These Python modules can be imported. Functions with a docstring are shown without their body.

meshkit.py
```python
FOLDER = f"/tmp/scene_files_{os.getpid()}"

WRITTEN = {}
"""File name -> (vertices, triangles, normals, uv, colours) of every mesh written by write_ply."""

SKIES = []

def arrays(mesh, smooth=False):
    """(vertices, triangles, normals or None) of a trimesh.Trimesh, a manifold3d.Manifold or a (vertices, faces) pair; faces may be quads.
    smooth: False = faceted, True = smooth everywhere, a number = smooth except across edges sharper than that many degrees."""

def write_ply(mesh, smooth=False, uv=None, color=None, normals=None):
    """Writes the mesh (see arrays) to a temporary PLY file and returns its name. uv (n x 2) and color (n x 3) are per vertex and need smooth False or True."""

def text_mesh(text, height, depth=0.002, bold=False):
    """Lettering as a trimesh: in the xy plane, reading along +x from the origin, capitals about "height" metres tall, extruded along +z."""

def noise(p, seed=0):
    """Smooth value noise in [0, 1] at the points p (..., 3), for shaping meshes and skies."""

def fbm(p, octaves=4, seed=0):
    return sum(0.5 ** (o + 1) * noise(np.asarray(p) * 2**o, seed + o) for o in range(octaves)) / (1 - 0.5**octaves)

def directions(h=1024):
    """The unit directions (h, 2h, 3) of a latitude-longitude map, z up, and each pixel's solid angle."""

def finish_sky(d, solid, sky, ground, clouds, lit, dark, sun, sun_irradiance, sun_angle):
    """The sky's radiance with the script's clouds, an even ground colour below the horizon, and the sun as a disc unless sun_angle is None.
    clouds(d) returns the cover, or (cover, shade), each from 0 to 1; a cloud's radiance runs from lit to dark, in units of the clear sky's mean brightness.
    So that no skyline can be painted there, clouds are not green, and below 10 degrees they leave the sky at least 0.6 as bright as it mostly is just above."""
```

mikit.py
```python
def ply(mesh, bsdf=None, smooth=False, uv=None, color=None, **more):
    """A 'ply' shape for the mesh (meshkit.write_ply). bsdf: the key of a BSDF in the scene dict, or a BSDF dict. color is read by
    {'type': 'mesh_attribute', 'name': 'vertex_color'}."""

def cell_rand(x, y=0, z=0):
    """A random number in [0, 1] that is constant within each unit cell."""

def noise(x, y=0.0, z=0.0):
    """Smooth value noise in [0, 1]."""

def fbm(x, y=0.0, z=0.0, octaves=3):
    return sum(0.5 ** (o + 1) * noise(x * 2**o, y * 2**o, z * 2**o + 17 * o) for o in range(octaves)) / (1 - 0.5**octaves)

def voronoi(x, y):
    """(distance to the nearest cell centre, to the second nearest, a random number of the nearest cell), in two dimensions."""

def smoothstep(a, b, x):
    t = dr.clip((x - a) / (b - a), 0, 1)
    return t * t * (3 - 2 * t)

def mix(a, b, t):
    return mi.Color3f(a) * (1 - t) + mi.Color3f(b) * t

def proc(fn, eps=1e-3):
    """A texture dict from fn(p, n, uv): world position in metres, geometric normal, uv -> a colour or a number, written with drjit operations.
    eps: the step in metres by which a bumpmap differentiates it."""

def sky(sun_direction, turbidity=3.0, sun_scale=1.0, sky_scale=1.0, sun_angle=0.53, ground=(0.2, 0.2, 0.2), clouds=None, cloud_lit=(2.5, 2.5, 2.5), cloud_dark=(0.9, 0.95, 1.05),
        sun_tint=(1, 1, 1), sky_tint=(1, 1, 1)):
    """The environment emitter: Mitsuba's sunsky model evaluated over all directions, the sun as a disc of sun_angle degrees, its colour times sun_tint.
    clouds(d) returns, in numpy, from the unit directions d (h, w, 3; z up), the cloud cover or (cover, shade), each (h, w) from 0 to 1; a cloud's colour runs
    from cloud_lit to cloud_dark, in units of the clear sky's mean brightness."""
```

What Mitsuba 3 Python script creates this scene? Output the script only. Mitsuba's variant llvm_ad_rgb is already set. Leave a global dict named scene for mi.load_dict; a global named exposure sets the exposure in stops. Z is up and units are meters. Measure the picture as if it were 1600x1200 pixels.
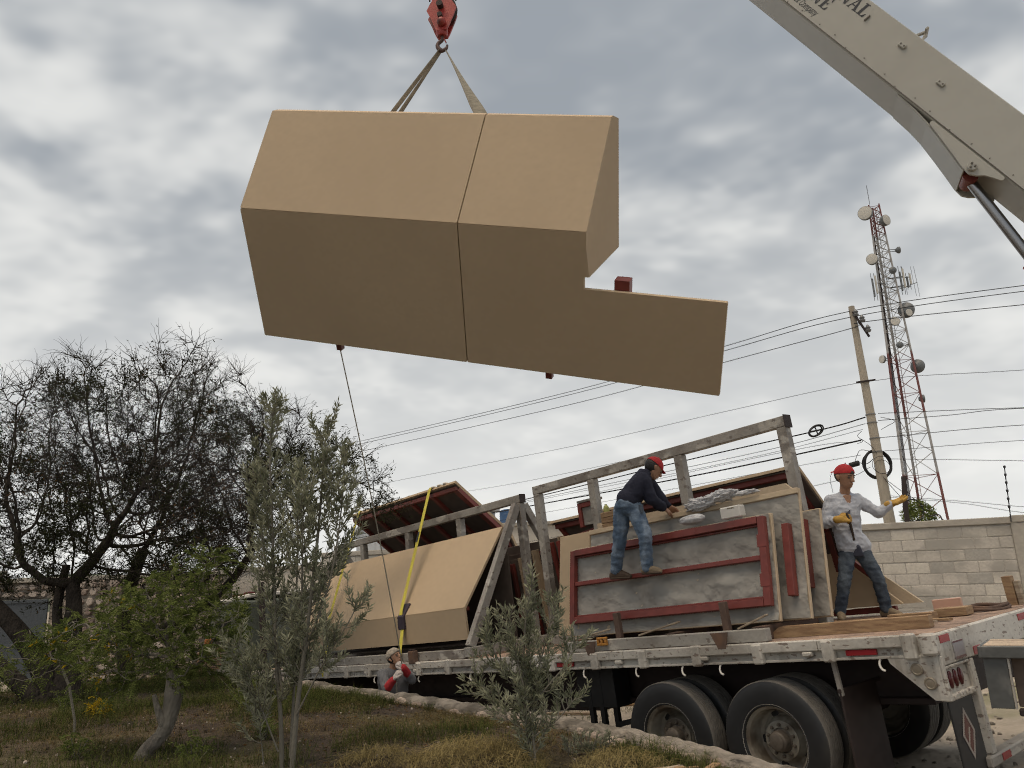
import math, random
import numpy as np, trimesh, mitsuba as mi, drjit as dr
import manifold3d as m3
from shapely.geometry import Polygon, box as sbox, Point
from shapely.ops import unary_union
import mikit, meshkit
from mikit import proc, noise, fbm, voronoi, cell_rand, smoothstep, mix
T4 = mi.ScalarTransform4f
scene, labels = {}, {}
A = lambda *v: np.array(v, float)

# ---------------------------------------------------------------- camera, sky, exposure
EYE = A(0, 0, 1.6)
FWD, UPV = A(0.0, 0.96777, 0.25182), A(0.04059, -0.25161, 0.96698)
scene['camera'] = {'type': 'perspective', 'fov': 65.24, 'fov_axis': 'x', 'near_clip': 0.05, 'far_clip': 20000.0,
                   'to_world': T4().look_at(origin=EYE.tolist(), target=(EYE + FWD).tolist(), up=UPV.tolist())}
exposure = 2.36


def clouds(d):
    z = np.clip(d[..., 2], 0.0, 1)
    q = np.stack([d[..., 0] / (z + 0.30), d[..., 1] / (z + 0.30), 0 * z], -1)
    warp = np.stack([meshkit.fbm(q * 2.2 + 3.1, 3, 5), meshkit.fbm(q * 2.2 + 9.7, 3, 8), 0 * z], -1) - 0.5
    big = meshkit.fbm(q * A(1.7, 2.3, 1) + warp * 1.1 + A(21.7, 2.9, 0), 3, 2)
    mid = meshkit.fbm(q * A(4.2, 5.2, 1) + warp * 1.3 + 4.4, 4, 11)
    fine = meshkit.fbm(q * A(12, 15, 1) + warp * 1.2 + 1.4, 3, 17)
    s = 0.5 + 0.5 * np.tanh((0.36 * big + 0.38 * mid + 0.26 * fine - 0.455 - 0.045 * d[..., 0]) / 0.088)
    lowb = np.clip((z - 0.06) / 0.40, 0, 1)          # the cloud deck brightens towards the horizon
    shade = np.clip(0.06 + (0.20 + 0.76 * s) * (0.16 + 0.84 * lowb), 0, 1)
    return np.ones_like(z), shade


scene['sky'] = mikit.sky((-0.22, -0.28, 0.94), turbidity=3.5, sun_scale=0.28, sky_scale=1.0, sun_angle=40.0, clouds=clouds,
                         cloud_lit=(1.74, 1.73, 1.66), cloud_dark=(0.60, 0.66, 0.73), ground=(0.2, 0.18, 0.15), sun_tint=(1.0, 0.96, 0.9))

# ---------------------------------------------------------------- helpers
rng = np.random.default_rng(7)


def nm(base):
    if base not in used:
        used.add(base)
        return base
    for i in range(1, 5000):
        k = f'{base}_{i:03d}'
        if k not in used:
            used.add(k)
            return k


used = set()


def lab(key, label=None, cat=None, group=None, kind=None):
    d = labels.setdefault(key, {})
    for k, v in (('label', label), ('category', cat), ('group', group), ('kind', kind)):
        if v:
            d[k] = v


def thing(base, label, cat, group=None):
    k = nm(base)
    lab(k, label, cat, group)
    return k


def obj(name, mesh, mat, parent=None, smooth=False, **kw):
    k = nm((parent + '__' if parent else '') + name)
    scene[k] = mikit.ply(mesh, mat, smooth, **kw)
    return k


def cat(ms):
    ms = [m for m in ms if m is not None]
    return trimesh.util.concatenate(ms) if len(ms) > 1 else ms[0]


def xf(mesh, R=None, t=None):
    m = mesh.copy()
    v = np.asarray(m.vertices)
    if R is not None:
        v = v @ np.asarray(R).T
    if t is not None:
        v = v + np.asarray(t)
    m.vertices = v
    if R is not None and np.linalg.det(R) < 0:
        m.invert()
    return m


def cbox(size, c=0.004):
    """Box of full size with chamfered edges, centred."""
    h = np.asarray(size, float) / 2
    c = min(c, h.min() * 0.45)
    pts = []
    for s in np.ndindex(2, 2, 2):
        sg = np.array(s) * 2 - 1
        for k in range(3):
            p = sg * (h - c)
            p[k] = sg[k] * h[k]
            pts.append(p)
    return trimesh.convex.convex_hull(np.array(pts))


def boxc(lo, hi, c=0.004):
    lo, hi = np.asarray(lo, float), np.asarray(hi, float)
    return xf(cbox(hi - lo, c), None, (lo + hi) / 2)


def frame(d, up=(0, 0, 1)):
    d = np.asarray(d, float) / np.linalg.norm(d)
    up = np.asarray(up, float)
    s = np.cross(up, d)
    if np.linalg.norm(s) < 1e-3:
        s = np.cross([1, 0.1, 0], d)
    s /= np.linalg.norm(s)
    return np.array([s, np.cross(d, s), d]).T      # columns: side, up, along


def bar(p, q, w, h, up=(0, 0, 1), c=0.003):
    p, q = np.asarray(p, float), np.asarray(q, float)
    return xf(cbox((w, h, np.linalg.norm(q - p)), c), frame(q - p, up), (p + q) / 2)


def tube(pts, r, n=8, cap=True):
    p = np.asarray(pts, float)
    r = np.broadcast_to(np.asarray(r, float), (len(p),))
    t = np.gradient(p, axis=0)
    t /= np.linalg.norm(t, axis=1, keepdims=True) + 1e-12
    ref = A(0, 0, 1) if abs(t[0, 2]) < 0.9 else A(1, 0, 0)
    a = np.zeros_like(p)
    for i in range(len(p)):
        v = ref - t[i] * (ref @ t[i])
        v /= np.linalg.norm(v) + 1e-12
        a[i] = ref = v
    b = np.cross(t, a)
    th = np.arange(n) * 2 * np.pi / n
    v = p[:, None] + r[:, None, None] * (np.cos(th)[None, :, None] * a[:, None] + np.sin(th)[None, :, None] * b[:, None])
    v = v.reshape(-1, 3)
    i, j = np.meshgrid(np.arange(len(p) - 1), np.arange(n), indexing='ij')
    q = np.stack([i * n + j, i * n + (j + 1) % n, (i + 1) * n + (j + 1) % n, (i + 1) * n + j], -1).reshape(-1, 4)
    f = np.vstack([q[:, [0, 1, 2]], q[:, [0, 2, 3]]])
    if cap:
        m = len(v)
        v = np.vstack([v, p[:1], p[-1:]])
        k = np.arange(n)
        f = np.vstack([f, np.stack([(k + 1) % n, k, np.full(n, m)], 1), np.stack([m - 1 - n + 1 + k, m - 1 - n + 1 + (k + 1) % n, np.full(n, m + 1)], 1)])
    return trimesh.Trimesh(v, f, process=False)


def bez(*pts, n=12):
    """Catmull-Rom through the points."""
    p = np.asarray(pts, float)
    p = np.vstack([2 * p[0] - p[1], p, 2 * p[-1] - p[-2]])
    out = []
    for i in range(1, len(p) - 2):
        for t in np.linspace(0, 1, n, endpoint=False):
            out.append(0.5 * (2 * p[i] + (p[i + 1] - p[i - 1]) * t + (2 * p[i - 1] - 5 * p[i] + 4 * p[i + 1] - p[i + 2]) * t**2 + (3 * p[i] - p[i - 1] - 3 * p[i + 1] + p[i + 2]) * t**3))
    out.append(p[-2])
    return np.array(out)


def lathe(profile, n=48):
    """profile (r, z) turned about z."""
    m = trimesh.creation.revolve(np.asarray(profile, float), sections=n)
    return m


def prism(poly, h):
    """shapely polygon extruded along +z by h."""
    if not isinstance(poly, (list, tuple)) and hasattr(poly, 'geoms'):
        return cat([prism(g, h) for g in poly.geoms])
    if not hasattr(poly, 'exterior'):
        poly = Polygon(poly)
    return trimesh.creation.extrude_polygon(poly, h, engine='earcut')


def plane_prism(poly, O, e1, e2, th, off=0.0):
    """polygon with coordinates (a, b) in the plane O + a e1 + b e2, thickness th along e1 x e2, starting at off."""
    n = np.cross(e1, e2)
    return xf(prism(poly, th), np.array([e1, e2, n]).T, np.asarray(O, float) + n * off)


# trailer frame: x to the rear, y to the far side, z up from the deck
TR_O = A(3.024, 6.177, 1.185)
TR = np.array([[0.64969, 0.75571, -0.08253], [-0.7574, 0.6527, 0.0147], [0.065, 0.053, 0.9965]])
_u, _s, _v = np.linalg.svd(TR)
TR = _u @ _v


def tl(mesh):
    return xf(mesh, TR, TR_O)


def tp(*p):
    return TR_O + TR @ np.asarray(p, float)


# ---------------------------------------------------------------- materials
def mat(key, base, rough=0.6, metallic=0.0, spec=0.5, bump=None, bscale=0.01, beps=2e-3, **kw):
    if callable(base):
        base = proc(base)
    elif not isinstance(base, dict):
        base = {'type': 'rgb', 'value': list(base)}
    if callable(rough):
        rough = proc(rough)
    b = {'type': 'principled', 'base_color': base, 'roughness': rough, 'metallic': metallic, 'specular': spec, **kw}
    if bump is not None:
        b = {'type': 'bumpmap', 'arbitrary': proc(bump, beps), 'scale': bscale, 'bsdf': b}
    scene[key] = {'type': 'twosided', 'bsdf': b}
    return key


def C3(c, k=1.0):
    return mi.Color3f(*[float(x) * k for x in c])


def mottled(c, amt=0.12, f=2.0, c2=None, amt2=0.3, f2=0.7, lo=0.5, hi=0.75):
    """Colour with fine grain and larger stains of a second colour."""
    def fn(p, n, uv):
        g = fbm(p.x * f * 6, p.y * f * 6, p.z * f * 6, 3)
        k = 1 + amt * (g - 0.5) * 2
        col = C3(c) * k
        if c2 is not None:
            s = smoothstep(lo, hi, fbm(p.x * f2 + 7, p.y * f2, p.z * f2 * 0.6, 4)) * amt2
            col = col * (1 - s) + C3(c2) * s
        return col
    return fn


mat('m_panel', mottled((0.425, 0.327, 0.218), 0.05, 3.0, (0.38, 0.29, 0.193), 0.55, 0.8, 0.40, 0.7), 0.75, bump=lambda p, n, uv: fbm(p.x * 140, p.y * 140, p.z * 140, 2), bscale=0.0012)
mat('m_panel_edge', mottled((0.46, 0.37, 0.26), 0.10, 6.0, (0.34, 0.27, 0.19), 0.5, 3.0), 0.8)
mat('m_concrete_back', mottled((0.29, 0.28, 0.258), 0.22, 1.2, (0.16, 0.147, 0.134), 0.55, 2.6, 0.48, 0.72), 0.85, bump=lambda p, n, uv: fbm(p.x * 9, p.y * 9, p.z * 9, 4), bscale=0.05)
mat('m_red_steel', mottled((0.165, 0.034, 0.027), 0.25, 2.0, (0.09, 0.028, 0.022), 0.8, 3.0), 0.5)


def wornsteel(p, n, uv):
    film = smoothstep(0.38, 0.72, fbm(p.x * 2.3 + 5, p.y * 2.3, p.z * 2.0, 4))
    chip = smoothstep(0.64, 0.71, fbm(p.x * 17, p.y * 17, p.z * 22, 4))
    pale = smoothstep(0.60, 0.68, fbm(p.x * 4 + 31, p.y * 4, p.z * 5, 3))
    g = fbm(p.x * 45, p.y * 45, p.z * 45, 2)
    col = mix((0.30, 0.285, 0.26), (0.17, 0.152, 0.135), film)
    col = mix(col, (0.46, 0.44, 0.40), pale * 0.7)
    return mix(col, (0.11, 0.085, 0.07), chip * 0.7) * (0.85 + 0.3 * g)


mat('m_grey_steel', wornsteel, 0.5)


def wornwhite(p, n, uv):
    """old white enamel: grey road film, chips down to rust, runs"""
    film = smoothstep(0.35, 0.75, fbm(p.x * 1.7, p.y * 1.7, p.z * 2.5, 4))
    chip = smoothstep(0.63, 0.70, fbm(p.x * 22 + 3, p.y * 22, p.z * 34, 4))
    run = smoothstep(0.55, 0.8, noise(p.x * 26, p.y * 26, p.z * 2.0)) * smoothstep(0.4, 0.6, fbm(p.x * 3 + 9, p.y * 3, 0, 2))
    g = fbm(p.x * 50, p.y * 50, p.z * 50, 2)
    col = mix((0.50, 0.48, 0.44), (0.25, 0.23, 0.20), dr.clip(film * 0.75 + run * 0.35, 0, 1))
    return mix(col, (0.13, 0.09, 0.07), chip * 0.75) * (0.86 + 0.28 * g)


mat('m_white_paint', wornwhite, 0.55)
mat('m_dark_steel', mottled((0.024, 0.015, 0.014), 0.3, 2.0), 0.7)
mat('m_black', (0.012, 0.012, 0.013), 0.55)
mat('m_rubber', mottled((0.016, 0.017, 0.019), 0.2, 2.0, (0.055, 0.05, 0.042), 0.7, 4.0, 0.52, 0.8), 0.5)
mat('m_tread', mottled((0.125, 0.118, 0.108), 0.25, 4.0, (0.19, 0.172, 0.14), 0.5, 5.0), 0.9)
mat('m_rim', mottled((0.24, 0.225, 0.19), 0.25, 4.0, (0.08, 0.062, 0.045), 0.9, 6.0, 0.42, 0.68), 0.55, 0.15)
mat('m_flange', mottled((0.42, 0.41, 0.38), 0.2, 6.0), 0.45, 0.3)
mat('m_hub', mottled((0.10, 0.085, 0.07), 0.3, 6.0), 0.6, 0.2)
mat('m_reflector_red', (0.26, 0.014, 0.020), 0.35)
mat('m_lamp_red', (0.075, 0.012, 0.014), 0.25)
mat('m_lamp_dull', (0.20, 0.17, 0.13), 0.35)


def woodfn(c, c2):
    def fn(p, n, uv):
        g = fbm(p.x * 5 + p.y * 3, p.y * 9, p.z * 45, 3)
        k = fbm(p.x * 40, p.y * 40, p.z * 90, 2)
        return mix(c, c2, smoothstep(0.3, 0.75, g)) * (0.8 + 0.4 * k)
    return fn


mat('m_wood', woodfn((0.31, 0.205, 0.115), (0.20, 0.12, 0.065)), 0.7)
mat('m_wood_grey', woodfn((0.34, 0.28, 0.21), (0.20, 0.15, 0.11)), 0.85)
mat('m_deck', woodfn((0.27, 0.19, 0.145), (0.17, 0.125, 0.10)), 0.85)
mat('m_boom', mottled((0.345, 0.338, 0.302), 0.04, 1.2, (0.275, 0.26, 0.225), 0.5, 1.3), 0.38)
mat('m_boom_dark', (0.10, 0.09, 0.075), 0.5)
mat('m_text', (0.015, 0.017, 0.022), 0.45)
mat('m_chrome', (0.42, 0.44, 0.46), 0.16, 1.0)
mat('m_hook_red', mottled((0.33, 0.035, 0.028), 0.25, 4.0, (0.07, 0.03, 0.025), 0.8, 7.0, 0.5, 0.7), 0.45)
mat('m_webbing', mottled((0.30, 0.275, 0.22), 0.2, 8.0, (0.12, 0.105, 0.085), 0.6, 6.0), 0.9)
mat('m_yellow', mottled((0.56, 0.50, 0.07), 0.12, 8.0, (0.38, 0.32, 0.07), 0.6, 5.0), 0.7)
mat('m_orange', mottled((0.38, 0.17, 0.03), 0.2, 9.0), 0.6)
mat('m_blue_plastic', (0.02, 0.09, 0.26), 0.4)
mat('m_clear_plastic', (0.42, 0.42, 0.43), 0.25, spec_trans=0.0)
mat('m_white_thing', (0.60, 0.58, 0.54), 0.6)

# ---------------------------------------------------------------- the setting
def brush(a, b, t):
    t = np.clip(t, 0, 1)
    return a + (b - a) * t * t * (3 - 2 * t)


def street_z(x, y):
    """The street slopes with the parked trailer; away from it the land levels out."""
    o = tp(0, 0, -1.315)
    xc = np.clip(x, -5.5, 9.0)
    yc = np.clip(y, 0, 22.0)
    z = o[2] + 0.0828 * (xc - o[0]) - 0.01475 * (yc - o[1])
    ly = (x - TR_O[0]) * TR[0, 1] + (y - TR_O[1]) * TR[1, 1]
    z = brush(z, 0.24, (-1.5 - ly) / 1.4)
    far = np.hypot(x, y - 8)
    return brush(z, -0.35, (far - 28) / 40)


KERB = A((2.52, 4.95, 0.30), (1.68, 6.05, 0.37), (0.92, 6.98, 0.46), (0.17, 7.85, 0.50), (-0.8, 8.98, 0.52), (-2.35, 10.75, 0.54), (-4.0, 12.7, 0.54), (-5.6, 14.6, 0.53))
KDIR = (KERB[-1] - KERB[0])[:2] / np.linalg.norm((KERB[-1] - KERB[0])[:2])
KNOR = A(KDIR[1], -KDIR[0])                                # towards the street


def kerb_z(x, y):
    s = (x - KERB[0, 0]) * KDIR[0] + (y - KERB[0, 1]) * KDIR[1]
    ks = (KERB[:, :2] - KERB[0, :2]) @ KDIR
    return np.interp(s, ks, KERB[:, 2])


def garden_z(x, y):
    p = np.stack([x, y, 0 * x], -1)
    return kerb_z(x, y) - 0.07 + 0.10 * (meshkit.fbm(p * 0.7, 3, 3) - 0.5) + 0.04 * (meshkit.fbm(p * 3.1, 3, 6) - 0.5)


def gridmesh(xs, ys, fz):
    X, Y = np.meshgrid(xs, ys, indexing='ij')
    v = np.stack([X, Y, fz(X, Y)], -1).reshape(-1, 3)
    n, m = len(xs), len(ys)
    i, j = np.meshgrid(np.arange(n - 1), np.arange(m - 1), indexing='ij')
    a = (i * m + j).ravel()
    return trimesh.Trimesh(v, np.vstack([np.stack([a, a + m, a + m + 1], 1), np.stack([a, a + m + 1, a + 1], 1)]), process=False)


def stretch(lim, near, n1, n2):
    t = np.geomspace(near, lim, n2)
    return np.concatenate([-t[::-1], np.linspace(-near, near, n1)[1:-1], t])


def dirtfn(p, n, uv):
    a = fbm(p.x * 0.5, p.y * 0.5, 0, 4)
    b = fbm(p.x * 5, p.y * 5, 0, 4)
    c = fbm(p.x * 30, p.y * 30, 0, 2)
    col = mix((0.30, 0.262, 0.215), (0.21, 0.183, 0.15), smoothstep(0.35, 0.65, a))
    col = col * (0.72 + 0.36 * b + 0.22 * c)
    g = smoothstep(0.56, 0.72, fbm(p.x * 0.9 + 31, p.y * 0.9, 2, 4)) * 0.55
    return col * (1 - g) + mi.Color3f(0.09, 0.10, 0.035) * g


mat('m_dirt', dirtfn, 0.95, bump=lambda p, n, uv: fbm(p.x * 14, p.y * 14, p.z * 14, 4), bscale=0.05)


def soilfn(p, n, uv):
    b = fbm(p.x * 2.2, p.y * 2.2, 0, 4)
    c = fbm(p.x * 16, p.y * 16, 0, 3)
    col = mix((0.070, 0.052, 0.035), (0.036, 0.026, 0.019), smoothstep(0.35, 0.65, b)) * (0.55 + 0.9 * c)
    d = smoothstep(0.5, 0.68, fbm(p.x * 1.3 + 4, p.y * 1.3, 3, 4)) * 0.7
    return col * (1 - d) + mi.Color3f(0.085, 0.072, 0.036) * d * (0.6 + 0.8 * c)


mat('m_soil', soilfn, 0.95, bump=lambda p, n, uv: fbm(p.x * 20, p.y * 20, p.z * 20, 4), bscale=0.06)

obj('ground', gridmesh(stretch(4000, 24, 121, 26), stretch(4000, 24, 121, 26), street_z), 'm_dirt', smooth=True)
lab('ground', 'dry pale dirt street sloping beside the trailer', kind='structure')

# the raised garden bed: a grid in kerb coordinates (s along the kerb, t away from it)
ss, ts = np.linspace(-6.0, (KERB[-1, :2] - KERB[0, :2]) @ KDIR, 130), np.concatenate([np.linspace(0.02, 9, 110), np.linspace(9.2, 26, 40)])


def bed(S_, T_):
    x = KERB[0, 0] + S_ * KDIR[0] - T_ * KNOR[0]
    y = KERB[0, 1] + S_ * KDIR[1] - T_ * KNOR[1]
    return x, y


Sg, Tg = np.meshgrid(ss, ts, indexing='ij')
gx, gy = bed(Sg, Tg)
gm = gridmesh(ss, ts, lambda a, b: 0 * a)
gz = garden_z(gx, gy)
gz[-1, :] = 0.0
gm.vertices = np.stack([gx, gy, gz], -1).reshape(-1, 3)
gm.invert()
obj('garden_bed', gm, 'm_soil', smooth=True)
lab('garden_bed', 'dark soil garden bed with dry grass inside the stone kerb', kind='structure')

# kerb of rough mortared stone: a long displaced beam; its cap stones are pieces
mat('m_mortar', mottled((0.225, 0.20, 0.17), 0.35, 3.0, (0.08, 0.07, 0.056), 0.85, 5.0, 0.44, 0.66), 0.92, bump=lambda p, n, uv: fbm(p.x * 22, p.y * 22, p.z * 22, 4), bscale=0.05)
mat('m_stone', mottled((0.33, 0.27, 0.225), 0.3, 2.0, (0.16, 0.12, 0.105), 0.8, 2.2, 0.45, 0.65), 0.9, bump=lambda p, n, uv: fbm(p.x * 25, p.y * 25, p.z * 25, 4), bscale=0.03)
kp = bez(*KERB, n=44)
kern = []
W, H = 0.20, 1.5
prof = [(-W / 2, -0.35), (-W / 2, -0.14), (-W / 2, -0.09), (-W / 2, -0.05), (-W / 2 + 0.02, -0.01), (-W / 4, 0.004), (0, 0.01), (W / 4, 0.004), (W / 2 - 0.02, -0.01), (W / 2, -0.05), (W / 2, -0.10), (W / 2, -0.4), (W / 2, -H)]
kv = []
for i, p in enumerate(kp):
    for a, b in prof:
        kv.append([p[0] + KNOR[0] * a, p[1] + KNOR[1] * a, p[2] + b])
kv = np.array(kv)
kv[:, :2] += KNOR[None] * ((meshkit.fbm(kv * 6.0, 4, 21) - 0.5) * 0.13)[:, None]
kv[:, 2] += (meshkit.fbm(kv * 5.0, 4, 23) - 0.5) * 0.10
m_ = len(prof)
i, j = np.meshgrid(np.arange(len(kp) - 1), np.arange(m_ - 1), indexing='ij')
a = (i * m_ + j).ravel()
obj('garden_kerb', trimesh.Trimesh(kv, np.vstack([np.stack([a, a + 1, a + m_ + 1], 1), np.stack([a, a + m_ + 1, a + m_], 1)]), process=False), 'm_mortar', smooth=60)
lab('garden_kerb', 'low rough mortared stone kerb wall edging the garden', 'kerb')
for q in range(46):
    s = rng.uniform(0.0, 1.0)
    k = int(s * (len(kp) - 1))
    p = kp[k]
    sz = rng.uniform(0.05, 0.11)
    st = trimesh.creation.icosphere(subdivisions=1, radius=1)
    v = np.asarray(st.vertices) * A(sz * rng.uniform(0.8, 1.4), sz * 0.45, sz * rng.uniform(0.45, 0.75)) * (0.8 + 0.4 * meshkit.noise(np.asarray(st.vertices) * 1.7 + q, 4))[:, None]
    R = np.array([[KDIR[0], KNOR[0], 0], [KDIR[1], KNOR[1], 0], [0, 0, 1]])
    side = -W / 2 + 0.01
    st.vertices = v @ R.T + A(p[0] + KNOR[0] * side, p[1] + KNOR[1] * side, p[2] - rng.uniform(0.05, 0.11))
    obj('stone', st, 'm_stone', 'garden_kerb', smooth=True)

# ---- cinder block wall on the right, behind the trailer
WO, WD = A(9.19, 15.2), A(-0.875, 0.484)                # start at the right pillar, direction to the left
WN = A(-WD[1], WD[0])
WN = WN if WN @ (A(0, 0) - WO) > 0 else -WN                # towards the camera
WR = np.array([[WD[0], WN[0], 0], [WD[1], WN[1], 0], [0, 0, 1]])
WTOP = 2.475


def wall_xf(m, tilt=0.018):
    """wall coordinates: x along the wall to the left, y out towards the viewer, z world height; the courses follow the sloping street a little."""
    m = m.copy()
    v = np.asarray(m.vertices).copy()
    v[:, 2] += tilt * v[:, 0]
    v = v @ WR.T + A(WO[0], WO[1], 0)
    m.vertices = v
    if np.linalg.det(WR) < 0:
        m.invert()
    return m


def blockfn(c):
    f = mottled(c, 0.18, 5.0, tuple(x * 0.70 for x in c), 0.6, 3.0)

    def fn(p, n, uv):
        smear = smoothstep(0.50, 0.62, fbm(p.x * 1.1 + 3, p.y * 1.1, p.z * 1.8, 4)) * 0.75
        damp = smoothstep(0.52, 0.75, fbm(p.x * 0.5 + 13, p.y * 0.5, p.z * 0.35, 3)) * 0.4
        col = f(p, n, uv) * (1 - smear) + mi.Color3f(0.33, 0.315, 0.285) * smear
        return col * (1 - damp) + mi.Color3f(0.20, 0.185, 0.16) * damp
    return fn


for q, c in enumerate([(0.49, 0.46, 0.415), (0.45, 0.425, 0.38), (0.37, 0.355, 0.325), (0.53, 0.50, 0.445)]):
    mat(f'm_block_{q}', blockfn(c), 0.92, bump=lambda p, n, uv: fbm(p.x * 60, p.y * 60, p.z * 60, 2), bscale=0.008)
mat('m_joint', mottled((0.35, 0.33, 0.295), 0.2, 5.0), 0.95)
mat('m_coping', mottled((0.36, 0.335, 0.295), 0.14, 3.0, (0.22, 0.20, 0.175), 0.6, 2.0), 0.9)
t = thing('block_wall', 'grey cinder block wall with concrete coping behind the trailer', 'wall')
WL = 17.0
obj('mortar_core', wall_xf(boxc((0.0, -0.19, -1.2), (WL, -0.009, WTOP), 0.002)), 'm_joint', t)
obj('coping', wall_xf(boxc((-0.1, -0.21, WTOP + 0.003), (WL, 0.035, WTOP + 0.13), 0.012)), 'm_coping', t)
BL, BH, JG = 0.40, 0.20, 0.014
nb = 0
for r in range(13):
    z1 = WTOP - 0.02 - r * (BH + JG)
    off = (r % 2) * (BL + JG) / 2 + rng.uniform(-0.03, 0.03)
    x = 0.0
    edges = [0.0] + [e for e in off + np.arange(1 if off < 0.1 else 0, 60) * (BL + JG) if 0.1 < e < WL - 0.1] + [WL]
    for e0, e1 in zip(edges[:-1], edges[1:]):
        if e0 > 9.6 and nb > 285:
            continue
        dz = rng.uniform(-0.003, 0.003)
        b = boxc((e0 + JG / 2, -0.15, z1 - BH + dz), (e1 - JG / 2, rng.uniform(-0.006, 0.004), z1 + dz), 0.008)
        obj('block', wall_xf(b), f'm_block_{rng.choice([0, 0, 1, 2, 3])}', t)
        nb += 1
# concrete pillar at its right end and the next stretch of wall
t = thing('concrete_pillar', 'square grey concrete pillar at the right end of the block wall', 'pillar')
obj('pillar_shaft', wall_xf(boxc((-0.62, -0.25, -1.2), (0.0, 0.03, WTOP + 0.02), 0.012)), 'm_coping', t)
obj('pillar_cap', wall_xf(boxc((-0.66, -0.28, WTOP + 0.02), (-0.003, 0.05, WTOP + 0.15), 0.012)), 'm_coping', t)
t = thing('grey_wall', 'plain grey rendered wall beyond the concrete pillar', 'wall')
obj('wall_face', wall_xf(boxc((-6.0, -0.2, -1.2), (-0.62, -0.03, WTOP - 0.1), 0.01)), 'm_coping', t)

# ---- stone wall, gate and pillars at the back left
t = thing('stone_wall', 'rubble stone wall with concrete coping behind the big thorn tree', 'wall')
SY = 17.4
obj('mortar_core', boxc((-9.93, SY, -0.6), (-6.2, SY + 0.35, 2.20), 0.01), 'm_mortar', t)
obj('mortar_core', boxc((-16.4, SY + 0.06, -0.6), (-13.4, SY + 0.35, 2.20), 0.01), 'm_mortar', t)
obj('mortar_core', boxc((-13.4, SY + 0.06, 1.86), (-9.93, SY + 0.35, 2.20), 0.01), 'm_mortar', t)
obj('coping', boxc((-18.0, SY - 0.04, 2.203), (-6.2, SY + 0.40, 2.29), 0.01), 'm_coping', t)


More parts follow.
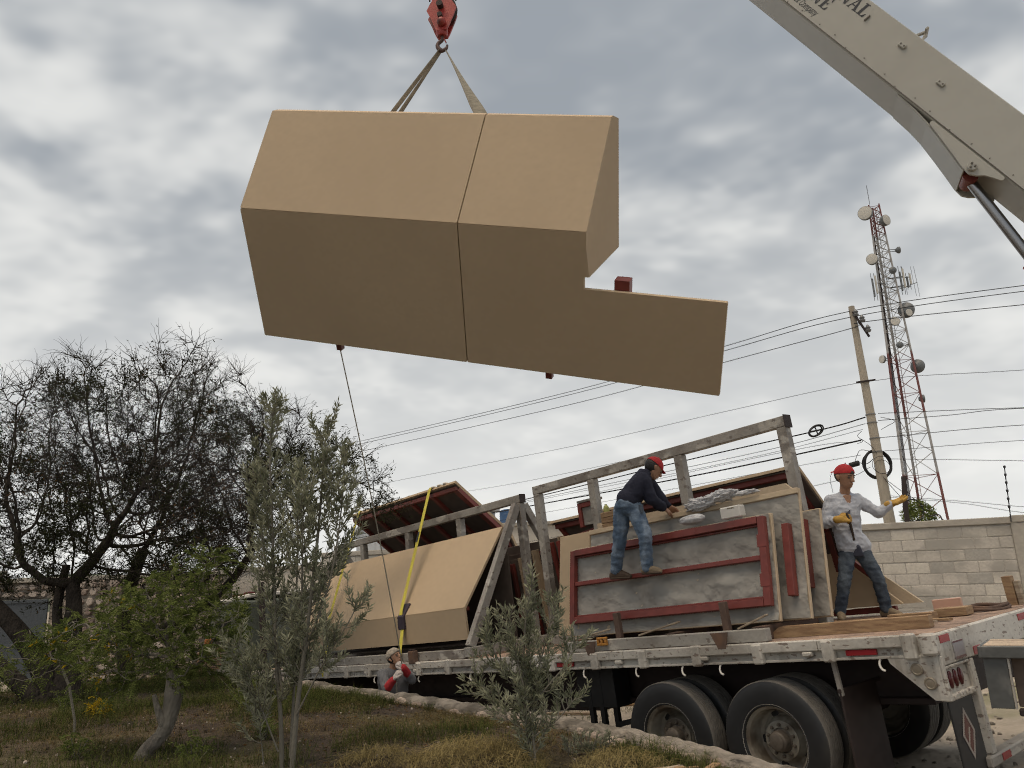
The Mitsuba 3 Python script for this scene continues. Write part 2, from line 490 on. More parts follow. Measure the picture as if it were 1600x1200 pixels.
def stone_piece(cx, cy, w, h, y, seed):
    th = np.sort(np.linspace(0, 2 * np.pi, 8, endpoint=False) + np.random.default_rng(seed).uniform(-0.25, 0.25, 8))
    r = np.random.default_rng(seed + 1).uniform(0.8, 1.08, 8)
    f = np.stack([cx + w / 2 * r * np.cos(th), cy + h / 2 * r * np.sin(th)], 1)
    b = A(cx, cy) + (f - A(cx, cy)) * 0.72
    pts = np.vstack([np.c_[f[:, 0], np.full(8, y + 0.02), f[:, 1]], np.c_[b[:, 0], np.full(8, y - 0.05), b[:, 1]]])
    return trimesh.convex.convex_hull(pts)


mat('m_stone_light', mottled((0.40, 0.345, 0.30), 0.25, 2.0, (0.22, 0.17, 0.15), 0.7, 2.0, 0.45, 0.65), 0.9)
for x0, x1, z0, z1, yy in ((-9.9, -6.3, 0.15, 2.18, SY), (-12.4, -9.95, 1.88, 2.18, SY + 0.06)):
    z = z0
    while z < z1 - 0.08:
        hh = rng.uniform(0.13, 0.22)
        x = x0
        while x < x1 - 0.1:
            ww = rng.uniform(0.15, 0.32)
            obj('stone', stone_piece(x + ww / 2, min(z + hh / 2, z1 - 0.06), ww * 0.98, hh * 0.98, yy, int(x * 1e4) % 99991 + int(z * 1e3)), rng.choice(['m_stone', 'm_stone_light']), t)
            x += ww
        z += hh
mat('m_gate', mottled((0.055, 0.066, 0.078), 0.08, 2.0, (0.045, 0.053, 0.062), 0.5, 1.5), 0.5)
t = thing('metal_gate', 'plain slate blue sheet metal gate in the stone wall', 'gate')
obj('gate_panel', boxc((-13.4, SY - 0.05, 0.15), (-9.95, SY - 0.01, 1.84), 0.006), 'm_gate', t)
obj('gate_rail', boxc((-13.4, SY - 0.075, 1.78), (-9.95, SY - 0.052, 1.85), 0.004), 'm_gate', t)
obj('gate_rail', boxc((-13.4, SY - 0.075, 0.9), (-9.95, SY - 0.052, 0.96), 0.004), 'm_gate', t)
t = thing('gate_pillar', 'pale concrete pillar at the far left above the gate', 'pillar')
obj('pillar_shaft', boxc((-12.4, SY - 0.12, 1.86), (-11.02, SY + 0.058, 2.38), 0.02), 'm_coping', t)
obj('pillar_cap', boxc((-12.45, SY - 0.17, 2.382), (-10.95, SY + 0.1, 2.47), 0.02), 'm_coping', t)
mat('m_plaster', mottled((0.50, 0.46, 0.40), 0.08, 2.0, (0.38, 0.34, 0.30), 0.6, 1.0), 0.9)
t = thing('rendered_wall', 'plain beige rendered wall seen behind the olive sapling', 'wall')
obj('wall_face', boxc((-6.9, 18.6, -0.6), (-1.5, 18.85, 2.30), 0.01), 'm_plaster', t)
obj('coping', boxc((-6.95, 18.55, 2.303), (-1.45, 18.9, 2.38), 0.01), 'm_coping', t)
# ---- far buildings
mat('m_corrugated', mottled((0.36, 0.38, 0.40), 0.06, 1.0, (0.28, 0.29, 0.30), 0.5, 0.6), 0.6)
t = thing('warehouse', 'grey corrugated metal warehouse showing above the covered load', 'building')
WX0, WX1, WY, WZ = -12.5, 1.5, 60.0, 8.4


def wh(x0, x1, z0, z1, y0=60.0, y1=80.0, c=0.02):
    R = np.array([[math.cos(0.28), -math.sin(0.28), 0], [math.sin(0.28), math.cos(0.28), 0], [0, 0, 1]])
    return xf(boxc((x0, y0 - 60, z0), (x1, y1 - 60, z1), c), R, A(-6, 60, 0))


obj('wall', wh(-4.2, 4.5, -1, 7.6), 'm_corrugated', t)
obj('roof', wh(-4.5, 4.8, 7.602, 7.9, 59.7, 80.3), 'm_corrugated', t)
for q in range(20):
    obj('cladding_rib', wh(-4.1 + q * 0.43, -3.98 + q * 0.43, 0.5, 7.55, 59.9, 59.998), 'm_corrugated', t)
obj('gutter', wh(-4.5, 4.8, 6.2, 6.35, 59.75, 59.895), 'm_grey_steel', t)


def tank(base, label, x, y, z, r, h):
    t = thing(base, label, 'tank', 'blue roof tanks')
    obj('tank_body', xf(lathe([(0, 0), (r, 0), (r, h * 0.3), (r * 1.03, h * 0.33), (r, h * 0.36), (r, h * 0.7), (r * 1.03, h * 0.73), (r, h * 0.76), (r, h), (0, h)], 28), None, A(x, y, z)), 'm_tank', t)
    obj('tank_lid', xf(lathe([(0, h * 1.12), (r * 0.4, h * 1.1), (r * 0.98, h * 1.003), (0, h * 1.003)], 28), None, A(x, y, z)), 'm_tank', t)


mat('m_tank', (0.045, 0.11, 0.24), 0.45)
tank('water_tank', 'blue roof tank on the warehouse at the peak of the covered load', -7.75, 63.0, 7.9, 0.58, 0.9)
t = thing('concrete_house', 'pale concrete house glimpsed between the two steel frames', 'building')
obj('wall', boxc((-1.6, 40, -1), (2.9, 48, 4.75), 0.02), 'm_plaster', t)
obj('roof', boxc((-1.7, 39.8, 4.752), (3.0, 48.2, 4.92), 0.02), 'm_coping', t)
obj('window', boxc((0.6, 39.95, 2.8), (1.6, 39.998, 3.9), 0.01), 'm_black', t)
tank('water_tank', 'blue roof tank seen between the two steel frames', -0.55, 41.5, 4.92, 0.36, 0.75)
t = thing('white_house', 'small white house far behind the olive sapling', 'building')
obj('wall', boxc((-13.5, 52, -1), (-9.6, 60, 3.7), 0.02), 'm_white_thing', t)
obj('roof', boxc((-13.7, 51.8, 3.702), (-9.4, 60.2, 3.95), 0.02), 'm_coping', t)
obj('window', boxc((-11.2, 51.95, 2.3), (-10.2, 51.998, 3.3), 0.01), 'm_black', t)
# low hills on the horizon
hx = np.linspace(-1.15, 0.9, 150)
hy = np.linspace(0, 1, 14)
AZ, U = np.meshgrid(hx, hy, indexing='ij')
rad = 2600 + 900 * U
hz = 150 * np.sin(np.pi * U) * (0.25 + 0.75 * meshkit.fbm(np.stack([AZ * 4, U * 2, 0 * U], -1), 4, 31)) * np.clip((0.2 - AZ) / 0.5, 0.0, 1) - 3
hm = gridmesh(hx, hy, lambda a, b: 0 * a)
hm.vertices = np.stack([rad * np.sin(AZ), rad * np.cos(AZ), hz], -1).reshape(-1, 3)
mat('m_hill', mottled((0.07, 0.085, 0.06), 0.3, 0.001), 0.95)
obj('hills', hm, 'm_hill', smooth=True)
lab('hills', 'low far hills on the horizon at the left', kind='structure')

# ---------------------------------------------------------------- the flatbed trailer (trailer frame: x rear, y far side, z up)
t = TRL = thing('flatbed_trailer', 'long dirty white flatbed semi trailer loaded with wall panels', 'trailer')
LEN, WID = 12.3, 2.44
for q in range(17):
    y0 = 0.05 + q * (WID - 0.1) / 17
    obj('deck_board', tl(boxc((-LEN, y0 + 0.003, -0.035), (-0.035, y0 + (WID - 0.1) / 17 - 0.003, rng.uniform(-0.003, 0.003)), 0.004)), 'm_deck', t)
for side, y in ((1, -0.02), (-1, WID + 0.02)):
    s = side
    obj('rub_rail', tl(cat([boxc((a, min(y, y + s * 0.04), -0.085), (b, max(y, y + s * 0.04), 0.004), 0.012) for a, b in ((-LEN, -6.2), (-6.195, -3.1), (-3.095, -0.95), (-0.945, -0.20))])), 'm_white_paint', t)
    ye = sorted((y + s * 0.045, y + s * 0.09))
    obj('side_channel', tl(boxc((-LEN, ye[0], -0.155), (-0.02, ye[1], -0.012), 0.006)), 'm_white_paint', t)
    yl = sorted((y + s * 0.02, y + s * 0.045))
    obj('lower_flange', tl(boxc((-LEN, yl[0], -0.165), (-0.04, yl[1], -0.145), 0.004)), 'm_white_paint', t)
    for q in range(19):
        x = -0.20 - q * 0.66
        yp = sorted((y - s * 0.022, y + s * 0.05))
        obj('stake_pocket', tl(boxc((x - 0.05, yp[0], -0.172), (x + 0.05, yp[1], -0.006 if q % 3 else 0.012), 0.012)), 'm_white_paint', t)
    yp = sorted((y - s * 0.025, y + s * 0.05))
    obj('corner_casting', tl(boxc((-0.115, yp[0], -0.15), (0.004, yp[1], 0.006), 0.02)), 'm_white_paint', t)
# winch lugs and rope hooks
for x in (-1.05, -2.1, -3.17, -4.4, -5.6, -6.9, -8.2):
    obj('winch_lug', tl(boxc((x - 0.045, -0.028, -0.125), (x + 0.045, 0.022, -0.088), 0.012)), 'm_white_paint', t)
for x in (-0.46, -1.95, -2.38, -2.96, -3.7, -4.6, -5.7, -6.85, -8.0):
    obj('rope_hook', tl(tube(bez((x, 0.02, -0.16), (x - 0.005, 0.0, -0.20), (x + 0.01, -0.012, -0.235), (x + 0.035, -0.012, -0.25), n=5), 0.009, 6)), 'm_white_thing', t)
# clearance tape
obj('reflector', tl(boxc((-0.72, -0.004, -0.132), (-0.47, 0.0195, -0.09), 0.002)), 'm_reflector_red', t)
obj('reflector', tl(boxc((-4.1, -0.004, -0.132), (-3.85, 0.0195, -0.09), 0.002)), 'm_reflector_red', t)
for y0, y1, z0, z1 in ((0.05, 0.22, -0.075, -0.022), (1.68, 1.88, -0.085, -0.03), (0.60, 0.74, -0.225, -0.165)):
    obj('reflector', tl(boxc((0.002, y0, z0), (0.007, y1, z1), 0.001)), 'm_reflector_red', t)
# rear beam with the light boxes
obj('rear_beam', tl(boxc((-0.10, 0.032, -0.235), (0.001, WID - 0.032, -0.004), 0.01)), 'm_white_paint', t)
for y0, y1, s in ((0.0, 0.47, 1), (WID - 0.47, WID, -1)):
    bx = [boxc((-0.03, y0 + 0.035, -0.445), (-0.018, y1, -0.232), 0.002),
          boxc((-0.02, y0 + 0.002, -0.45), (0.002, y0 + 0.04, -0.16), 0.008), boxc((-0.02, y1 - 0.03, -0.45), (0.002, y1, -0.237), 0.006),
          boxc((-0.05, y0 + 0.002, -0.475), (0.004, y1, -0.43), 0.008), boxc((-0.02, y0 + 0.04, -0.255), (0.003, y1 - 0.03, -0.237), 0.004)]
    obj('light_box', tl(cat(bx)), 'm_white_paint', t)
    for k, yy in enumerate((0.105, 0.195, 0.285)):
        yc = y0 + yy if s > 0 else y1 - yy
        l = lathe([(0, 0), (1, 0), (0.96, 0.5), (0.7, 0.85), (0, 1)], 24)
        l.vertices = np.stack([-0.017 + 0.022 * np.asarray(l.vertices)[:, 2], yc + 0.028 * np.asarray(l.vertices)[:, 0], -0.335 + 0.062 * np.asarray(l.vertices)[:, 1]], 1)
        obj('tail_light', tl(l), 'm_lamp_red', t, smooth=40)
    for k in range(4):
        obj('bolt', tl(xf(cbox((0.012, 0.022, 0.022), 0.004), None, A(0.008, y0 + 0.07 + k * 0.11, -0.453))), 'm_white_paint', t)
lp = obj('licence_plate', tl(boxc((0.003, 0.245, -0.215), (0.008, 0.435, -0.085), 0.001)), 'm_plate', t)
mat('m_plate', mottled((0.30, 0.28, 0.29), 0.1, 8.0), 0.5)
obj('plate_strip', tl(cat([boxc((0.009, 0.247, -0.214), (0.0105, 0.433, -0.195), 0.0004), boxc((0.009, 0.247, -0.098), (0.0105, 0.433, -0.086), 0.0004)])), 'm_lamp_red', t)
# gusset plates with round lamps
gp = [(-0.40, -0.15), (-0.02, -0.15), (-0.02, -0.465), (-0.11, -0.465), (-0.385, -0.20)]
for y, s in ((0.012, 1), (WID - 0.02, -1)):
    obj('gusset_plate', tl(plane_prism(gp, (0, y, 0), A(1, 0, 0), A(0, 0, 1), 0.008)), 'm_white_paint', t)
    obj('corner_post', tl(boxc((-0.075, y - 0.012, -0.47), (-0.022, y + 0.014, -0.152), 0.006)), 'm_white_paint', t)
    for gx, gz_ in ((-0.19, -0.245), (-0.115, -0.345)):
        l = lathe([(0, 0), (0.045, 0), (0.045, 0.008), (0.036, 0.014), (0.030, 0.009), (0.022, 0.011), (0, 0.013)], 24)
        l = xf(l, np.array([[1, 0, 0], [0, 0, -s], [0, s, 0]]).astype(float), A(gx, y - (0.010 if s > 0 else -0.012), gz_))
        obj('side_lamp', tl(l), 'm_lamp_dull', t, smooth=30)
# mudflaps
fl = boxc((-0.045, 0.02, -1.17), (-0.03, 0.44, -0.47), 0.003)
obj('mudflap', tl(fl), 'm_black', t)
dm = [(0.22, -0.545), (0.33, -0.72), (0.22, -0.90), (0.11, -0.72)]
dmi = [(0.22, -0.585), (0.303, -0.72), (0.22, -0.86), (0.137, -0.72)]
mat('m_decal', (0.30, 0.27, 0.25), 0.6)
obj('diamond_border', tl(plane_prism(Polygon(dm, [dmi]), (-0.027, 0, 0), A(0, 1, 0), A(0, 0, 1), 0.0015)), 'm_decal', t)
obj('diamond_panel', tl(plane_prism(Polygon(dmi).buffer(-0.004), (-0.027, 0, 0), A(0, 1, 0), A(0, 0, 1), 0.001)), 'm_lamp_red', t)
mk = [plane_prism(Polygon([(0.19 + k * 0.02, -0.76 + k * 0.03), (0.205 + k * 0.02, -0.77 + k * 0.03), (0.245 + k * 0.008, -0.70 + k * 0.01), (0.232 + k * 0.008, -0.69 + k * 0.01)]), (-0.0255, 0, 0), A(0, 1, 0), A(0, 0, 1), 0.001) for k in (-1, 0, 1)]
obj('diamond_mark', tl(cat(mk)), 'm_decal', t)
obj('mudflap', tl(boxc((-0.045, WID - 0.44, -1.15), (-0.03, WID - 0.02, -0.47), 0.003)), 'm_black', t)
obj('splash_guard', tl(xf(boxc((-0.01, 0.03, -0.78), (0.01, 0.62, 0), 0.003), None, A(-0.86, 0, -0.40))), 'm_dark_steel', t)
obj('splash_bracket', tl(bar((-0.86, 0.03, -0.15), (-0.86, 0.05, -0.44), 0.035, 0.035)), 'm_grey_steel', t)
obj('splash_bracket', tl(bar((-0.86, 0.02, -0.40), (-0.86, 0.7, -0.40), 0.03, 0.03)), 'm_dark_steel', t)
# chassis
for y in (0.72, 1.70):
    obj('chassis_beam', tl(cat([boxc((-11.5, y - 0.09, -0.20), (-0.12, y + 0.09, -0.17), 0.004), boxc((-11.5, y - 0.012, -0.55), (-0.12, y + 0.012, -0.2), 0.002), boxc((-10.5, y - 0.09, -0.60), (-0.4, y + 0.09, -0.55), 0.004),
                            plane_prism([(-10.3, -0.598), (-3.6, -0.598), (-4.2, -0.70), (-9.8, -0.70)], (0, y + 0.03, 0), A(1, 0, 0), A(0, 0, 1), 0.06)])), 'm_dark_steel', t)
for q in range(24):
    obj('cross_member', tl(boxc((-0.3 - q * 0.5 - 0.03, 0.07, -0.17), (-0.3 - q * 0.5 + 0.03, WID - 0.07, -0.04), 0.004)), 'm_dark_steel', t)
# suspension, axles
for x in (-1.54, -2.68):
    obj('axle', tl(tube([(x, 0.3, -0.81), (x, WID - 0.3, -0.81)], 0.06, 12)), 'm_dark_steel', t, smooth=40)
    for y in (0.72, 1.70):
        obj('leaf_spring', tl(cat([bar((x - 0.5, y, -0.62), (x, y, -0.74), 0.08, 0.035), bar((x, y, -0.74), (x + 0.5, y, -0.62), 0.08, 0.035)])), 'm_dark_steel', t)


def wheel_parts(flip):
    """the wheel's meshes with the axis along y, outer face towards -y (or +y when flipped), outer face of the tyre at y = 0"""
    prof = [(0.292, 0.030), (0.300, 0.012), (0.335, 0.004), (0.40, 0.0), (0.45, 0.004), (0.480, 0.013), (0.492, 0.022), (0.499, 0.030), (0.500, 0.060), (0.490, 0.062), (0.490, 0.070), (0.5, 0.072), (0.5, 0.095), (0.490, 0.097), (0.490, 0.105), (0.5, 0.107), (0.5, 0.143),
            (0.490, 0.145), (0.490, 0.153), (0.5, 0.155), (0.5, 0.178), (0.490, 0.18), (0.490, 0.188), (0.5, 0.19), (0.499, 0.220), (0.492, 0.228), (0.480, 0.237), (0.45, 0.246), (0.40, 0.25), (0.335, 0.246), (0.30, 0.238), (0.292, 0.22)]
    tyre = cat([lathe(prof[:7], 72), lathe(prof[-7:], 72)])
    tread = lathe(prof[6:-6], 72)
    rim = lathe([(0.300, 0.0300), (0.288, 0.045), (0.270, 0.055), (0.262, 0.075), (0.258, 0.15), (0.246, 0.192), (0.222, 0.208), (0.195, 0.200), (0.168, 0.160), (0.155, 0.137), (0.152, 0.135), (0.0, 0.135)], 64)
    lip = lathe([(0.3005, 0.0298), (0.302, 0.018), (0.306, 0.012), (0.312, 0.008), (0.315, 0.014), (0.3145, 0.024)], 64)
    hub = lathe([(0.0, 0.020), (0.050, 0.022), (0.066, 0.030), (0.070, 0.045), (0.078, 0.050), (0.085, 0.062), (0.088, 0.125), (0.100, 0.134)], 40)
    nuts = [xf(lathe([(0, -0.034), (0.012, -0.032), (0.016, -0.020), (0.016, 0.0)], 6), None, A(0.125 * math.cos(k), 0.125 * math.sin(k), 0.134)) for k in np.arange(10) * 2 * math.pi / 10]
    holes = [xf(lathe([(0, -0.004), (0.030, -0.004), (0.036, 0.0), (0.036, 0.004)], 20), np.array([[math.cos(k), -math.sin(k), 0], [math.sin(k), math.cos(k), 0], [0, 0, 1]]), A(0.214 * math.cos(k), 0.214 * math.sin(k), 0.203)) for k in np.arange(5) * 2 * math.pi / 5 + 0.35]
    flange = lathe([(0.160, 0.140), (0.160, 0.128), (0.152, 0.124), (0.104, 0.124), (0.100, 0.128)], 48)
    return tyre, rim, hub, nuts, holes, flange, tread, lip


WP = wheel_parts(False)


def put_wheel(x, y, flip, spin, full=True):
    s = -1.0 if flip else 1.0
    Ry = np.array([[math.cos(spin), -math.sin(spin), 0], [math.sin(spin), math.cos(spin), 0], [0, 0, 1]])
    Rw = np.array([[1, 0, 0], [0, 0, s], [0, 1, 0]]).astype(float)      # lathe z -> trailer y
    f = lambda m: tl(xf(m, Rw @ Ry, A(x, y, -0.81)))
    w = nm(TRL + '__wheel')
    tyre, rim, hub, nuts, holes, flange, tread, lip = WP
    obj('tyre', f(tyre), 'm_rubber', w, smooth=50)
    obj('tread', f(tread), 'm_tread', w, smooth=50)
    obj('rim', f(rim), 'm_rim', w, smooth=35)
    obj('rim_lip', f(lip), 'm_flange', w, smooth=50)
    if full:
        obj('hub', f(cat([hub])), 'm_hub', w, smooth=35)
        obj('hub_flange', f(flange), 'm_rim', w, smooth=35)
        for n_ in nuts:
            obj('lug_nut', f(n_), 'm_hub', w)
        for h_ in holes:
            obj('hand_hole', f(h_), 'm_black', w)


for x, sp in ((-1.54, 0.3), (-2.68, 2.0)):
    put_wheel(x, 0.0, False, sp)
    put_wheel(x, 0.56, True, 0.1, False)
    put_wheel(x, WID - 0.56, False, 0.4, False)
    put_wheel(x, WID, True, 0.8, False)
# landing gear / support legs ahead of the wheels
for k, (x, y) in enumerate(((-4.07, 0.42), (-3.90, 0.42), (-3.78, 0.5))):
    obj('support_leg', tl(cat([boxc((x - 0.03, y - 0.03, -0.93 + 0.05 * k), (x + 0.03, y + 0.03, -0.17), 0.006), bar((x, y, -0.90 + 0.05 * k), (x + (0.05, 0.05, 0.34)[k], y - 0.03, (-0.96, -0.96, -0.74)[k]), 0.055, 0.055)])), 'm_black', t)
obj('support_box', tl(boxc((-4.25, 0.40, -0.62), (-3.68, 0.66, -0.17), 0.01)), 'm_black', t)
for y in (0.5, 1.94):
    obj('landing_leg', tl(cat([boxc((-9.55, y - 0.06, -1.2), (-9.43, y + 0.06, -0.17), 0.01), boxc((-9.62, y - 0.12, -1.29), (-9.36, y + 0.12, -1.2), 0.01)])), 'm_dark_steel', t)
# rear underride guard
ug = [boxc((-0.07, 0.48, -0.92), (0.0, 0.56, -0.24), 0.006), boxc((-0.07, WID - 0.56, -0.92), (0.0, WID - 0.48, -0.24), 0.006)]
obj('underride_post', tl(ug[0]), 'm_white_paint', t)
obj('underride_post', tl(ug[1]), 'm_white_paint', t)
obj('underride_bar', tl(boxc((-0.09, 0.40, -1.0), (0.01, WID - 0.4, -0.922), 0.012)), 'm_grey_steel', t)
obj('reflector', tl(boxc((0.0112, 0.60, -0.985), (0.016, 0.76, -0.935), 0.001)), 'm_reflector_red', t)
obj('rear_crossmember', tl(boxc((-0.14, 0.48, -0.52), (-0.10, WID - 0.48, -0.22), 0.006)), 'm_dark_steel', t)

# ---------------------------------------------------------------- the load: two steel A-frames, wall panels, straps
def rail_frame(label, x0, x1, posts, zt, a_end=None):
    t = thing('loading_rack', label, 'steel frame')
    y = 1.22
    obj('top_rail', tl(boxc((x0, y - 0.05, zt - 0.11), (x1, y + 0.05, zt), 0.006)), 'm_grey_steel', t)
    for p in posts:
        obj('post', tl(boxc((p - 0.055, y - 0.05, 0.14), (p + 0.055, y + 0.05, zt - 0.113), 0.005)), 'm_grey_steel', t)
    obj('base_rail', tl(boxc((x0, y - 0.06, 0.02), (x1, y + 0.06, 0.137), 0.006)), 'm_grey_steel', t)
    return t


f1 = rail_frame('grey steel A-frame with sloping leg carrying the strapped folded panel', -11.15, -5.70, (-10.12, -8.64, -7.19, -5.77), 2.06)
for x in (-11.0, -5.77):
    for ye in (0.10, 2.34):
        s = 1 if ye < 1 else -1
        obj('leg', tl(bar((x, 1.22 - s * 0.07, 1.92), (x, ye, 0.14), 0.11, 0.09, (1, 0, 0))), 'm_grey_steel', f1)
    obj('foot', tl(boxc((x - 0.06, 0.04, 0.02), (x + 0.06, 1.157, 0.137), 0.006)), 'm_grey_steel', f1)
    obj('foot', tl(boxc((x - 0.06, 1.283, 0.02), (x + 0.06, 2.4, 0.137), 0.006)), 'm_grey_steel', f1)
obj('end_cap', tl(boxc((-5.699, 1.165, 1.945), (-5.690, 1.275, 2.065), 0.002)), 'm_dark_steel', f1)
obj('edge_beam', tl(boxc((-11.1, 0.05, 0.006), (-5.84, 0.13, 0.12), 0.006)), 'm_grey_steel', f1)
f2 = rail_frame('tall grey steel frame above the concrete panels where the man in navy works', -5.42, -1.47, (-5.36, -4.31, -2.89, -1.53), 2.11)
obj('edge_beam', tl(boxc((-3.95, 0.045, 0.006), (-1.44, 0.13, 0.115), 0.006)), 'm_grey_steel', f2)
obj('rail_cap', tl(boxc((-1.469, 1.15, 1.985), (-1.461, 1.29, 2.12), 0.002)), 'm_dark_steel', f2)
obj('foot_plate', tl(boxc((-1.66, 1.05, 0.96), (-1.40, 1.16, 1.10), 0.006)), 'm_grey_steel', f2)


# --- left chevron panel, near side
def folded(poly_yz, th_dir, x0, x1, th):
    """strip of a folded sheet: poly_yz is the outline polygon in (y, z), drawn along x."""
    return plane_prism(poly_yz, (x0, 0, 0), A(0, 1, 0), A(0, 0, 1), x1 - x0)


t = thing('folded_panel', 'beige folded wall panel strapped to the near side of the left frame', 'wall panel', None)
a0, a1, a2 = A(0.20, 0.225), A(0.185, 0.62), A(0.99, 1.65)


def thick(pts, th):
    """band polygon th wide to the far side of the polyline"""
    p = np.array(pts, float)
    d = np.diff(p, axis=0)
    d /= np.linalg.norm(d, axis=1, keepdims=True)
    n = np.stack([d[:, 1], -d[:, 0]], 1)
    off = [p[0] + n[0] * th]
    for k in range(1, len(p) - 1):
        b = n[k - 1] + n[k]
        off.append(p[k] + b * th / (1 + n[k - 1] @ n[k]))
    off.append(p[-1] + n[-1] * th)
    return [tuple(x) for x in p] + [tuple(x) for x in off[::-1]]


obj('lower_face', tl(folded(thick([a0, a1], 0.03), 1, -10.75, -5.93, 0.03)), 'm_panel', t)
obj('sloping_face', tl(folded(thick([a1 + A(0.004, 0.006), a2], 0.03), 1, -10.75, -5.93, 0.03)), 'm_panel', t)
for x in (-10.65, -9.2, -7.7, -6.15):
    obj('steel_rib', tl(cat([bar((x, 0.27, 0.24), (x, 0.26, 0.60), 0.05, 0.05, (1, 0, 0)), bar((x, 0.265, 0.64), (x, 1.0, 1.56), 0.05, 0.05, (1, 0, 0))])), 'm_red_steel', t)
obj('steel_rail', tl(cat([boxc((-10.7, 0.25, 0.25), (-5.97, 0.30, 0.30), 0.004), boxc((-10.7, 0.25, 0.585), (-5.97, 0.30, 0.635), 0.004), boxc((-10.7, 0.97, 1.52), (-5.97, 1.02, 1.57), 0.004)])), 'm_red_steel', t)
obj('back_sheet', tl(cat([boxc((-10.7, 1.06, 0.15), (-5.97, 1.075, 1.58), 0.003), boxc((-10.7, 0.32, 0.150), (-5.97, 1.055, 0.165), 0.003)])), 'm_lining', t)
# --- left roof panel on the far side, seen from beneath
t = thing('roof_panel', 'beige panel with dark red ribs underneath leaning behind the left steel frame', 'wall panel')
b0, b1, b2 = A(1.14, 2.50), A(2.12, 1.69), A(2.40, 1.05)
obj('sheet', tl(folded([(1.14, 2.50), (1.165, 2.535), (2.16, 1.715), (2.45, 1.05), (2.41, 1.03), (2.125, 1.69)], 1, -10.35, -7.12, 0.03)), 'm_panel', t)
for x in np.arange(-10.3, -7.1, 0.62):
    obj('rib', tl(cat([bar((x, 1.19, 2.41), (x, 2.09, 1.66), 0.06, 0.07, (1, 0, 0)), bar((x, 2.10, 1.64), (x, 2.36, 1.05), 0.06, 0.06, (1, 0, 0))])), 'm_red_steel', t)
obj('edge_rail', tl(cat([bar((-10.33, 1.20, 2.415), (-7.14, 1.20, 2.415), 0.09, 0.06), bar((-10.33, 2.075, 1.655), (-7.14, 2.075, 1.655), 0.07, 0.06)])), 'm_red_steel', t)
obj('edge_rail', tl(bar((-7.16, 1.21, 2.40), (-7.16, 2.08, 1.665), 0.07, 0.08, (1, 0, 0))), 'm_red_steel', t)
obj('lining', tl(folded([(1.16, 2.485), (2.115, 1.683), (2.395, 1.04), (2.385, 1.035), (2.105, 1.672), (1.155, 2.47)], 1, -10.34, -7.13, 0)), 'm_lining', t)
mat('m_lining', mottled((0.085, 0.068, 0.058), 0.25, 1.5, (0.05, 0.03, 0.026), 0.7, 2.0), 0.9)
obj('prop', tl(bar((-7.3, 2.1, 0.02), (-7.3, 2.1, 1.62), 0.07, 0.07)), 'm_red_steel', t)
obj('prop', tl(bar((-10.2, 2.1, 0.02), (-10.2, 2.1, 1.62), 0.07, 0.07)), 'm_red_steel', t)
obj('mortar_lump', tl(cat([xf(trimesh.creation.icosphere(1, 0.035), np.diag([1.6, 1.2, 0.6]), A(x, 1.18, 2.545)) for x in (-7.75, -7.58, -7.42, -9.9)])), 'm_white_thing', t)
# --- boards standing end-on between the frames
for q, (x1, y, lean, h, m_, lb) in enumerate(((-5.98, 1.42, 0.10, 1.20, 'm_panel', 'narrow beige panel edge standing right behind the sloping frame leg'), (-5.86, 1.62, 0.14, 1.28, 'm_panel', 'beige panel with red backing standing between the two frames'),
                                          (-5.50, 1.88, 0.20, 1.42, 'm_panel', 'beige board beside the left post of the tall frame'), (-5.7, 2.12, 0.2, 1.30, 'm_concrete_back', 'grey panel farthest back between the two frames'))):
    t = thing('standing_panel', lb, 'wall panel')
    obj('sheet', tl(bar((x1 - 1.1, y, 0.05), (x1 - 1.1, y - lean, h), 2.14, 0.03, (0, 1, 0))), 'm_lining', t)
    obj('backing', tl(cat([bar((x1 - 0.16, y - 0.05, 0.1), (x1 - 0.16, y - lean - 0.05, h - 0.06), 0.06, 0.05, (0, 1, 0)), bar((x1 - 2.1, y - lean * 0.9 - 0.05, h * 0.88), (x1 - 0.2, y - lean * 0.9 - 0.05, h * 0.88), 0.05, 0.05)])), 'm_red_steel', t)
    obj('end_return', tl(bar((x1 - 0.015, y + 0.01, 0.05), (x1 - 0.015, y - lean + 0.01, h + 0.01), 0.03, 0.13, (0, 1, 0))), m_, t)

# --- right stack, near side: three concrete-backed panels with red frames
LEANV = A(0, 0.205, 0.979)


def lean(x, s, off=0.0, base=(0, 0.315, 0.15)):
    """point on the leaning plane: x along, s up the slope, off towards the viewer"""
    b = A(*base)
    n = A(0, -0.979, 0.205)
    return A(x, b[1], b[2]) + LEANV * s + n * off


def lean_box(x0, x1, s0, s1, o0, o1, base, c=0.004):
    m = cbox((x1 - x0, s1 - s0, o1 - o0), c)
    R = np.array([A(1, 0, 0), LEANV, A(0, -0.979, 0.205)]).T
    return xf(m, R, lean((x0 + x1) / 2, (s0 + s1) / 2, (o0 + o1) / 2, base))


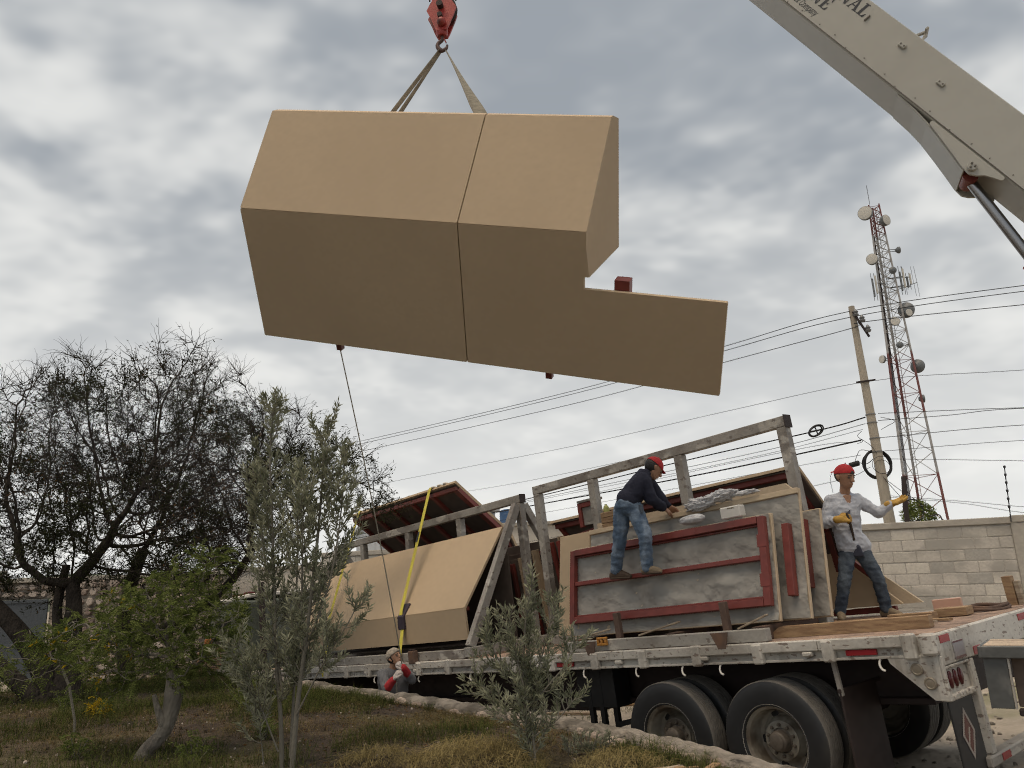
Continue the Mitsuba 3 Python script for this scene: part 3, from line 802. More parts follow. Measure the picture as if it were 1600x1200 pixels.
def lumpy(x0, x1, s0, s1, base, seed, amp=0.03):
    """the trowelled back of a panel: a fine grid with lumps"""
    nx, ns = 150, 64
    g = gridmesh(np.linspace(x0, x1, nx), np.linspace(s0, s1, ns), lambda a, b: 0 * a)
    v = np.asarray(g.vertices).copy()
    p = np.c_[v[:, 0] * 3.4, v[:, 1] * 5.2, np.zeros(len(v))]
    h = np.clip(meshkit.fbm(p, 2, seed) - 0.50, 0, 1) * 2.4
    f = meshkit.fbm(p * 4.3, 3, seed + 3) - 0.5
    hgt = amp * (h + 0.22 * f) + 0.002
    R = np.array([A(1, 0, 0), LEANV, A(0, -0.979, 0.205)])
    b = A(*base)
    w = np.c_[v[:, 0], np.full(len(v), b[1]), np.full(len(v), b[2])]
    w[:, 1:] += (v[:, 1:2] * LEANV[None, 1:] + hgt[:, None] * A(-0.979, 0.205)[None])
    g.vertices = w
    n = g.face_normals.mean(0)
    if n[1] > 0:
        g.invert()
    return g


t = thing('precast_slab', 'front grey concrete panel in a red steel frame with a middle bar', 'wall panel', None)
B1 = (0, 0.315, 0.15)
obj('slab', tl(lean_box(-4.13, -1.44, 0, 0.985, -0.035, 0, B1)), 'm_panel_edge', t)
obj('trowelled_back', tl(lumpy(-4.12, -1.45, 0.01, 0.975, B1, 4)), 'm_concrete_back', t, smooth=True)
for x0, x1, s0, s1 in ((-4.09, -4.02, 0.13, 0.95), (-1.545, -1.475, 0.13, 0.95)):
    obj('frame_upright', tl(lean_box(x0, x1, s0, s1, 0.022, 0.085, B1)), 'm_red_steel', t)
for s0, s1, d in ((0.13, 0.20, 0.087), (0.885, 0.955, 0.087), (0.545, 0.59, 0.075)):
    obj('frame_rail', tl(lean_box(-4.015, -1.55, s0, s1, 0.024, d, B1)), 'm_red_steel', t)
obj('frame_lip', tl(lean_box(-4.09, -1.475, 0.205, 0.222, 0.026, 0.05, B1)), 'm_red_steel', t)
obj('frame_lip', tl(lean_box(-4.09, -1.475, 0.865, 0.882, 0.026, 0.05, B1)), 'm_red_steel', t)
for x, s in ((-1.51, 0.72), (-1.51, 0.36), (-3.5, 0.92), (-2.4, 0.92)):
    obj('splice_plate', tl(lean_box(x - 0.05, x + 0.05, s - 0.06, s + 0.06, 0.080, 0.0895, B1, 0.002) if x > -1.6 else lean_box(x - 0.14, x + 0.14, s - 0.036, s + 0.036, 0.080, 0.0915, B1, 0.002)), 'm_red_steel', t)

t = thing('precast_slab', 'taller grey concrete panel standing just behind the red framed one', 'wall panel')
B2 = (0, 0.50, 0.14)
obj('slab', tl(lean_box(-4.02, -1.24, 0, 1.20, -0.035, 0, B2)), 'm_panel_edge', t)
obj('trowelled_back', tl(lumpy(-4.01, -1.25, 0.01, 1.14, B2, 14, 0.02)), 'm_concrete_back', t, smooth=True)
obj('top_edge', tl(lean_box(-4.02, -1.24, 1.145, 1.198, 0.0025, 0.03, B2)), 'm_panel_edge', t)
obj('frame_upright', tl(lean_box(-1.40, -1.33, 0.20, 0.86, 0.025, 0.10, B2)), 'm_red_steel', t)
obj('frame_upright', tl(lean_box(-3.95, -3.87, 0.25, 0.92, 0.025, 0.12, B2)), 'm_red_steel', t)
t = thing('beige_panel', 'upright beige panel at the left end of the red framed concrete panels', 'wall panel')
obj('slab', tl(lean_box(-4.55, -4.03, 0.02, 1.20, -0.03, 0.004, B2)), 'm_panel', t)
t = thing('precast_slab', 'third grey panel with a red steel upright behind the first two', 'wall panel')
B3 = (0, 0.74, 0.13)
obj('slab', tl(lean_box(-4.2, -1.18, 0, 1.0, -0.035, 0, B3)), 'm_panel_edge', t)
obj('trowelled_back', tl(lumpy(-4.19, -1.19, 0.01, 0.99, B3, 24, 0.02)), 'm_concrete_back', t, smooth=True)
obj('frame_upright', tl(lean_box(-1.40, -1.30, 0.26, 0.90, 0.02, 0.12, B3)), 'm_red_steel', t)
obj('frame_upright', tl(lean_box(-3.9, -3.8, 0.26, 0.90, 0.02, 0.12, B3)), 'm_red_steel', t)
# notched panel piece right of the post
t = thing('notched_panel', 'beige edged panel with a notched upper corner behind the third grey panel', 'wall panel')
npoly = [(-4.2, 0.12), (-1.36, 0.12), (-1.36, 0.95), (-1.44, 1.06), (-1.44, 1.30), (-1.56, 1.42), (-4.2, 1.42)]
obj('slab', tl(plane_prism(npoly, (0, 1.02, 0), A(1, 0.0, 0), A(0, 0.06, 1) / np.linalg.norm([0.06, 1]), 0.035)), 'm_panel_edge', t)

# --- right roof panel behind the tall frame
t = thing('roof_panel', 'beige topped panel with a dark red underside behind the tall frame', 'wall panel')
obj('sheet', tl(folded([(1.45, 1.60), (1.475, 1.635), (1.60, 1.63), (2.20, 0.98), (2.33, 0.20), (2.295, 0.20), (2.165, 0.97), (1.585, 1.595)], 1, -5.45, -1.66, 0.03)), 'm_panel', t)
for x in np.arange(-5.4, -1.7, 0.72):
    obj('rib', tl(cat([bar((x, 1.59, 1.555), (x, 2.14, 0.96), 0.06, 0.07, (1, 0, 0)), bar((x, 2.16, 0.94), (x, 2.26, 0.2), 0.06, 0.06, (1, 0, 0))])), 'm_red_steel', t)
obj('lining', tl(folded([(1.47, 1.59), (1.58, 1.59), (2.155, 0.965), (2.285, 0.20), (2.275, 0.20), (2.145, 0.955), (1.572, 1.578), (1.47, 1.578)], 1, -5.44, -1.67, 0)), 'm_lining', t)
obj('edge_rail', tl(bar((-5.43, 1.57, 1.555), (-1.68, 1.57, 1.555), 0.10, 0.07)), 'm_red_steel', t)
obj('edge_rail', tl(bar((-5.43, 1.95, 1.14), (-1.68, 1.95, 1.14), 0.08, 0.07)), 'm_red_steel', t)
obj('red_upstand', tl(cat([bar((-5.3, 1.40, 1.30), (-4.25, 1.40, 1.42), 0.06, 0.06), bar((-5.25, 1.40, 1.05), (-5.25, 1.40, 1.34), 0.06, 0.06), bar((-5.05, 1.40, 1.05), (-5.05, 1.40, 1.34), 0.06, 0.06), bar((-4.75, 1.40, 1.05), (-4.75, 1.40, 1.36), 0.06, 0.06)])), 'm_red_steel', t)
# --- trapezoid sheets sticking out at the rear on the far side
t = thing('sloped_panel', 'grey backed panel with a slanting end behind the man in the white shirt', 'wall panel')
obj('slab', tl(plane_prism([(-4.0, 0.10), (-1.04, 0.10), (-2.10, 1.04), (-4.0, 1.04)], (0, 2.34, 0), A(1, 0, 0), A(0, 0, 1), -0.03 + 0.06)), 'm_panel_edge', t)
obj('back_face', tl(plane_prism([(-4.0, 0.12), (-1.10, 0.12), (-2.12, 1.02), (-4.0, 1.02)], (0, 2.337, 0), A(1, 0, 0), A(0, 0, 1), 0.003)), 'm_concrete_back', t)
t = thing('sloped_panel', 'smooth beige panel with a slanting red edge behind the legs of the man in white', 'wall panel')
obj('slab', tl(plane_prism([(-4.0, 0.11), (-1.19, 0.11), (-1.97, 0.855), (-4.0, 0.855)], (0, 2.22, 0), A(1, 0, 0), A(0, 0, 1), 0.03)), 'm_panel', t)
obj('red_edge', tl(bar((-2.0, 2.225, 0.93), (-1.42, 2.225, 0.37), 0.045, 0.05)), 'm_red_steel', t)
obj('red_edge', tl(bar((-4.0, 2.275, 0.06), (-1.3, 2.275, 0.06), 0.05, 0.06)), 'm_red_steel', t)
# --- stakes and brackets on the near edge
for q, x in enumerate((-1.91, -3.26)):
    t = thing('steel_stake', ('rusty steel stake holding the framed panel, nearer the man in white', 'rusty steel stake holding the framed panel, nearer the tall frame')[q], 'stake')
    obj('post', tl(boxc((x - 0.035, 0.135, 0.0), (x + 0.035, 0.19, 0.37), 0.005)), 'm_red_dark', t)
    xb = x + (0.03 if q == 0 else -0.28)
    obj('bracket', tl(plane_prism([(xb - 0.10, 0.11), (xb + 0.09, 0.11), (xb + 0.045, -0.03), (xb - 0.035, -0.03)], (0, -0.022, 0), A(1, 0, 0), A(0, 0, 1), -0.012)), 'm_red_dark', t)
mat('m_red_dark', mottled((0.10, 0.065, 0.05), 0.3, 4.0, (0.17, 0.09, 0.05), 0.6, 6.0), 0.8)
t = thing('corner_block', 'dark wooden block on the trailer edge beside the worker in the beanie', 'block')
obj('block_body', tl(boxc((-7.03, -0.03, -0.02), (-6.88, 0.045, 0.15), 0.01)), 'm_red_dark', t)
obj('block_cap', tl(boxc((-7.0, -0.025, 0.151), (-6.92, 0.04, 0.17), 0.004)), 'm_dark_steel', t)
t = thing('strap_ratchet', 'small orange strap ratchet lying on the trailer edge', 'tool')
obj('body', tl(cat([boxc((-3.45, -0.005, 0.062), (-3.31, 0.03, 0.085), 0.006), boxc((-3.45, -0.005, 0.122), (-3.31, 0.03, 0.145), 0.006)] + [boxc((x - 0.014, -0.004, 0.086), (x + 0.014, 0.029, 0.121), 0.004) for x in (-3.433, -3.38, -3.327)])), 'm_orange', t)


# --- straps
def ribbon(pts, w, wdir, th=0.004):
    p = np.asarray(pts, float)
    wd = np.asarray(wdir, float)
    d = np.gradient(p, axis=0)
    n = np.cross(d, wd)
    n /= np.linalg.norm(n, axis=1, keepdims=True)
    v = np.concatenate([p + wd * w / 2 + n * th, p - wd * w / 2 + n * th, p - wd * w / 2, p + wd * w / 2])
    k = len(p)
    i = np.arange(k - 1)
    f = []
    for a, b in ((0, 1), (1, 2), (2, 3), (3, 0)):
        f += [np.stack([a * k + i, b * k + i, b * k + i + 1], 1), np.stack([a * k + i, b * k + i + 1, a * k + i + 1], 1)]
    m = trimesh.Trimesh(v, np.vstack(f), process=False)
    m.fix_normals()
    return m


for q, (xr, xf_, xb, lb) in enumerate(((-7.78, -7.42, -7.30, 'yellow ratchet strap with a dark corner guard over the folded panel'), (-10.05, -9.62, -9.5, 'yellow ratchet strap mostly hidden behind the olive sapling'))):
    t = thing('ratchet_strap', lb, 'strap')
    pts = [(xr - 0.1, 2.1, 1.86), (xr, 1.30, 2.475), (xr, 1.15, 2.55), (xr + 0.01, 1.11, 2.50), (xf_ - 0.02, 0.19, 0.70), (xf_, 0.155, 0.60), (xf_ + 0.02, 0.16, 0.45), (xb, 0.0, 0.04), (xb, -0.045, -0.02), (xb, -0.03, -0.14)]
    P_ = np.vstack([np.linspace(a, b, 6, endpoint=False) for a, b in zip(np.array(pts[:-1]), np.array(pts[1:]))] + [np.array(pts[-1:])])
    obj('webbing', tl(ribbon(P_, 0.075, A(1, 0, 0))), 'm_yellow', t)
    obj('ratchet', tl(boxc((xb - 0.05, -0.03, -0.02), (xb + 0.05, 0.0, 0.10), 0.008)), 'm_dark_steel', t)
    obj('print_mark', tl(ribbon(np.linspace(A(xr + 0.13, 0.77, 1.835), A(xr + 0.155, 0.69, 1.68), 4) + A(0, -0.012, 0.006), 0.035, A(1, 0, 0), 0.002)), 'm_text', t)
    if q == 0:
        obj('corner_guard', tl(cat([xf(cbox((0.15, 0.05, 0.19), 0.02), None, A(xf_, 0.165, 0.53)), bar((xf_, 0.165, 0.61), (xf_, 0.30, 0.78), 0.15, 0.035, (0, -1, 0.7))])), 'm_guard', t)
mat('m_guard', (0.035, 0.025, 0.04), 0.6)


# --- odds and ends on the load and deck
def crumple(size, seed, amp=0.25, sub=3):
    m = trimesh.creation.icosphere(sub, 1.0)
    v = np.asarray(m.vertices)
    k = 1 + amp * 2 * (meshkit.fbm(v * 2.6 + seed, 4, seed) - 0.5) + amp * np.abs(meshkit.noise(v * 5 + seed, seed) - 0.5)
    m.vertices = v * k[:, None] * np.asarray(size) / 2
    return m


mat('m_film', mottled((0.46, 0.46, 0.47), 0.45, 9.0), 0.18, clearcoat=1.0)
t = thing('plastic_bag', 'crumpled clear plastic sheeting on top of the concrete panels', 'plastic sheeting')
obj('bundle', tl(cat([xf(crumple((0.34, 0.17, 0.12), 3, 0.55, 4), None, A(-2.34, 0.69, 1.35)), xf(crumple((0.32, 0.16, 0.11), 5, 0.55, 4), None, A(-2.08, 0.7, 1.39)), xf(crumple((0.28, 0.10, 0.05), 9, 0.5), None, A(-1.80, 0.72, 1.37))])), 'm_film', t, smooth=12)
t = thing('plastic_roll', 'small plastic wrapped roll on the red frame beside the white box', 'roll')
obj('roll_body', tl(xf(crumple((0.30, 0.14, 0.10), 12, 0.15), None, A(-2.32, 0.48, 1.19))), 'm_film', t, smooth=40)
t = thing('white_box', 'small white box standing on the framed concrete panel', 'box')
obj('box_body', tl(boxc((-1.97, 0.47, 1.13), (-1.74, 0.57, 1.245), 0.01)), 'm_white_thing', t)
obj('box_tab', tl(boxc((-1.88, 0.468, 1.22), (-1.80, 0.4695, 1.232), 0.0005)), 'm_lamp_dull', t)
t = thing('timber_block', 'brown stacked timber block behind the man in navy', 'timber block')
for k in range(3):
    obj('piece', tl(boxc((-3.80, 0.72 + 0.0, 1.30 + k * 0.065), (-3.50, 0.90, 1.362 + k * 0.065), 0.006)), 'm_wood', t)
t = thing('green_bottle', 'small greenish bottle on the timber block', 'bottle')
obj('bottle_body', tl(xf(lathe([(0, 0), (0.032, 0), (0.036, 0.008), (0.036, 0.055), (0.025, 0.078), (0.015, 0.085), (0.015, 0.098), (0, 0.098)], 16), None, A(-3.78, 0.82, 1.496))), 'm_green', t, smooth=40)
mat('m_green', (0.30, 0.32, 0.10), 0.4)
t = thing('red_crate', 'small red steel framed panel piece left of the second post', 'panel piece')
obj('infill', tl(boxc((-4.70, 1.32, 1.46), (-4.36, 1.34, 1.74), 0.003)), 'm_concrete_back', t)
obj('frame', tl(cat([boxc((-4.72, 1.29, 1.44), (-4.66, 1.35, 1.75), 0.004), boxc((-4.40, 1.29, 1.44), (-4.34, 1.35, 1.75), 0.004), boxc((-4.66, 1.29, 1.69), (-4.40, 1.35, 1.75), 0.004)])), 'm_red_steel', t)
obj('lid', tl(boxc((-4.71, 1.28, 1.753), (-4.35, 1.40, 1.785), 0.004)), 'm_concrete_back', t)
t = thing('timber_beam', 'long squared timber lying along the trailer edge at the feet of the man in white', 'timber')
obj('beam_body', tl(plane_prism([(-1.60, 0.0), (-0.22, 0.0), (-0.22, 0.095), (-1.50, 0.095), (-1.57, 0.05)], (0, 0.56, 0.004), A(0.9965, 0.083, 0), A(0, 0, 1), 0.10)), 'm_wood', t)
for q, (x0, y0, x1, y1, w, h, lb, m_) in enumerate(((-1.9, 1.42, -1.0, 1.30, 0.14, 0.035, 'thin board under the right shoe of the man in white', 'm_wood'), (-0.95, 1.36, -0.52, 1.30, 0.10, 0.06, 'short offcut behind the long squared timber', 'm_wood'),
                                          (-1.7, 0.95, -0.9, 1.0, 0.16, 0.025, 'flat weathered board between timber and shoes', 'm_wood_grey'), (-0.50, 1.12, -0.28, 1.02, 0.05, 0.02, 'splintered batten near the rear corner of the deck', 'm_wood'), (-0.62, 0.96, -0.35, 0.9, 0.04, 0.02, 'thin batten beside the end of the squared timber', 'm_wood_grey'))):
    t = thing('wood_offcut', lb, 'wood offcut')
    obj('board', tl(bar((x0, y0, 0.006 + h / 2), (x1, y1, 0.006 + h / 2), w, h)), m_, t)
t = thing('wood_plank', 'thick brown plank piece lying on the deck near the rear end', 'plank')
obj('plank_body', tl(bar((-0.60, 1.56, 0.04), (-0.33, 1.58, 0.04), 0.20, 0.072)), 'm_wood', t)
t = thing('plastic_sheet', 'pinkish translucent sheet lying behind the thick plank', 'sheet')
obj('sheet_body', tl(bar((-0.93, 2.28, 0.06), (-0.68, 2.34, 0.06), 0.10, 0.11)), 'm_pink', t)
mat('m_pink', (0.50, 0.30, 0.22), 0.4)
t = thing('chain_coil', 'dark coil of chain and rope on the far rear corner of the deck', 'coil')
co = []
for k in range(2):
    th = np.linspace(0, 2 * np.pi, 40)
    co.append(tube(np.stack([-0.34 + (0.19 - 0.012 * k) * np.cos(th), 1.98 + (0.22 - 0.02 * k) * np.sin(th), 0.016 + 0.022 * k + 0.008 * np.sin(th * 3 + k)], 1), 0.016, 6))
obj('coil_body', tl(cat(co)), 'm_red_dark', t, smooth=True)
t = thing('timber_stub', 'short upright timber stub at the far rear corner of the trailer', 'timber')
obj('stub_post', tl(boxc((-0.27, 2.33, 0.0), (-0.19, 2.42, 0.27), 0.005)), 'm_wood', t)
obj('stub_post', tl(boxc((-0.185, 2.35, 0.0), (-0.14, 2.42, 0.22), 0.005)), 'm_wood_grey', t)
for q, (a, b, w) in enumerate((((-3.95, 0.10, 0.125), (-3.35, 0.12, 0.21), 0.05), ((-2.95, 0.12, 0.13), (-2.45, 0.16, 0.225), 0.05), ((-1.75, 0.1, 0.125), (-1.45, 0.14, 0.225), 0.035))):
    t = thing('wood_batten', ('thin batten leaning at the left stake', 'thin batten leaning in the gap under the framed panel', 'thin batten leaning beside the right stake')[q], 'batten')
    obj('batten_body', tl(bar(a, b, w, 0.015)), 'm_wood_grey', t)
for q, x in enumerate((-3.9, -2.6, -1.6)):
    t = thing('timber_bearer', ('dark timber bearer under the left end of the framed panel', 'dark timber bearer under the middle of the framed panel', 'dark timber bearer under the right end of the framed panel')[q], 'bearer')
    obj('bearer_body', tl(boxc((x - 0.05, 0.16, 0.004), (x + 0.05, 1.14, 0.125), 0.006)), 'm_red_dark', t)

# ---------------------------------------------------------------- the hanging panel, its slings and the crane
HO = A(-2.9434, 8.0878, 5.8525)
E1 = A(0.925, -0.2863, -0.2496); E1 /= np.linalg.norm(E1)
E2 = A(0.0036, 0.6632, -0.7472); E2 -= E1 * (E1 @ E2); E2 /= np.linalg.norm(E2)
E3 = A(0.257, -0.0115, 0.9654); E3 -= E1 * (E1 @ E3); E3 /= np.linalg.norm(E3)
NL = np.cross(E1, E2)                       # into the panel (away from the viewer and up)
NU = np.cross(E3, E1); NU /= np.linalg.norm(NU)
t = HP = thing('hanging_panel', 'large beige L-shaped folded wall panel hanging from the crane hook', 'wall panel')
GAP = 0.006
LJ, L1, L2, HL, H1, LC, HU = 2.661, 4.0, 5.349, 1.539, 0.571, 3.975, 1.248
TH = 0.045


def lowface(poly, th=TH, off=0.0):
    return plane_prism(poly, HO, E1, E2, th, off)


def upface(poly, th=TH, off=0.0):
    # coordinates (along E1, up E3); thickness away from the viewer
    n = np.cross(E1, E3)
    s = 1.0 if n @ A(0, 1, 0) > 0 else -1.0
    m = xf(prism(poly, th), np.array([E1, E3, n * s]).T, HO + n * s * off)
    return m


def soft(poly, r=0.012):
    return Polygon(poly).buffer(-r).buffer(r, 4)


obj('lower_face', lowface(soft([(0, 0.004), (LJ - GAP, 0.004), (LJ - GAP, HL), (0, HL)])), 'm_panel', t)
obj('lower_face', lowface(soft([(LJ + GAP, 0.004), (L1, 0.004), (L1, 0.45), (LC, 0.45), (LC, H1), (L2, H1), (L2, HL), (LJ + GAP, HL)])), 'm_panel', t)
obj('upper_face', upface(soft([(0, 0.004), (LJ - GAP, 0.004), (LJ - GAP, HU), (0, HU)])), 'm_panel', t)
obj('upper_face', upface(soft([(LJ + GAP, 0.004), (L1, 0.004), (L1, HU), (LJ + GAP, HU)])), 'm_panel', t)
# joint strips behind the gaps
obj('joint_strip', cat([lowface([(LJ - 0.05, 0.01), (LJ + 0.05, 0.01), (LJ + 0.05, HL - 0.01), (LJ - 0.05, HL - 0.01)], 0.02, TH + 0.001), upface([(LJ - 0.05, 0.01), (LJ + 0.05, 0.01), (LJ + 0.05, HU - 0.01), (LJ - 0.05, HU - 0.01)], 0.02, TH + 0.001)]), 'm_black', t)
# top return: a narrow strip folded back along the upper edge, and the closed right end
NUa = np.cross(E1, E3); NUa = NUa if NUa[1] > 0 else -NUa
TOPD = NUa * 0.85 + E3 * 0.35; TOPD /= np.linalg.norm(TOPD)
CHD = E3 * 0.72 + NUa * 0.69; CHD /= np.linalg.norm(CHD)
for a, b in ((0.0, LJ - GAP), (LJ + GAP, L1)):
    obj('top_return', plane_prism([(a + 0.01, 0.0), (b, 0.0), (b, 0.16), (a + 0.07, 0.16)], HO + E3 * (HU + 0.001) + CHD * 0.063, E1, TOPD, 0.03, -0.032 if np.cross(E1, TOPD)[2] > 0 else 0.002), 'm_panel_top', t)
for a, b in ((0.0, LJ - GAP), (LJ + GAP, L1)):
    obj('bevelled_edge', plane_prism([(a + 0.004, 0.0), (b, 0.0), (b, 0.062), (a + 0.05 * (a == 0.0), 0.062)], HO + E3 * (HU + 0.001), E1, CHD, 0.02, -0.02 if np.cross(E1, CHD) @ A(0, -1, 0) > 0 else 0.0), 'm_panel_top', t)
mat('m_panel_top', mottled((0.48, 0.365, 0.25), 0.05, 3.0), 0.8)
# right return (closing face): corners C, D (top), back top, back bottom, C2
Cc = HO + E1 * L1
Dd = Cc + E3 * HU
C2 = Cc + E2 * 0.45
back = A(0.335, 0.62, 0.15)
ret = np.array([Cc, Dd, Dd + CHD * 0.062, Dd + CHD * 0.062 + TOPD * 0.14, A(1.172, 7.66, 5.01), C2])


def flat_prism(pts, th, away):
    p = np.asarray(pts, float)
    c = p.mean(0)
    u_, s_, v_ = np.linalg.svd(p - c)
    n = v_[2]
    if n @ (np.asarray(away) - c) < 0:
        n = -n
    e1 = v_[0]
    e2 = np.cross(n, e1)
    q = np.stack([(p - c) @ e1, (p - c) @ e2], 1)
    return plane_prism(Polygon(q), c, e1, e2, th)


obj('end_return', flat_prism(ret + A(0.004, -0.002, 0), 0.035, HO + A(0, 1, 0)), 'm_panel', t)
# steel sub-frame behind: stubs show past the edges
def onlow(a, b, off):
    return HO + E1 * a + E2 * b + NL * off


SGN = 1.0 if NL @ A(0, 1, 0) > 0 else -1.0
for a in (0.95, 3.55):
    obj('steel_stub', bar(onlow(a, 0.3, SGN * 0.13), onlow(a + 0.01, HL + 0.12, SGN * 0.13), 0.07, 0.07, NL), 'm_red_steel', t)
obj('steel_stub', bar(onlow(4.34, H1 - 0.10, SGN * 0.12), onlow(4.34, HL - 0.2, SGN * 0.12), 0.15, 0.12, NL), 'm_red_steel', t)
obj('steel_rail', cat([bar(onlow(0.1, b, SGN * 0.075), onlow(e, b, SGN * 0.075), 0.06, 0.05, NL) for b, e in ((0.2, 3.9), (0.9, 5.2), (1.35, 5.2))]), 'm_red_steel', t)

# hook block
HK = A(-0.61, 7.56, 7.33)                    # bottom of the hook
t = thing('hook_block', 'worn red crane hook block at the top of the picture', 'hook block')
hb = HK + A(0, 0, 0.20)
side = Polygon([(-0.055, 0.03), (0.055, 0.03), (0.085, 0.09), (0.145, 0.235), (0.168, 0.305), (0.105, 0.42), (0.09, 0.60), (-0.09, 0.60), (-0.105, 0.42), (-0.168, 0.305), (-0.13, 0.22), (-0.085, 0.09)])
for k, dy in enumerate((-0.10, 0.04)):
    sp = plane_prism(side.buffer(-0.012).buffer(0.012, 3), hb + A(0, dy, 0), A(0.985, -0.17, 0), A(0, 0, 1), -0.022)
    obj('cheek_plate', sp, 'm_hook_red', t)
R_ = frame((0.17, 0.985, 0))
sh = lathe([(0.0, -0.035), (0.16, -0.035), (0.16, -0.028), (0.13, 0.0), (0.16, 0.028), (0.16, 0.035), (0, 0.035)], 40)
obj('sheave', xf(sh, R_, hb + A(0.012, -0.035, 0.33)), 'm_dark_steel', t, smooth=30)
obj('axle_pin', cat([xf(lathe([(0, -0.13), (0.035, -0.13), (0.035, 0.13), (0, 0.13)], 20), R_, hb + A(0.005, -0.035, 0.33)), xf(lathe([(0, -0.13), (0.028, -0.13), (0.028, 0.13), (0, 0.13)], 20), R_, hb + A(0.005, -0.035, 0.19))]), 'm_dark_steel', t, smooth=30)
obj('swivel', cat([xf(lathe([(0, 0), (0.05, 0), (0.065, 0.03), (0.065, 0.10), (0.045, 0.13), (0, 0.13)], 24), None, hb + A(0, -0.035, -0.005)), xf(trimesh.creation.icosphere(2, 0.05), None, hb + A(0.0, -0.125, 0.115))]), 'm_hook_red', t, smooth=30)
hp = bez(hb + A(0, -0.035, 0.0), hb + A(0.0, -0.035, -0.05), hb + A(-0.045, -0.03, -0.09), hb + A(-0.05, -0.03, -0.14), hb + A(-0.01, -0.035, -0.185), hb + A(0.04, -0.04, -0.165), hb + A(0.055, -0.04, -0.12), n=6)
obj('hook', tube(hp, np.interp(np.arange(len(hp)), [0, len(hp) * 0.6, len(hp) - 1], [0.018, 0.026, 0.012]), 10), 'm_hook_dark', t, smooth=True)
mat('m_hook_dark', (0.10, 0.06, 0.055), 0.5, 0.3)
obj('latch', bar(hb + A(0.02, -0.06, -0.05), hb + A(0.045, -0.06, -0.11), 0.02, 0.012), 'm_hook_red', t)
# sling legs
t = thing('lifting_sling', 'grey webbing sling running from the hook to the hanging panel', 'sling')
s0 = HK + A(0.0, -0.035, 0.035)
topL = HO + E1 * 1.22 + E3 * HU + TOPD * 0.16
topR = HO + E1 * 2.70 + E3 * HU + TOPD * 0.13


def twist_strap(p, q, w0, w1, d0, d1, n=24):
    p, q = np.asarray(p, float), np.asarray(q, float)
    k = np.linspace(0, 1, n)[:, None]
    c = p + (q - p) * k
    d = np.asarray(d0) * (1 - k) + np.asarray(d1) * k
    d /= np.linalg.norm(d, axis=1, keepdims=True)
    w = w0 + (w1 - w0) * np.clip(k * 1.6, 0, 1)
    nn = np.cross(q - p, d)
    nn /= np.linalg.norm(nn, axis=1, keepdims=True)
    v = np.concatenate([c + d * w / 2 + nn * 0.004, c - d * w / 2 + nn * 0.004, c - d * w / 2 - nn * 0.004, c + d * w / 2 - nn * 0.004])
    i = np.arange(n - 1)
    f = []
    for a, b in ((0, 1), (1, 2), (2, 3), (3, 0)):
        f += [np.stack([a * n + i, b * n + i, b * n + i + 1], 1), np.stack([a * n + i, b * n + i + 1, a * n + i + 1], 1)]
    return trimesh.Trimesh(v, np.vstack(f), process=False)


obj('left_leg', cat([twist_strap(s0 + A(-0.02, 0, 0), topL + A(0, 0, -0.3), 0.05, 0.075, (0.2, 1, 0.1), (0.6, 0.8, 0.4)), twist_strap(s0 + A(-0.02, 0.04, 0), topL + A(0.05, 0.12, -0.3), 0.03, 0.07, (0.2, 1, 0.1), (0.6, 0.8, 0.4))]), 'm_webbing', t)
obj('right_leg', twist_strap(s0 + A(0.03, 0, 0), topR + A(0.02, 0, -0.3), 0.03, 0.145, (0.4, 1, 0.1), (0.93, -0.3, -0.05)), 'm_webbing', t)

# the crane boom: a tapered box section from low right to above the hook
BP = A(3.7753, 5.9708, 5.5133)
BA = A(-0.5254, 0.1896, 0.8294); BA /= np.linalg.norm(BA)
BH_ = A(0.3395, 0.9406, 0.0)                              # across (away from the viewer)
BU = np.cross(BH_, BA); BU = BU if BU[2] > 0 else -BU
t = BM = thing('crane_boom', 'pale grey telescopic crane boom crossing the top right corner', 'crane')


def bp(a, u, h):
    return BP + BA * a + BU * u + BH_ * h


def boom_box(a0, a1, u0, u1, h0, h1, c=0.02):
    m = cbox((a1 - a0, u1 - u0, h1 - h0), c)
    return xf(m, np.array([BA, BU, BH_]).T, bp((a0 + a1) / 2, (u0 + u1) / 2, (h0 + h1) / 2))


UB, UT, HW = -0.222, 0.255, 0.43
obj('main_section', boom_box(-4.2, 3.6, UB, UT, 0, HW, 0.012), 'm_boom', t)
obj('inner_section', boom_box(3.601, 6.6, UB + 0.04, UT - 0.04, 0.035, HW - 0.035, 0.012), 'm_boom', t)
obj('tip_section', boom_box(6.601, 8.5, UB + 0.08, UT - 0.08, 0.07, HW - 0.07, 0.012), 'm_boom', t)
obj('boom_head', cat([boom_box(8.2, 8.62, UB - 0.05, UT, 0.05, 0.09, 0.006), boom_box(8.2, 8.62, UB - 0.05, UT, HW - 0.09, HW - 0.05, 0.006)]), 'm_boom', t)
obj('head_sheave', xf(lathe([(0, -0.05), (0.17, -0.05), (0.14, 0), (0.17, 0.05), (0, 0.05)], 32), frame(BH_), bp(8.45, UB + 0.1, HW / 2)), 'm_dark_steel', t, smooth=30)
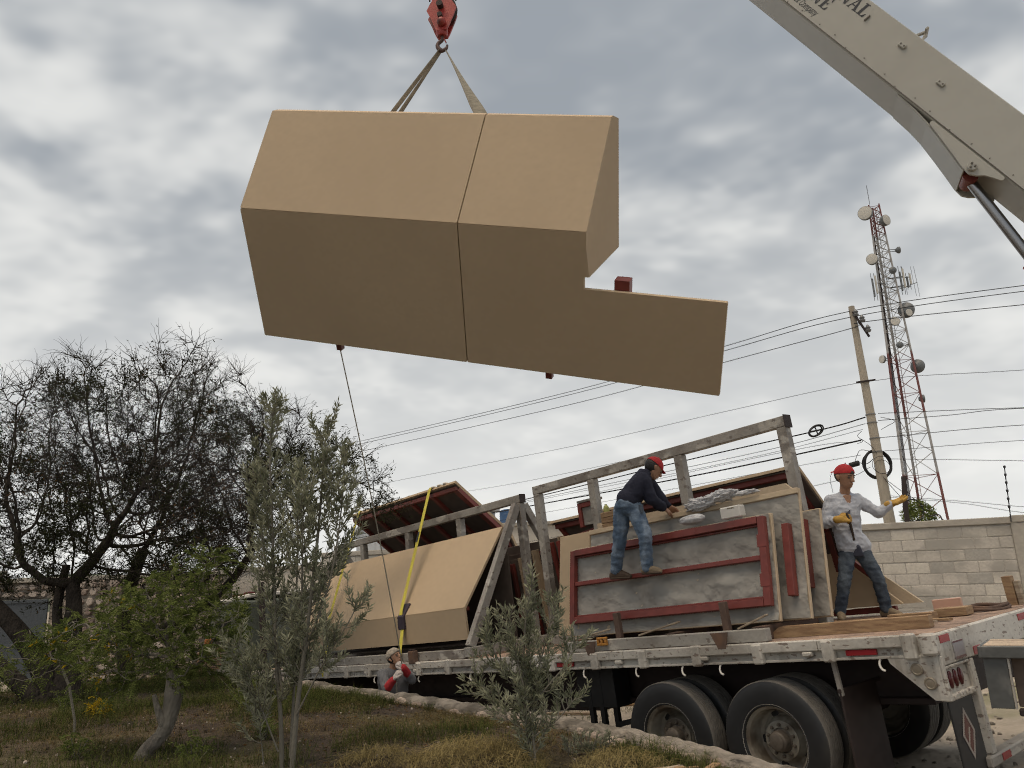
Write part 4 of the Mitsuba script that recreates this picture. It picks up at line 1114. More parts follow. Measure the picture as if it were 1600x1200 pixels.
# the deep belly plates that carry the lift cylinder
belly = Polygon([(0.30, 0.0), (0.12, -0.010), (-0.06, -0.032), (-0.25, -0.072), (-0.45, -0.118), (-0.56, -0.145), (-0.64, -0.152), (-0.69, -0.125), (-0.73, -0.085), (-0.79, -0.058), (-0.88, -0.025), (-0.97, 0.0)])
for h0 in (0.0, HW - 0.022):
    obj('belly_plate', xf(prism(belly.buffer(-0.02).buffer(0.02, 6), 0.022), np.array([BA, BU, np.cross(BA, BU)]).T, bp(0, UB - 0.002, h0 if np.cross(BA, BU) @ BH_ > 0 else h0 + 0.022)), 'm_boom', t)
bl = [A(0.31, -0.006), A(0.10, -0.016), A(-0.06, -0.036), A(-0.25, -0.076), A(-0.45, -0.122), A(-0.58, -0.150)]
obj('belly_floor', cat([bar(bp(a[0] + 0.004, UB + a[1], HW / 2), bp(b[0] - 0.004, UB + b[1], HW / 2), HW - 0.046, 0.014, BU) for a, b in zip(bl[:-1], bl[1:])]), 'm_boom', t)
obj('weld_seam', boom_box(-3.9, 3.4, UB + 0.008, UB + 0.016, -0.003, 0.002, 0.001), 'm_boom_dark', t)
obj('pivot_pin', xf(lathe([(0, -0.02), (0.036, -0.02), (0.04, 0.0), (0.04, 0.02), (0, 0.02)], 28), frame(BH_), bp(-0.612, UB - 0.102, -0.012)), 'm_boom', t, smooth=30)
obj('pin_bolt', cat([xf(lathe([(0, -0.008), (0.009, -0.008), (0.009, 0.008), (0, 0.008)], 6), frame(BH_), bp(-0.612 + 0.02 * math.cos(k), UB - 0.102 + 0.02 * math.sin(k), -0.036)) for k in (0.5, 2.6, 4.7)]), 'm_boom_dark', t)
for a, u in ((0.62, 0.10), (0.12, 0.045)):
    obj('lug', boom_box(a - 0.035, a + 0.035, u - 0.02, u + 0.02, -0.022, -0.002, 0.004), 'm_boom', t)
    obj('lug_bolt', cat([boom_box(a + s - 0.006, a + s + 0.006, u - 0.006, u + 0.006, -0.027, -0.0235, 0.001) for s in (-0.018, 0.018)]), 'm_boom_dark', t)
obj('grab_bar', boom_box(1.04, 1.055, 0.075, 0.14, -0.014, -0.002, 0.003), 'm_boom_dark', t)
obj('rope_guide', cat([bar(bp(0.56, UT + 0.004, 0.12), bp(0.62, UT + 0.115, 0.12), 0.03, 0.02, BA), bar(bp(0.68, UT + 0.004, 0.12), bp(0.63, UT + 0.115, 0.12), 0.03, 0.02, BA), bar(bp(0.62, UT + 0.12, 0.05), bp(0.62, UT + 0.12, 0.19), 0.03, 0.02, BA)]), 'm_boom', t)
for k in range(16):
    a = 1.95 - k * 0.2 + rng.uniform(-0.05, 0.05)
    obj('plug_weld', xf(lathe([(0, -0.003), (0.006, -0.003), (0.007, 0.001), (0, 0.001)], 8), frame(BH_), bp(a, UB + rng.choice([0.02, 0.03, -0.0]) + 0.02, -0.001)), 'm_boom_dark', t)


# lettering with serifs, cut as polygons
def serif(ch):
    """letters in a box about 1 tall; slab-serif strokes thick (0.24) and thin (0.09)"""
    P = lambda *a: Polygon(a)
    B = sbox
    if ch == 'L':
        return unary_union([B(0.10, 0, 0.34, 1), B(0, 0.93, 0.46, 1), B(0, 0, 0.72, 0.07), P((0.50, 0.05), (0.72, 0.0), (0.76, 0.32), (0.70, 0.32))]), 0.84
    if ch == 'A':
        return unary_union([P((0.02, 0), (0.12, 0), (0.50, 0.93), (0.44, 1)), P((0.42, 1), (0.54, 1), (0.93, 0), (0.66, 0)), B(0.2, 0.30, 0.72, 0.38), B(-0.04, 0, 0.24, 0.06), B(0.58, 0, 1.02, 0.06)]), 1.04
    if ch == 'N':
        return unary_union([B(0.12, 0, 0.21, 1), P((0.08, 1), (0.36, 1), (0.90, 0.0), (0.74, 0.0)), B(0.82, 0, 0.91, 1), B(0, 0, 0.34, 0.06), B(0, 0.94, 0.36, 1), B(0.68, 0.94, 1.04, 1)]), 1.12
    if ch == 'E':
        return unary_union([B(0.10, 0, 0.34, 1), B(0, 0.93, 0.72, 1), B(0, 0, 0.76, 0.07), B(0.3, 0.47, 0.56, 0.54), P((0.55, 0.05), (0.76, 0), (0.80, 0.30), (0.74, 0.30)), P((0.55, 0.95), (0.72, 1), (0.74, 0.72), (0.69, 0.72)), B(0.52, 0.38, 0.57, 0.64)]), 0.90
    if ch == 'O':
        return Point(0.5, 0.5).buffer(0.52).difference(Polygon([(0.5 + 0.26 * math.cos(k), 0.5 + 0.46 * math.sin(k)) for k in np.linspace(0, 2 * np.pi, 40)])), 1.06
    if ch == 'I':
        return unary_union([B(0.10, 0, 0.34, 1), B(0, 0.93, 0.44, 1), B(0, 0, 0.44, 0.07)]), 0.5
    return None, 0.5


def on_boom(mesh, a_right, u_base):
    """text mesh (x reading direction, y up): reads towards the lower right along the boom, lying on its near side"""
    v = np.asarray(mesh.vertices)
    w = bp(0, 0, 0)[None] + (-BA)[None] * (v[:, :1] - a_right) + BU[None] * (u_base + v[:, 1:2]) - BH_[None] * (0.0012 + v[:, 2:3])
    m = mesh.copy()
    m.vertices = w
    m.fix_normals()
    return m


def word(text, h, sx=1.0):
    x, out = 0.0, []
    for ch in text:
        g, w = serif(ch)
        if g is not None:
            m = prism(g, 0.0012)
            m.vertices = np.asarray(m.vertices) * A(h * sx, h, 1) + A(x, 0, 0)
            out.append(m)
        x += w * h * sx * 1.02
    return cat(out), x


w1, x1 = word('IONAL', 0.125, 0.86)
obj('lettering', on_boom(w1, 1.075 + x1, 0.088), 'm_text', t)
lab(t + '__lettering', 'black serif letters NAL on the boom side')
w2, x2 = word('NE', 0.125, 0.86)
obj('lettering', on_boom(w2, 1.38 + x2, -0.062), 'm_text', t)
w3 = meshkit.text_mesh('ex Company', 0.062, 0.0012)
v = np.asarray(w3.vertices).copy()
v[:, 0] = v[:, 0] * 0.55 + v[:, 1] * 0.12
w3.vertices = v
obj('lettering', on_boom(w3, 1.415 + v[:, 0].max(), -0.158), 'm_text', t)
# lift cylinder
cy0 = bp(-0.63, UB - 0.108, HW * 0.45)
cdir = A(0.355, -0.128, -0.926); cdir /= np.linalg.norm(cdir)
obj('cylinder_rod', tube([cy0, cy0 + cdir * 0.90], 0.042, 28), 'm_chrome_dark', t, smooth=50)
obj('cylinder_barrel', tube([cy0 + cdir * 0.865, cy0 + cdir * 0.87, cy0 + cdir * 3.0], [0.07, 0.085, 0.085], 28), 'm_hook_red', t, smooth=50)
obj('cylinder_eye', cat([xf(lathe([(0.0, -0.09), (0.06, -0.09), (0.062, 0.09), (0.0, 0.09)], 24), frame(BH_), cy0)]), 'm_red_steel', t, smooth=40)
mat('m_chrome_dark', (0.27, 0.275, 0.29), 0.26, 1.0)
# hoist rope
t = thing('hoist_rope', 'thin steel hoist rope above the red hook block', 'rope')
hd = bp(8.45, UB + 0.0, HW / 2)
obj('rope_fall', cat([tube([hb + A(0.16, -0.04, 0.45), hd + A(0.12, 0, 0)], 0.009, 6), tube([hb + A(-0.13, -0.04, 0.45), hd + A(-0.1, 0, 0)], 0.009, 6)]), 'm_dark_steel', t)

# ---------------------------------------------------------------- telecom tower, pole and wires
def bandfn(p, n, uv):
    z = p.z
    r = lambda a, b: smoothstep(a - 0.15, a + 0.15, z) * (1 - smoothstep(b - 0.15, b + 0.15, z))
    k = r(33.0, 40) + r(15.6, 21.3) + r(26.2, 28.5) * 0.0 + r(3, 10.2)
    g = fbm(p.x * 3, p.y * 3, p.z * 3, 2)
    return mix((0.30, 0.295, 0.29), (0.16, 0.06, 0.055), dr.clip(k, 0, 1)) * (0.75 + 0.5 * g)


mat('m_tower', bandfn, 0.55)
mat('m_dish_white', (0.50, 0.49, 0.45), 0.6)
mat('m_dish_grey', (0.12, 0.132, 0.14), 0.5)
mat('m_cable', (0.014, 0.014, 0.016), 0.6)
mat('m_pole', mottled((0.36, 0.32, 0.26), 0.10, 3.0, (0.24, 0.21, 0.17), 0.6, 1.5), 0.9)
t = TW = thing('telecom_tower', 'tall red and white lattice telecom tower carrying microwave dishes', 'tower')
TC, TZ0, TZ1 = A(35.42, 70.5), 1.0, 36.2


def tw_r(z):
    return 0.52 + (1.62 - 0.52) * (TZ1 - z) / (TZ1 - 9.3)


ANG = np.radians([195, 315, 75])


def leg_pt(k, z):
    return A(TC[0] + tw_r(z) * math.cos(ANG[k]), TC[1] + tw_r(z) * math.sin(ANG[k]), z)


for k in range(3):
    obj('leg', tube([leg_pt(k, TZ0), leg_pt(k, 18), leg_pt(k, TZ1)], [0.13, 0.11, 0.08], 6), 'm_tower', TW)
for k in range(3):
    br = []
    z, up_ = TZ0, True
    j = (k + 1) % 3
    while z < TZ1 - 0.4:
        h = max(0.62, tw_r(z) * 1.25)
        z2 = min(z + h, TZ1)
        br.append(tube([leg_pt(k, z), leg_pt(j, z2)] if up_ else [leg_pt(j, z), leg_pt(k, z2)], 0.032, 4))
        if z > 20:
            br.append(tube([leg_pt(j, z), leg_pt(k, z2)] if up_ else [leg_pt(k, z), leg_pt(j, z2)], 0.026, 4))
        if not up_ or z > 20:
            br.append(tube([leg_pt(k, z2), leg_pt(j, z2)], 0.026, 4))
        z, up_ = z2, not up_
    obj('bracing', cat(br), 'm_tower', TW)
obj('cable_run', cat([tube([leg_pt(0, TZ0) + A(0.25 + 0.09 * q, 0.1, 0), leg_pt(0, 18) + A(0.2 + 0.08 * q, 0.1, 0), leg_pt(0, 33) + A(0.1 + 0.05 * q, 0.1, 0)], 0.035, 5) for q in range(3)]), 'm_dark_steel', TW)
obj('ladder', cat([tube([leg_pt(2, TZ0) + A(d, -0.25, 0), leg_pt(2, TZ1) + A(d, -0.12, 0)], 0.03, 4) for d in (-0.2, 0.2)] + [tube([leg_pt(2, z) + A(-0.2, -0.2, 0), leg_pt(2, z) + A(0.2, -0.2, 0)], 0.02, 4) for z in np.arange(2, 36, 0.5)]), 'm_tower', TW)
obj('lightning_rod', tube([A(34.95, 70.2, 36.2), A(34.93, 70.2, 38.2)], 0.025, 5), 'm_dark_steel', TW)


def dish(label, c, r, d, depth, face='m_dish_white'):
    t = thing('microwave_dish', label, 'dish antenna', 'microwave dishes on the tower')
    d = A(*d) / np.linalg.norm(d)
    R = frame(d)
    drum = lathe([(0, -depth), (r * 0.35, -depth), (r * 0.8, -depth * 0.62), (r, -depth * 0.45), (r, 0), (r * 0.965, 0.004)], 28)
    obj('shroud', xf(drum, R, A(*c)), 'm_dish_grey', t, smooth=35)
    obj('radome', xf(lathe([(r * 0.96, 0.0), (r * 0.9, 0.02), (0, r * 0.09)], 28), R, A(*c)), face, t, smooth=35)
    best = min((leg_pt(k, c[2]) for k in range(3)), key=lambda p: np.linalg.norm(p - A(*c)))
    obj('bracket', cat([tube([A(*c) - d * depth * 0.95 + A(0, 0, s), best + A(0, 0, s)], 0.035, 5) for s in (-r * 0.3, r * 0.3)] + [tube([A(*c) - d * depth * 0.9 + A(0, 0, -r * 0.5), A(*c) - d * depth * 0.9 + A(0, 0, r * 0.5)], 0.045, 6)]), 'm_dish_grey', t)


for lb, c, r, d, dep in (('biggest white microwave dish at the top left of the tower', (34.05, 69.6, 35.05), 0.66, (-0.62, -0.75, -0.05), 0.75),
                         ('second white microwave dish just right of the tower top', (35.95, 69.5, 34.2), 0.52, (0.42, -0.9, -0.05), 0.75),
                         ('white microwave dish on the left leg below the two top ones', (34.0, 69.6, 30.35), 0.52, (-0.55, -0.8, -0.05), 0.75),
                         ('small side dish on the right below the top pair', (36.95, 70.0, 31.3), 0.31, (0.97, -0.2, 0), 0.42),
                         ('small dark dish seen from behind above the whip antennas', (35.75, 69.6, 29.1), 0.33, (0.3, 0.9, 0.0), 0.3),
                         ('big dark dish facing away just under the power lines', (36.75, 70.2, 25.35), 0.72, (0.75, 0.62, 0.0), 0.7),
                         ('small pale dish in front of the big dark one', (36.45, 69.3, 24.85), 0.34, (0.15, -0.98, -0.05), 0.3),
                         ('pale dish inside the lattice below the big dark one', (35.1, 69.4, 24.1), 0.40, (-0.3, -0.9, 0), 0.35),
                         ('dark dish facing right halfway up the tower', (36.85, 70.1, 19.95), 0.62, (0.8, 0.55, 0.0), 0.6),
                         ('small pale dish on the left arm halfway up', (33.55, 69.9, 20.7), 0.36, (-0.95, -0.3, 0), 0.4),
                         ('lowest small dish on the right leg of the tower', (36.75, 69.9, 16.9), 0.36, (0.95, -0.25, 0), 0.45),
                         ('small dark dish in the lattice above the halfway dishes', (35.2, 69.5, 21.85), 0.30, (0.5, 0.7, 0), 0.3)):
    dish(lb, c, r, d, dep)
for lb, x, y, z, h in (('cluster of panel antennas on the left arm of the tower', 33.95, 69.8, 27.7, 1.8), ('panel antennas on the right arm of the tower', 36.55, 69.7, 28.2, 1.9), ('outer pair of panel antennas at the far right arm', 37.3, 70.0, 28.2, 1.1)):
    t = thing('panel_antenna', lb, 'antenna', 'panel antennas on the tower')
    for s in (-0.14, 0.16):
        obj('panel_body', boxc((x + s - 0.07, y - 0.08, z - h / 2 + s), (x + s + 0.07, y + 0.08, z + h / 2 + s), 0.03), 'm_dish_grey' if s < 0 else 'm_dish_white', t)
        obj('mast', tube([A(x + s, y + 0.15, z - h * 0.75), A(x + s, y + 0.15, z + h * 0.75)], 0.028, 5), 'm_dish_grey', t)
    obj('arm', cat([tube([A(x + 0.2, y + 0.15, z + q), A(35.4, 70.4, z + q)], 0.04, 5) for q in (-0.5, 0.4)]), 'm_dish_grey', t)
t = thing('whip_antenna', 'thin whip antennas at the right of the tower arm', 'antenna')
for x in (36.95, 37.75, 38.05):
    obj('whip', tube([A(x, 70, 26.6 + (38 - x) * 0.2), A(x - 0.1, 70, 29.6)], 0.02, 4), 'm_dish_grey', t)
obj('arm', tube([A(38.05, 70, 28.0), A(35.5, 70.2, 27.2)], 0.03, 4), 'm_dish_grey', t)

t = thing('utility_pole', 'tapering concrete utility pole right of the white shirted man', 'pole')
obj('shaft', tube([A(11.46, 25, -0.5), A(11.44, 25, 3), A(11.28, 25, 10.27)], [0.185, 0.175, 0.098], 10), 'm_pole', t, smooth=25)
obj('crossarm', bar(A(11.24, 24.86, 10.05), A(11.62, 24.8, 9.15), 0.06, 0.06), 'm_dark_steel', t)
for q, c in enumerate(((11.32, 24.85, 10.0), (11.48, 24.8, 9.78), (11.60, 24.76, 9.42))):
    obj('insulator', xf(lathe([(0, -0.12), (0.07, -0.12), (0.10, -0.06), (0.06, -0.03), (0.09, 0.03), (0.05, 0.07), (0.03, 0.12), (0, 0.12)], 14), None, A(*c)), 'm_insul', t, smooth=40)
mat('m_insul', (0.15, 0.155, 0.16), 0.35)
for z in (7.68, 6.62, 6.35, 5.85, 5.42):
    obj('band', xf(lathe([(0.11 + (10.2 - z) * 0.0125, -0.014), (0.112 + (10.2 - z) * 0.0125, -0.014), (0.112 + (10.2 - z) * 0.0125, 0.014), (0.10 + (10.2 - z) * 0.0125, 0.014)], 14), None, A(11.28 + (10.27 - z) * 0.0225, 25, z)), 'm_insul', t)
obj('crossbar', bar(A(11.0, 24.85, 7.66), A(11.62, 24.85, 7.72), 0.05, 0.05), 'm_dark_steel', t)


def wire(label, pts, r, group=None, extra=None, n=8):
    t = thing('overhead_cable', label, 'cable', group)
    obj('strand', tube(bez(*pts, n=n), r, 5), 'm_cable', t, smooth=True)
    return t


wire('topmost power line passing over the pole head', [(22, 21.5, 10.0), (16.055, 23.5, 10.215), (11.148, 25.0, 10.099), (8.044, 28.5, 10.154), (2.872, 35.0, 10.30), (-8.359, 45.0, 10.38), (-17.015, 52.0, 10.45), (-40, 71, 10.6)], 0.013)
wire('second power line just under the topmost one', [(22, 21.5, 9.8), (16.017, 23.5, 10.025), (11.161, 25.0, 9.898), (8.026, 28.5, 9.981), (2.865, 35.0, 10.16), (-8.358, 45.0, 10.22), (-17.006, 52.0, 10.24), (-40, 71, 10.3)], 0.013)
wire('third and lowest of the three power lines at the pole head', [(22, 21.5, 9.3), (15.929, 23.5, 9.586), (11.532, 24.8, 9.66), (11.169, 25.0, 9.521), (7.978, 28.5, 9.537), (2.839, 35.0, 9.70), (-8.355, 45.0, 9.78), (-16.985, 52.0, 9.734), (-40, 71, 9.8)], 0.013)
wire('single thin line crossing the pole at mid height', [(21, 21, 7.1), (15.181, 23.0, 7.379), (11.519, 24.85, 7.685), (7.635, 28.0, 7.56), (2.649, 34.0, 7.60), (-6.944, 42.0, 7.42), (-14.451, 48.0, 7.212), (-40, 70, 7.2)], 0.008)
for q, (p, r) in enumerate((([(20, 20.5, 5.6), (14.953, 23.0, 6.24), (11.605, 25.0, 6.649)], 0.010), ([(20, 20.5, 5.58), (14.949, 23.0, 6.221), (13.229, 24.0, 6.3), (11.57, 25.0, 6.421)], 0.010), ([(20, 20.5, 5.3), (14.85, 23.0, 5.728), (11.525, 25.0, 5.865)], 0.010), ([(20, 20.5, 4.9), (14.76, 23.0, 5.277), (11.539, 25.0, 5.435)], 0.008), ([(20, 20.5, 3.9), (14.633, 23.0, 4.68), (11.74, 25.0, 5.183)], 0.008),
                            ([(16, 20.5, 2.6), (13.722, 22.0, 3.143), (12.593, 23.0, 3.555), (11.45, 25.0, 4.0)], 0.007), ([(16, 20.5, 2.8), (13.753, 22.0, 3.297), (12.602, 23.0, 3.609), (11.45, 25.0, 4.05)], 0.007))):
    wire(('uppermost', 'second', 'third', 'fourth', 'fifth', 'lower drooping', 'upper drooping')[q] + ' communication cable leaving the pole to the right', p, r)
for q, (p, r) in enumerate((([(11.182, 25.0, 6.541), (10.247, 26.5, 6.46), (6.618, 31.0, 6.30), (1.301, 38.0, 6.0), (-2.597, 43.0, 5.836), (-14, 58, 5.6)], 0.022), ([(11.15, 25.0, 6.335), (9.342, 27.5, 6.136), (6.585, 31.0, 6.02), (1.295, 38.0, 5.89), (-10, 54, 5.7)], 0.010), ([(11.042, 25.0, 6.153), (9.325, 27.5, 6.0), (6.571, 31.0, 5.88), (2.528, 36.0, 5.80), (-8.264, 50.0, 5.56)], 0.008),
                            ([(10.929, 25.0, 5.808), (9.294, 27.5, 5.75), (6.399, 31.5, 5.67), (1.282, 38.0, 5.60), (-2.329, 43.0, 5.60), (-12, 56, 5.5)], 0.026), ([(10.926, 25.0, 5.787), (9.317, 27.5, 5.93), (1.278, 38.0, 5.60), (-8, 50, 5.4)], 0.008), ([(10.86, 25.0, 5.341), (9.247, 27.5, 5.36), (6.211, 32.0, 5.33), (1.26, 38.0, 5.17), (-8, 50, 5.0)], 0.008),
                            ([(8.5, 29, 6.9), (2.575, 36.0, 6.75), (-2.567, 43.0, 6.95), (-10.255, 52.0, 7.42)], 0.008), ([(11.1, 25, 4.95), (10.669, 25.5, 4.732), (9.745, 27.0, 4.613), (7.157, 31.0, 4.35), (0, 40, 3.9)], 0.008))):
    wire(('thick cable with the cross shaped coil', 'second thin cable left of the pole under the coil', 'third thin cable left of the pole', 'thick lower cable bundle left of the pole', 'thin cable just above the thick lower bundle', 'thin cable below the thick lower bundle', 'thin cable high over the left frame', 'lowest cable behind the red capped man in white')[q], p, r)
# the coil hung on the thick cable, the coil on the pole, the splice case
t = thing('cable_coil', 'small oval cable coil with a cross hung on the thick cable', 'cable coil')
th = np.linspace(0, 2 * np.pi, 40)
cc = A(10.137, 26.45, 6.447)
obj('ring', cat([tube(np.stack([cc[0] + r * 1.45 * np.cos(th), cc[1] + 0.05 * q + 0 * th, cc[2] + r * np.sin(th) + 0.09 * np.cos(th)], 1), 0.024, 6) for q, r in enumerate((0.165, 0.175, 0.15))]), 'm_cable', t, smooth=True)
obj('cross_bar', cat([bar(cc + A(-0.24, 0.03, -0.03), cc + A(0.24, 0.03, 0.05), 0.045, 0.03), bar(cc + A(-0.04, 0.03, 0.17), cc + A(0.05, 0.03, -0.17), 0.045, 0.03)]), 'm_cable', t)
t = thing('cable_coil', 'large black cable coil hung on the utility pole', 'cable coil')
cc = A(11.39, 25.12, 5.04)
ring = []
for q in range(8):
    r = 0.40 + 0.05 * rng.random()
    ph = rng.uniform(0, 6)
    ring.append(tube(np.stack([cc[0] + (r + 0.015 * np.cos(3 * th + ph)) * np.cos(th), cc[1] + 0.06 * (rng.random() - 0.5) + 0.04 * np.sin(th + ph), cc[2] + (r + 0.015 * np.cos(2 * th + ph)) * np.sin(th) * 1.02], 1), 0.02, 6))
obj('loops', cat(ring), 'm_cable', t, smooth=True)
obj('loose_loop', cat([tube(np.stack([cc[0] + a * np.cos(th), cc[1] - 0.3 + 0 * th, cc[2] + b + a * 0.9 * np.sin(th)], 1), 0.008, 5) for a, b in ((0.30, -0.06), (0.24, -0.12))]), 'm_cable', t, smooth=True)
t = thing('splice_case', 'black cylindrical cable splice case beside the red cap', 'splice case')
obj('case_body', tube([A(10.78, 25.8, 5.13), A(10.80, 25.79, 5.135), A(11.03, 25.62, 5.18), A(11.05, 25.61, 5.18)], [0.05, 0.085, 0.085, 0.05], 14), 'm_cable', t, smooth=40)
obj('tail_cable', cat([tube(bez((10.78, 25.8, 5.13), (10.4, 25.9, 5.06), (10.2, 26, 4.8), (10.22, 26, 4.3), n=6), 0.008, 5), tube(bez((11.05, 25.61, 5.18), (11.2, 25.4, 5.12), (11.4, 25.2, 5.3), n=6), 0.012, 5)]), 'm_cable', t)
t = thing('drop_cable', 'looping thin drop cables hanging beside the pole', 'cable')
for pts in ([(11.0, 25, 6.1), (10.85, 25, 5.95), (10.98, 25, 5.78), (10.8, 25, 5.7)], [(11.25, 24.9, 5.4), (10.9, 25, 5.5), (10.75, 25, 5.35), (10.7, 25.2, 5.1)], [(11.35, 24.8, 4.6), (11.7, 24.8, 4.1), (12.0, 24.8, 3.7)], [(11.4, 24.8, 4.55), (11.85, 24.8, 4.15), (12.2, 24.8, 3.9)], [(11.6, 24.85, 6.5), (12.0, 24.8, 6.35), (11.75, 24.8, 6.2), (11.55, 24.85, 6.1)], [(10.95, 25, 5.85), (11.15, 24.85, 5.6), (11.3, 24.85, 5.35)]):
    obj('strand', tube(bez(*pts, n=8), 0.009, 5), 'm_cable', t, smooth=True)
# slim dark post with a cable ring, fence mast, dangling cable, bush behind the wall
t = thing('steel_post', 'slim dark post with a cable ring seen under the outstretched glove', 'post')
obj('post_shaft', tube([A(10.48, 22, -0.3), A(10.55, 22, 3.4), A(10.638, 22.0, 4.25)], 0.07, 8), 'm_dark_steel', t, smooth=40)
obj('ring_cable', tube(np.stack([10.80 + 0.27 * np.cos(th), 22.1 + 0 * th, 3.33 + 0.30 * np.sin(th)], 1), 0.014, 6), 'm_cable', t, smooth=True)
t = thing('fence_mast', 'thin black electric fence mast standing on the block wall', 'mast')
obj('mast_rod', tube([A(9.16, 15.12, 2.5), A(9.235, 15.12, 3.55)], 0.011, 6), 'm_cable', t)
for k in range(6):
    obj('insulator', xf(lathe([(0.011, -0.022), (0.022, -0.02), (0.022, 0.02), (0.011, 0.022)], 10), None, A(9.178 + 0.0115 * k, 15.12, 2.78 + 0.15 * k)), 'm_cable', t)
t = thing('dangling_cable', 'short grey cable end dangling over the block wall', 'cable')
obj('strand', tube(bez(A(8.29, 16.35, 2.75), A(8.27, 15.9, 2.73), A(8.27, 15.85, 2.45), A(8.19, 15.85, 2.2), A(8.02, 15.86, 2.04), n=8), 0.012, 6), 'm_dark_steel', t, smooth=True)

# ---------------------------------------------------------------- people
def M3(mesh):
    return m3.Manifold(m3.Mesh(np.asarray(mesh.vertices, np.float32), np.asarray(mesh.faces, np.uint32)))


SPH = {}


def ball(c, r, sc=None, R=None, n=20):
    s = m3.Manifold.sphere(1.0, n)
    M = np.eye(3) * r if sc is None else np.diag(np.asarray(sc, float) * r)
    if R is not None:
        M = np.asarray(R) @ M
    return s.transform(np.c_[M, np.asarray(c, float)])


def bone(p, q, r0, r1, n=20):
    return m3.Manifold.batch_hull([ball(p, r0, n=n), ball(q, r1, n=n)])


def chain(pts, rs, n=20):
    return [bone(pts[i], pts[i + 1], rs[i], rs[i + 1], n) for i in range(len(pts) - 1)]


def hull(*bs):
    return m3.Manifold.batch_hull(list(bs))


def fuse(parts, edge=0.02, it=8, fold=0.0, ffreq=22.0, seed=1, aniso=(1, 1, 0.45)):
    m = m3.Manifold.batch_boolean(parts, m3.OpType.Add)
    m = m.refine_to_length(edge)
    me = m.to_mesh()
    t = trimesh.Trimesh(me.vert_properties[:, :3], me.tri_verts, process=False)
    t.merge_vertices()
    v0 = np.array(t.vertices)
    trimesh.smoothing.filter_taubin(t, lamb=0.55, nu=-0.53, iterations=it)
    bad = ~(np.linalg.norm(np.asarray(t.vertices) - v0, axis=1) < 0.6 * edge + 0.004)
    if bad.any():
        v1 = np.array(t.vertices)
        v1[bad] = v0[bad]
        t.vertices = v1
    if fold:
        v = np.asarray(t.vertices)
        nn = np.asarray(t.vertex_normals)
        h = meshkit.fbm(v * np.asarray(aniso) * ffreq, 3, seed) - 0.5
        h = h - 1.1 * np.abs(meshkit.noise(v * np.asarray(aniso)[::-1] * ffreq * 0.8, seed + 3) - 0.5) + 0.27
        t.vertices = v + nn * (h * fold)[:, None]
    return t


def hand(w, d, pn, side, curl, k=1.0, fat=1.0, spread=0.10, thumb=0.6):
    """palm from the wrist w along d, palm side pn; side = +1/-1 puts the thumb on d x pn times side; curl in radians per joint"""
    d = A(*d) / np.linalg.norm(d)
    pn = A(*pn) - d * (A(*pn) @ d)
    pn /= np.linalg.norm(pn)
    s = np.cross(d, pn) * side
    w = A(*w)
    L, W_ = 0.088 * k, 0.036 * k
    r = 0.0125 * k * fat
    parts = [hull(ball(w + s * 0.012 * k, 0.020 * k * fat), ball(w - s * 0.012 * k, 0.019 * k * fat), ball(w + d * L + s * W_, r * 1.05), ball(w + d * L * 0.97 - s * W_, r), ball(w + d * L * 0.5 + s * W_ * 1.05 + pn * 0.004, r * 1.15))]
    curls = np.broadcast_to(np.asarray(curl, float), (4,))
    for i, (o, ln) in enumerate(zip((1.0, 0.36, -0.30, -0.92), (0.074, 0.082, 0.076, 0.060))):
        p = w + d * L * (0.98 - 0.05 * abs(o)) + s * W_ * o
        a = spread * o
        q = d * math.cos(a) + s * math.sin(a)
        pts, ang = [p], 0.0
        for j, fr in enumerate((0.45, 0.31, 0.24)):
            ang += curls[i] * (0.7, 1.1, 0.8)[j]
            pts.append(pts[-1] + (q * math.cos(ang) + pn * math.sin(ang)) * ln * fr * k)
        parts += chain(pts, [r * 0.92, r * 0.86, r * 0.80, r * 0.70], 12)
    tb = w + d * L * 0.25 + s * W_ * 0.75
    t1 = tb + (d * 0.55 + s * 0.75 + pn * 0.25 * thumb) * 0.040 * k
    t2 = t1 + (d * 0.80 + s * (0.45 - 0.5 * thumb) + pn * 0.55 * thumb) * 0.034 * k
    t3 = t2 + (d * 0.80 + s * (0.25 - 0.7 * thumb) + pn * 0.7 * thumb) * 0.026 * k
    parts += chain([tb, t1, t2, t3], [r * 1.25, r * 1.1, r, r * 0.8], 12)
    return parts


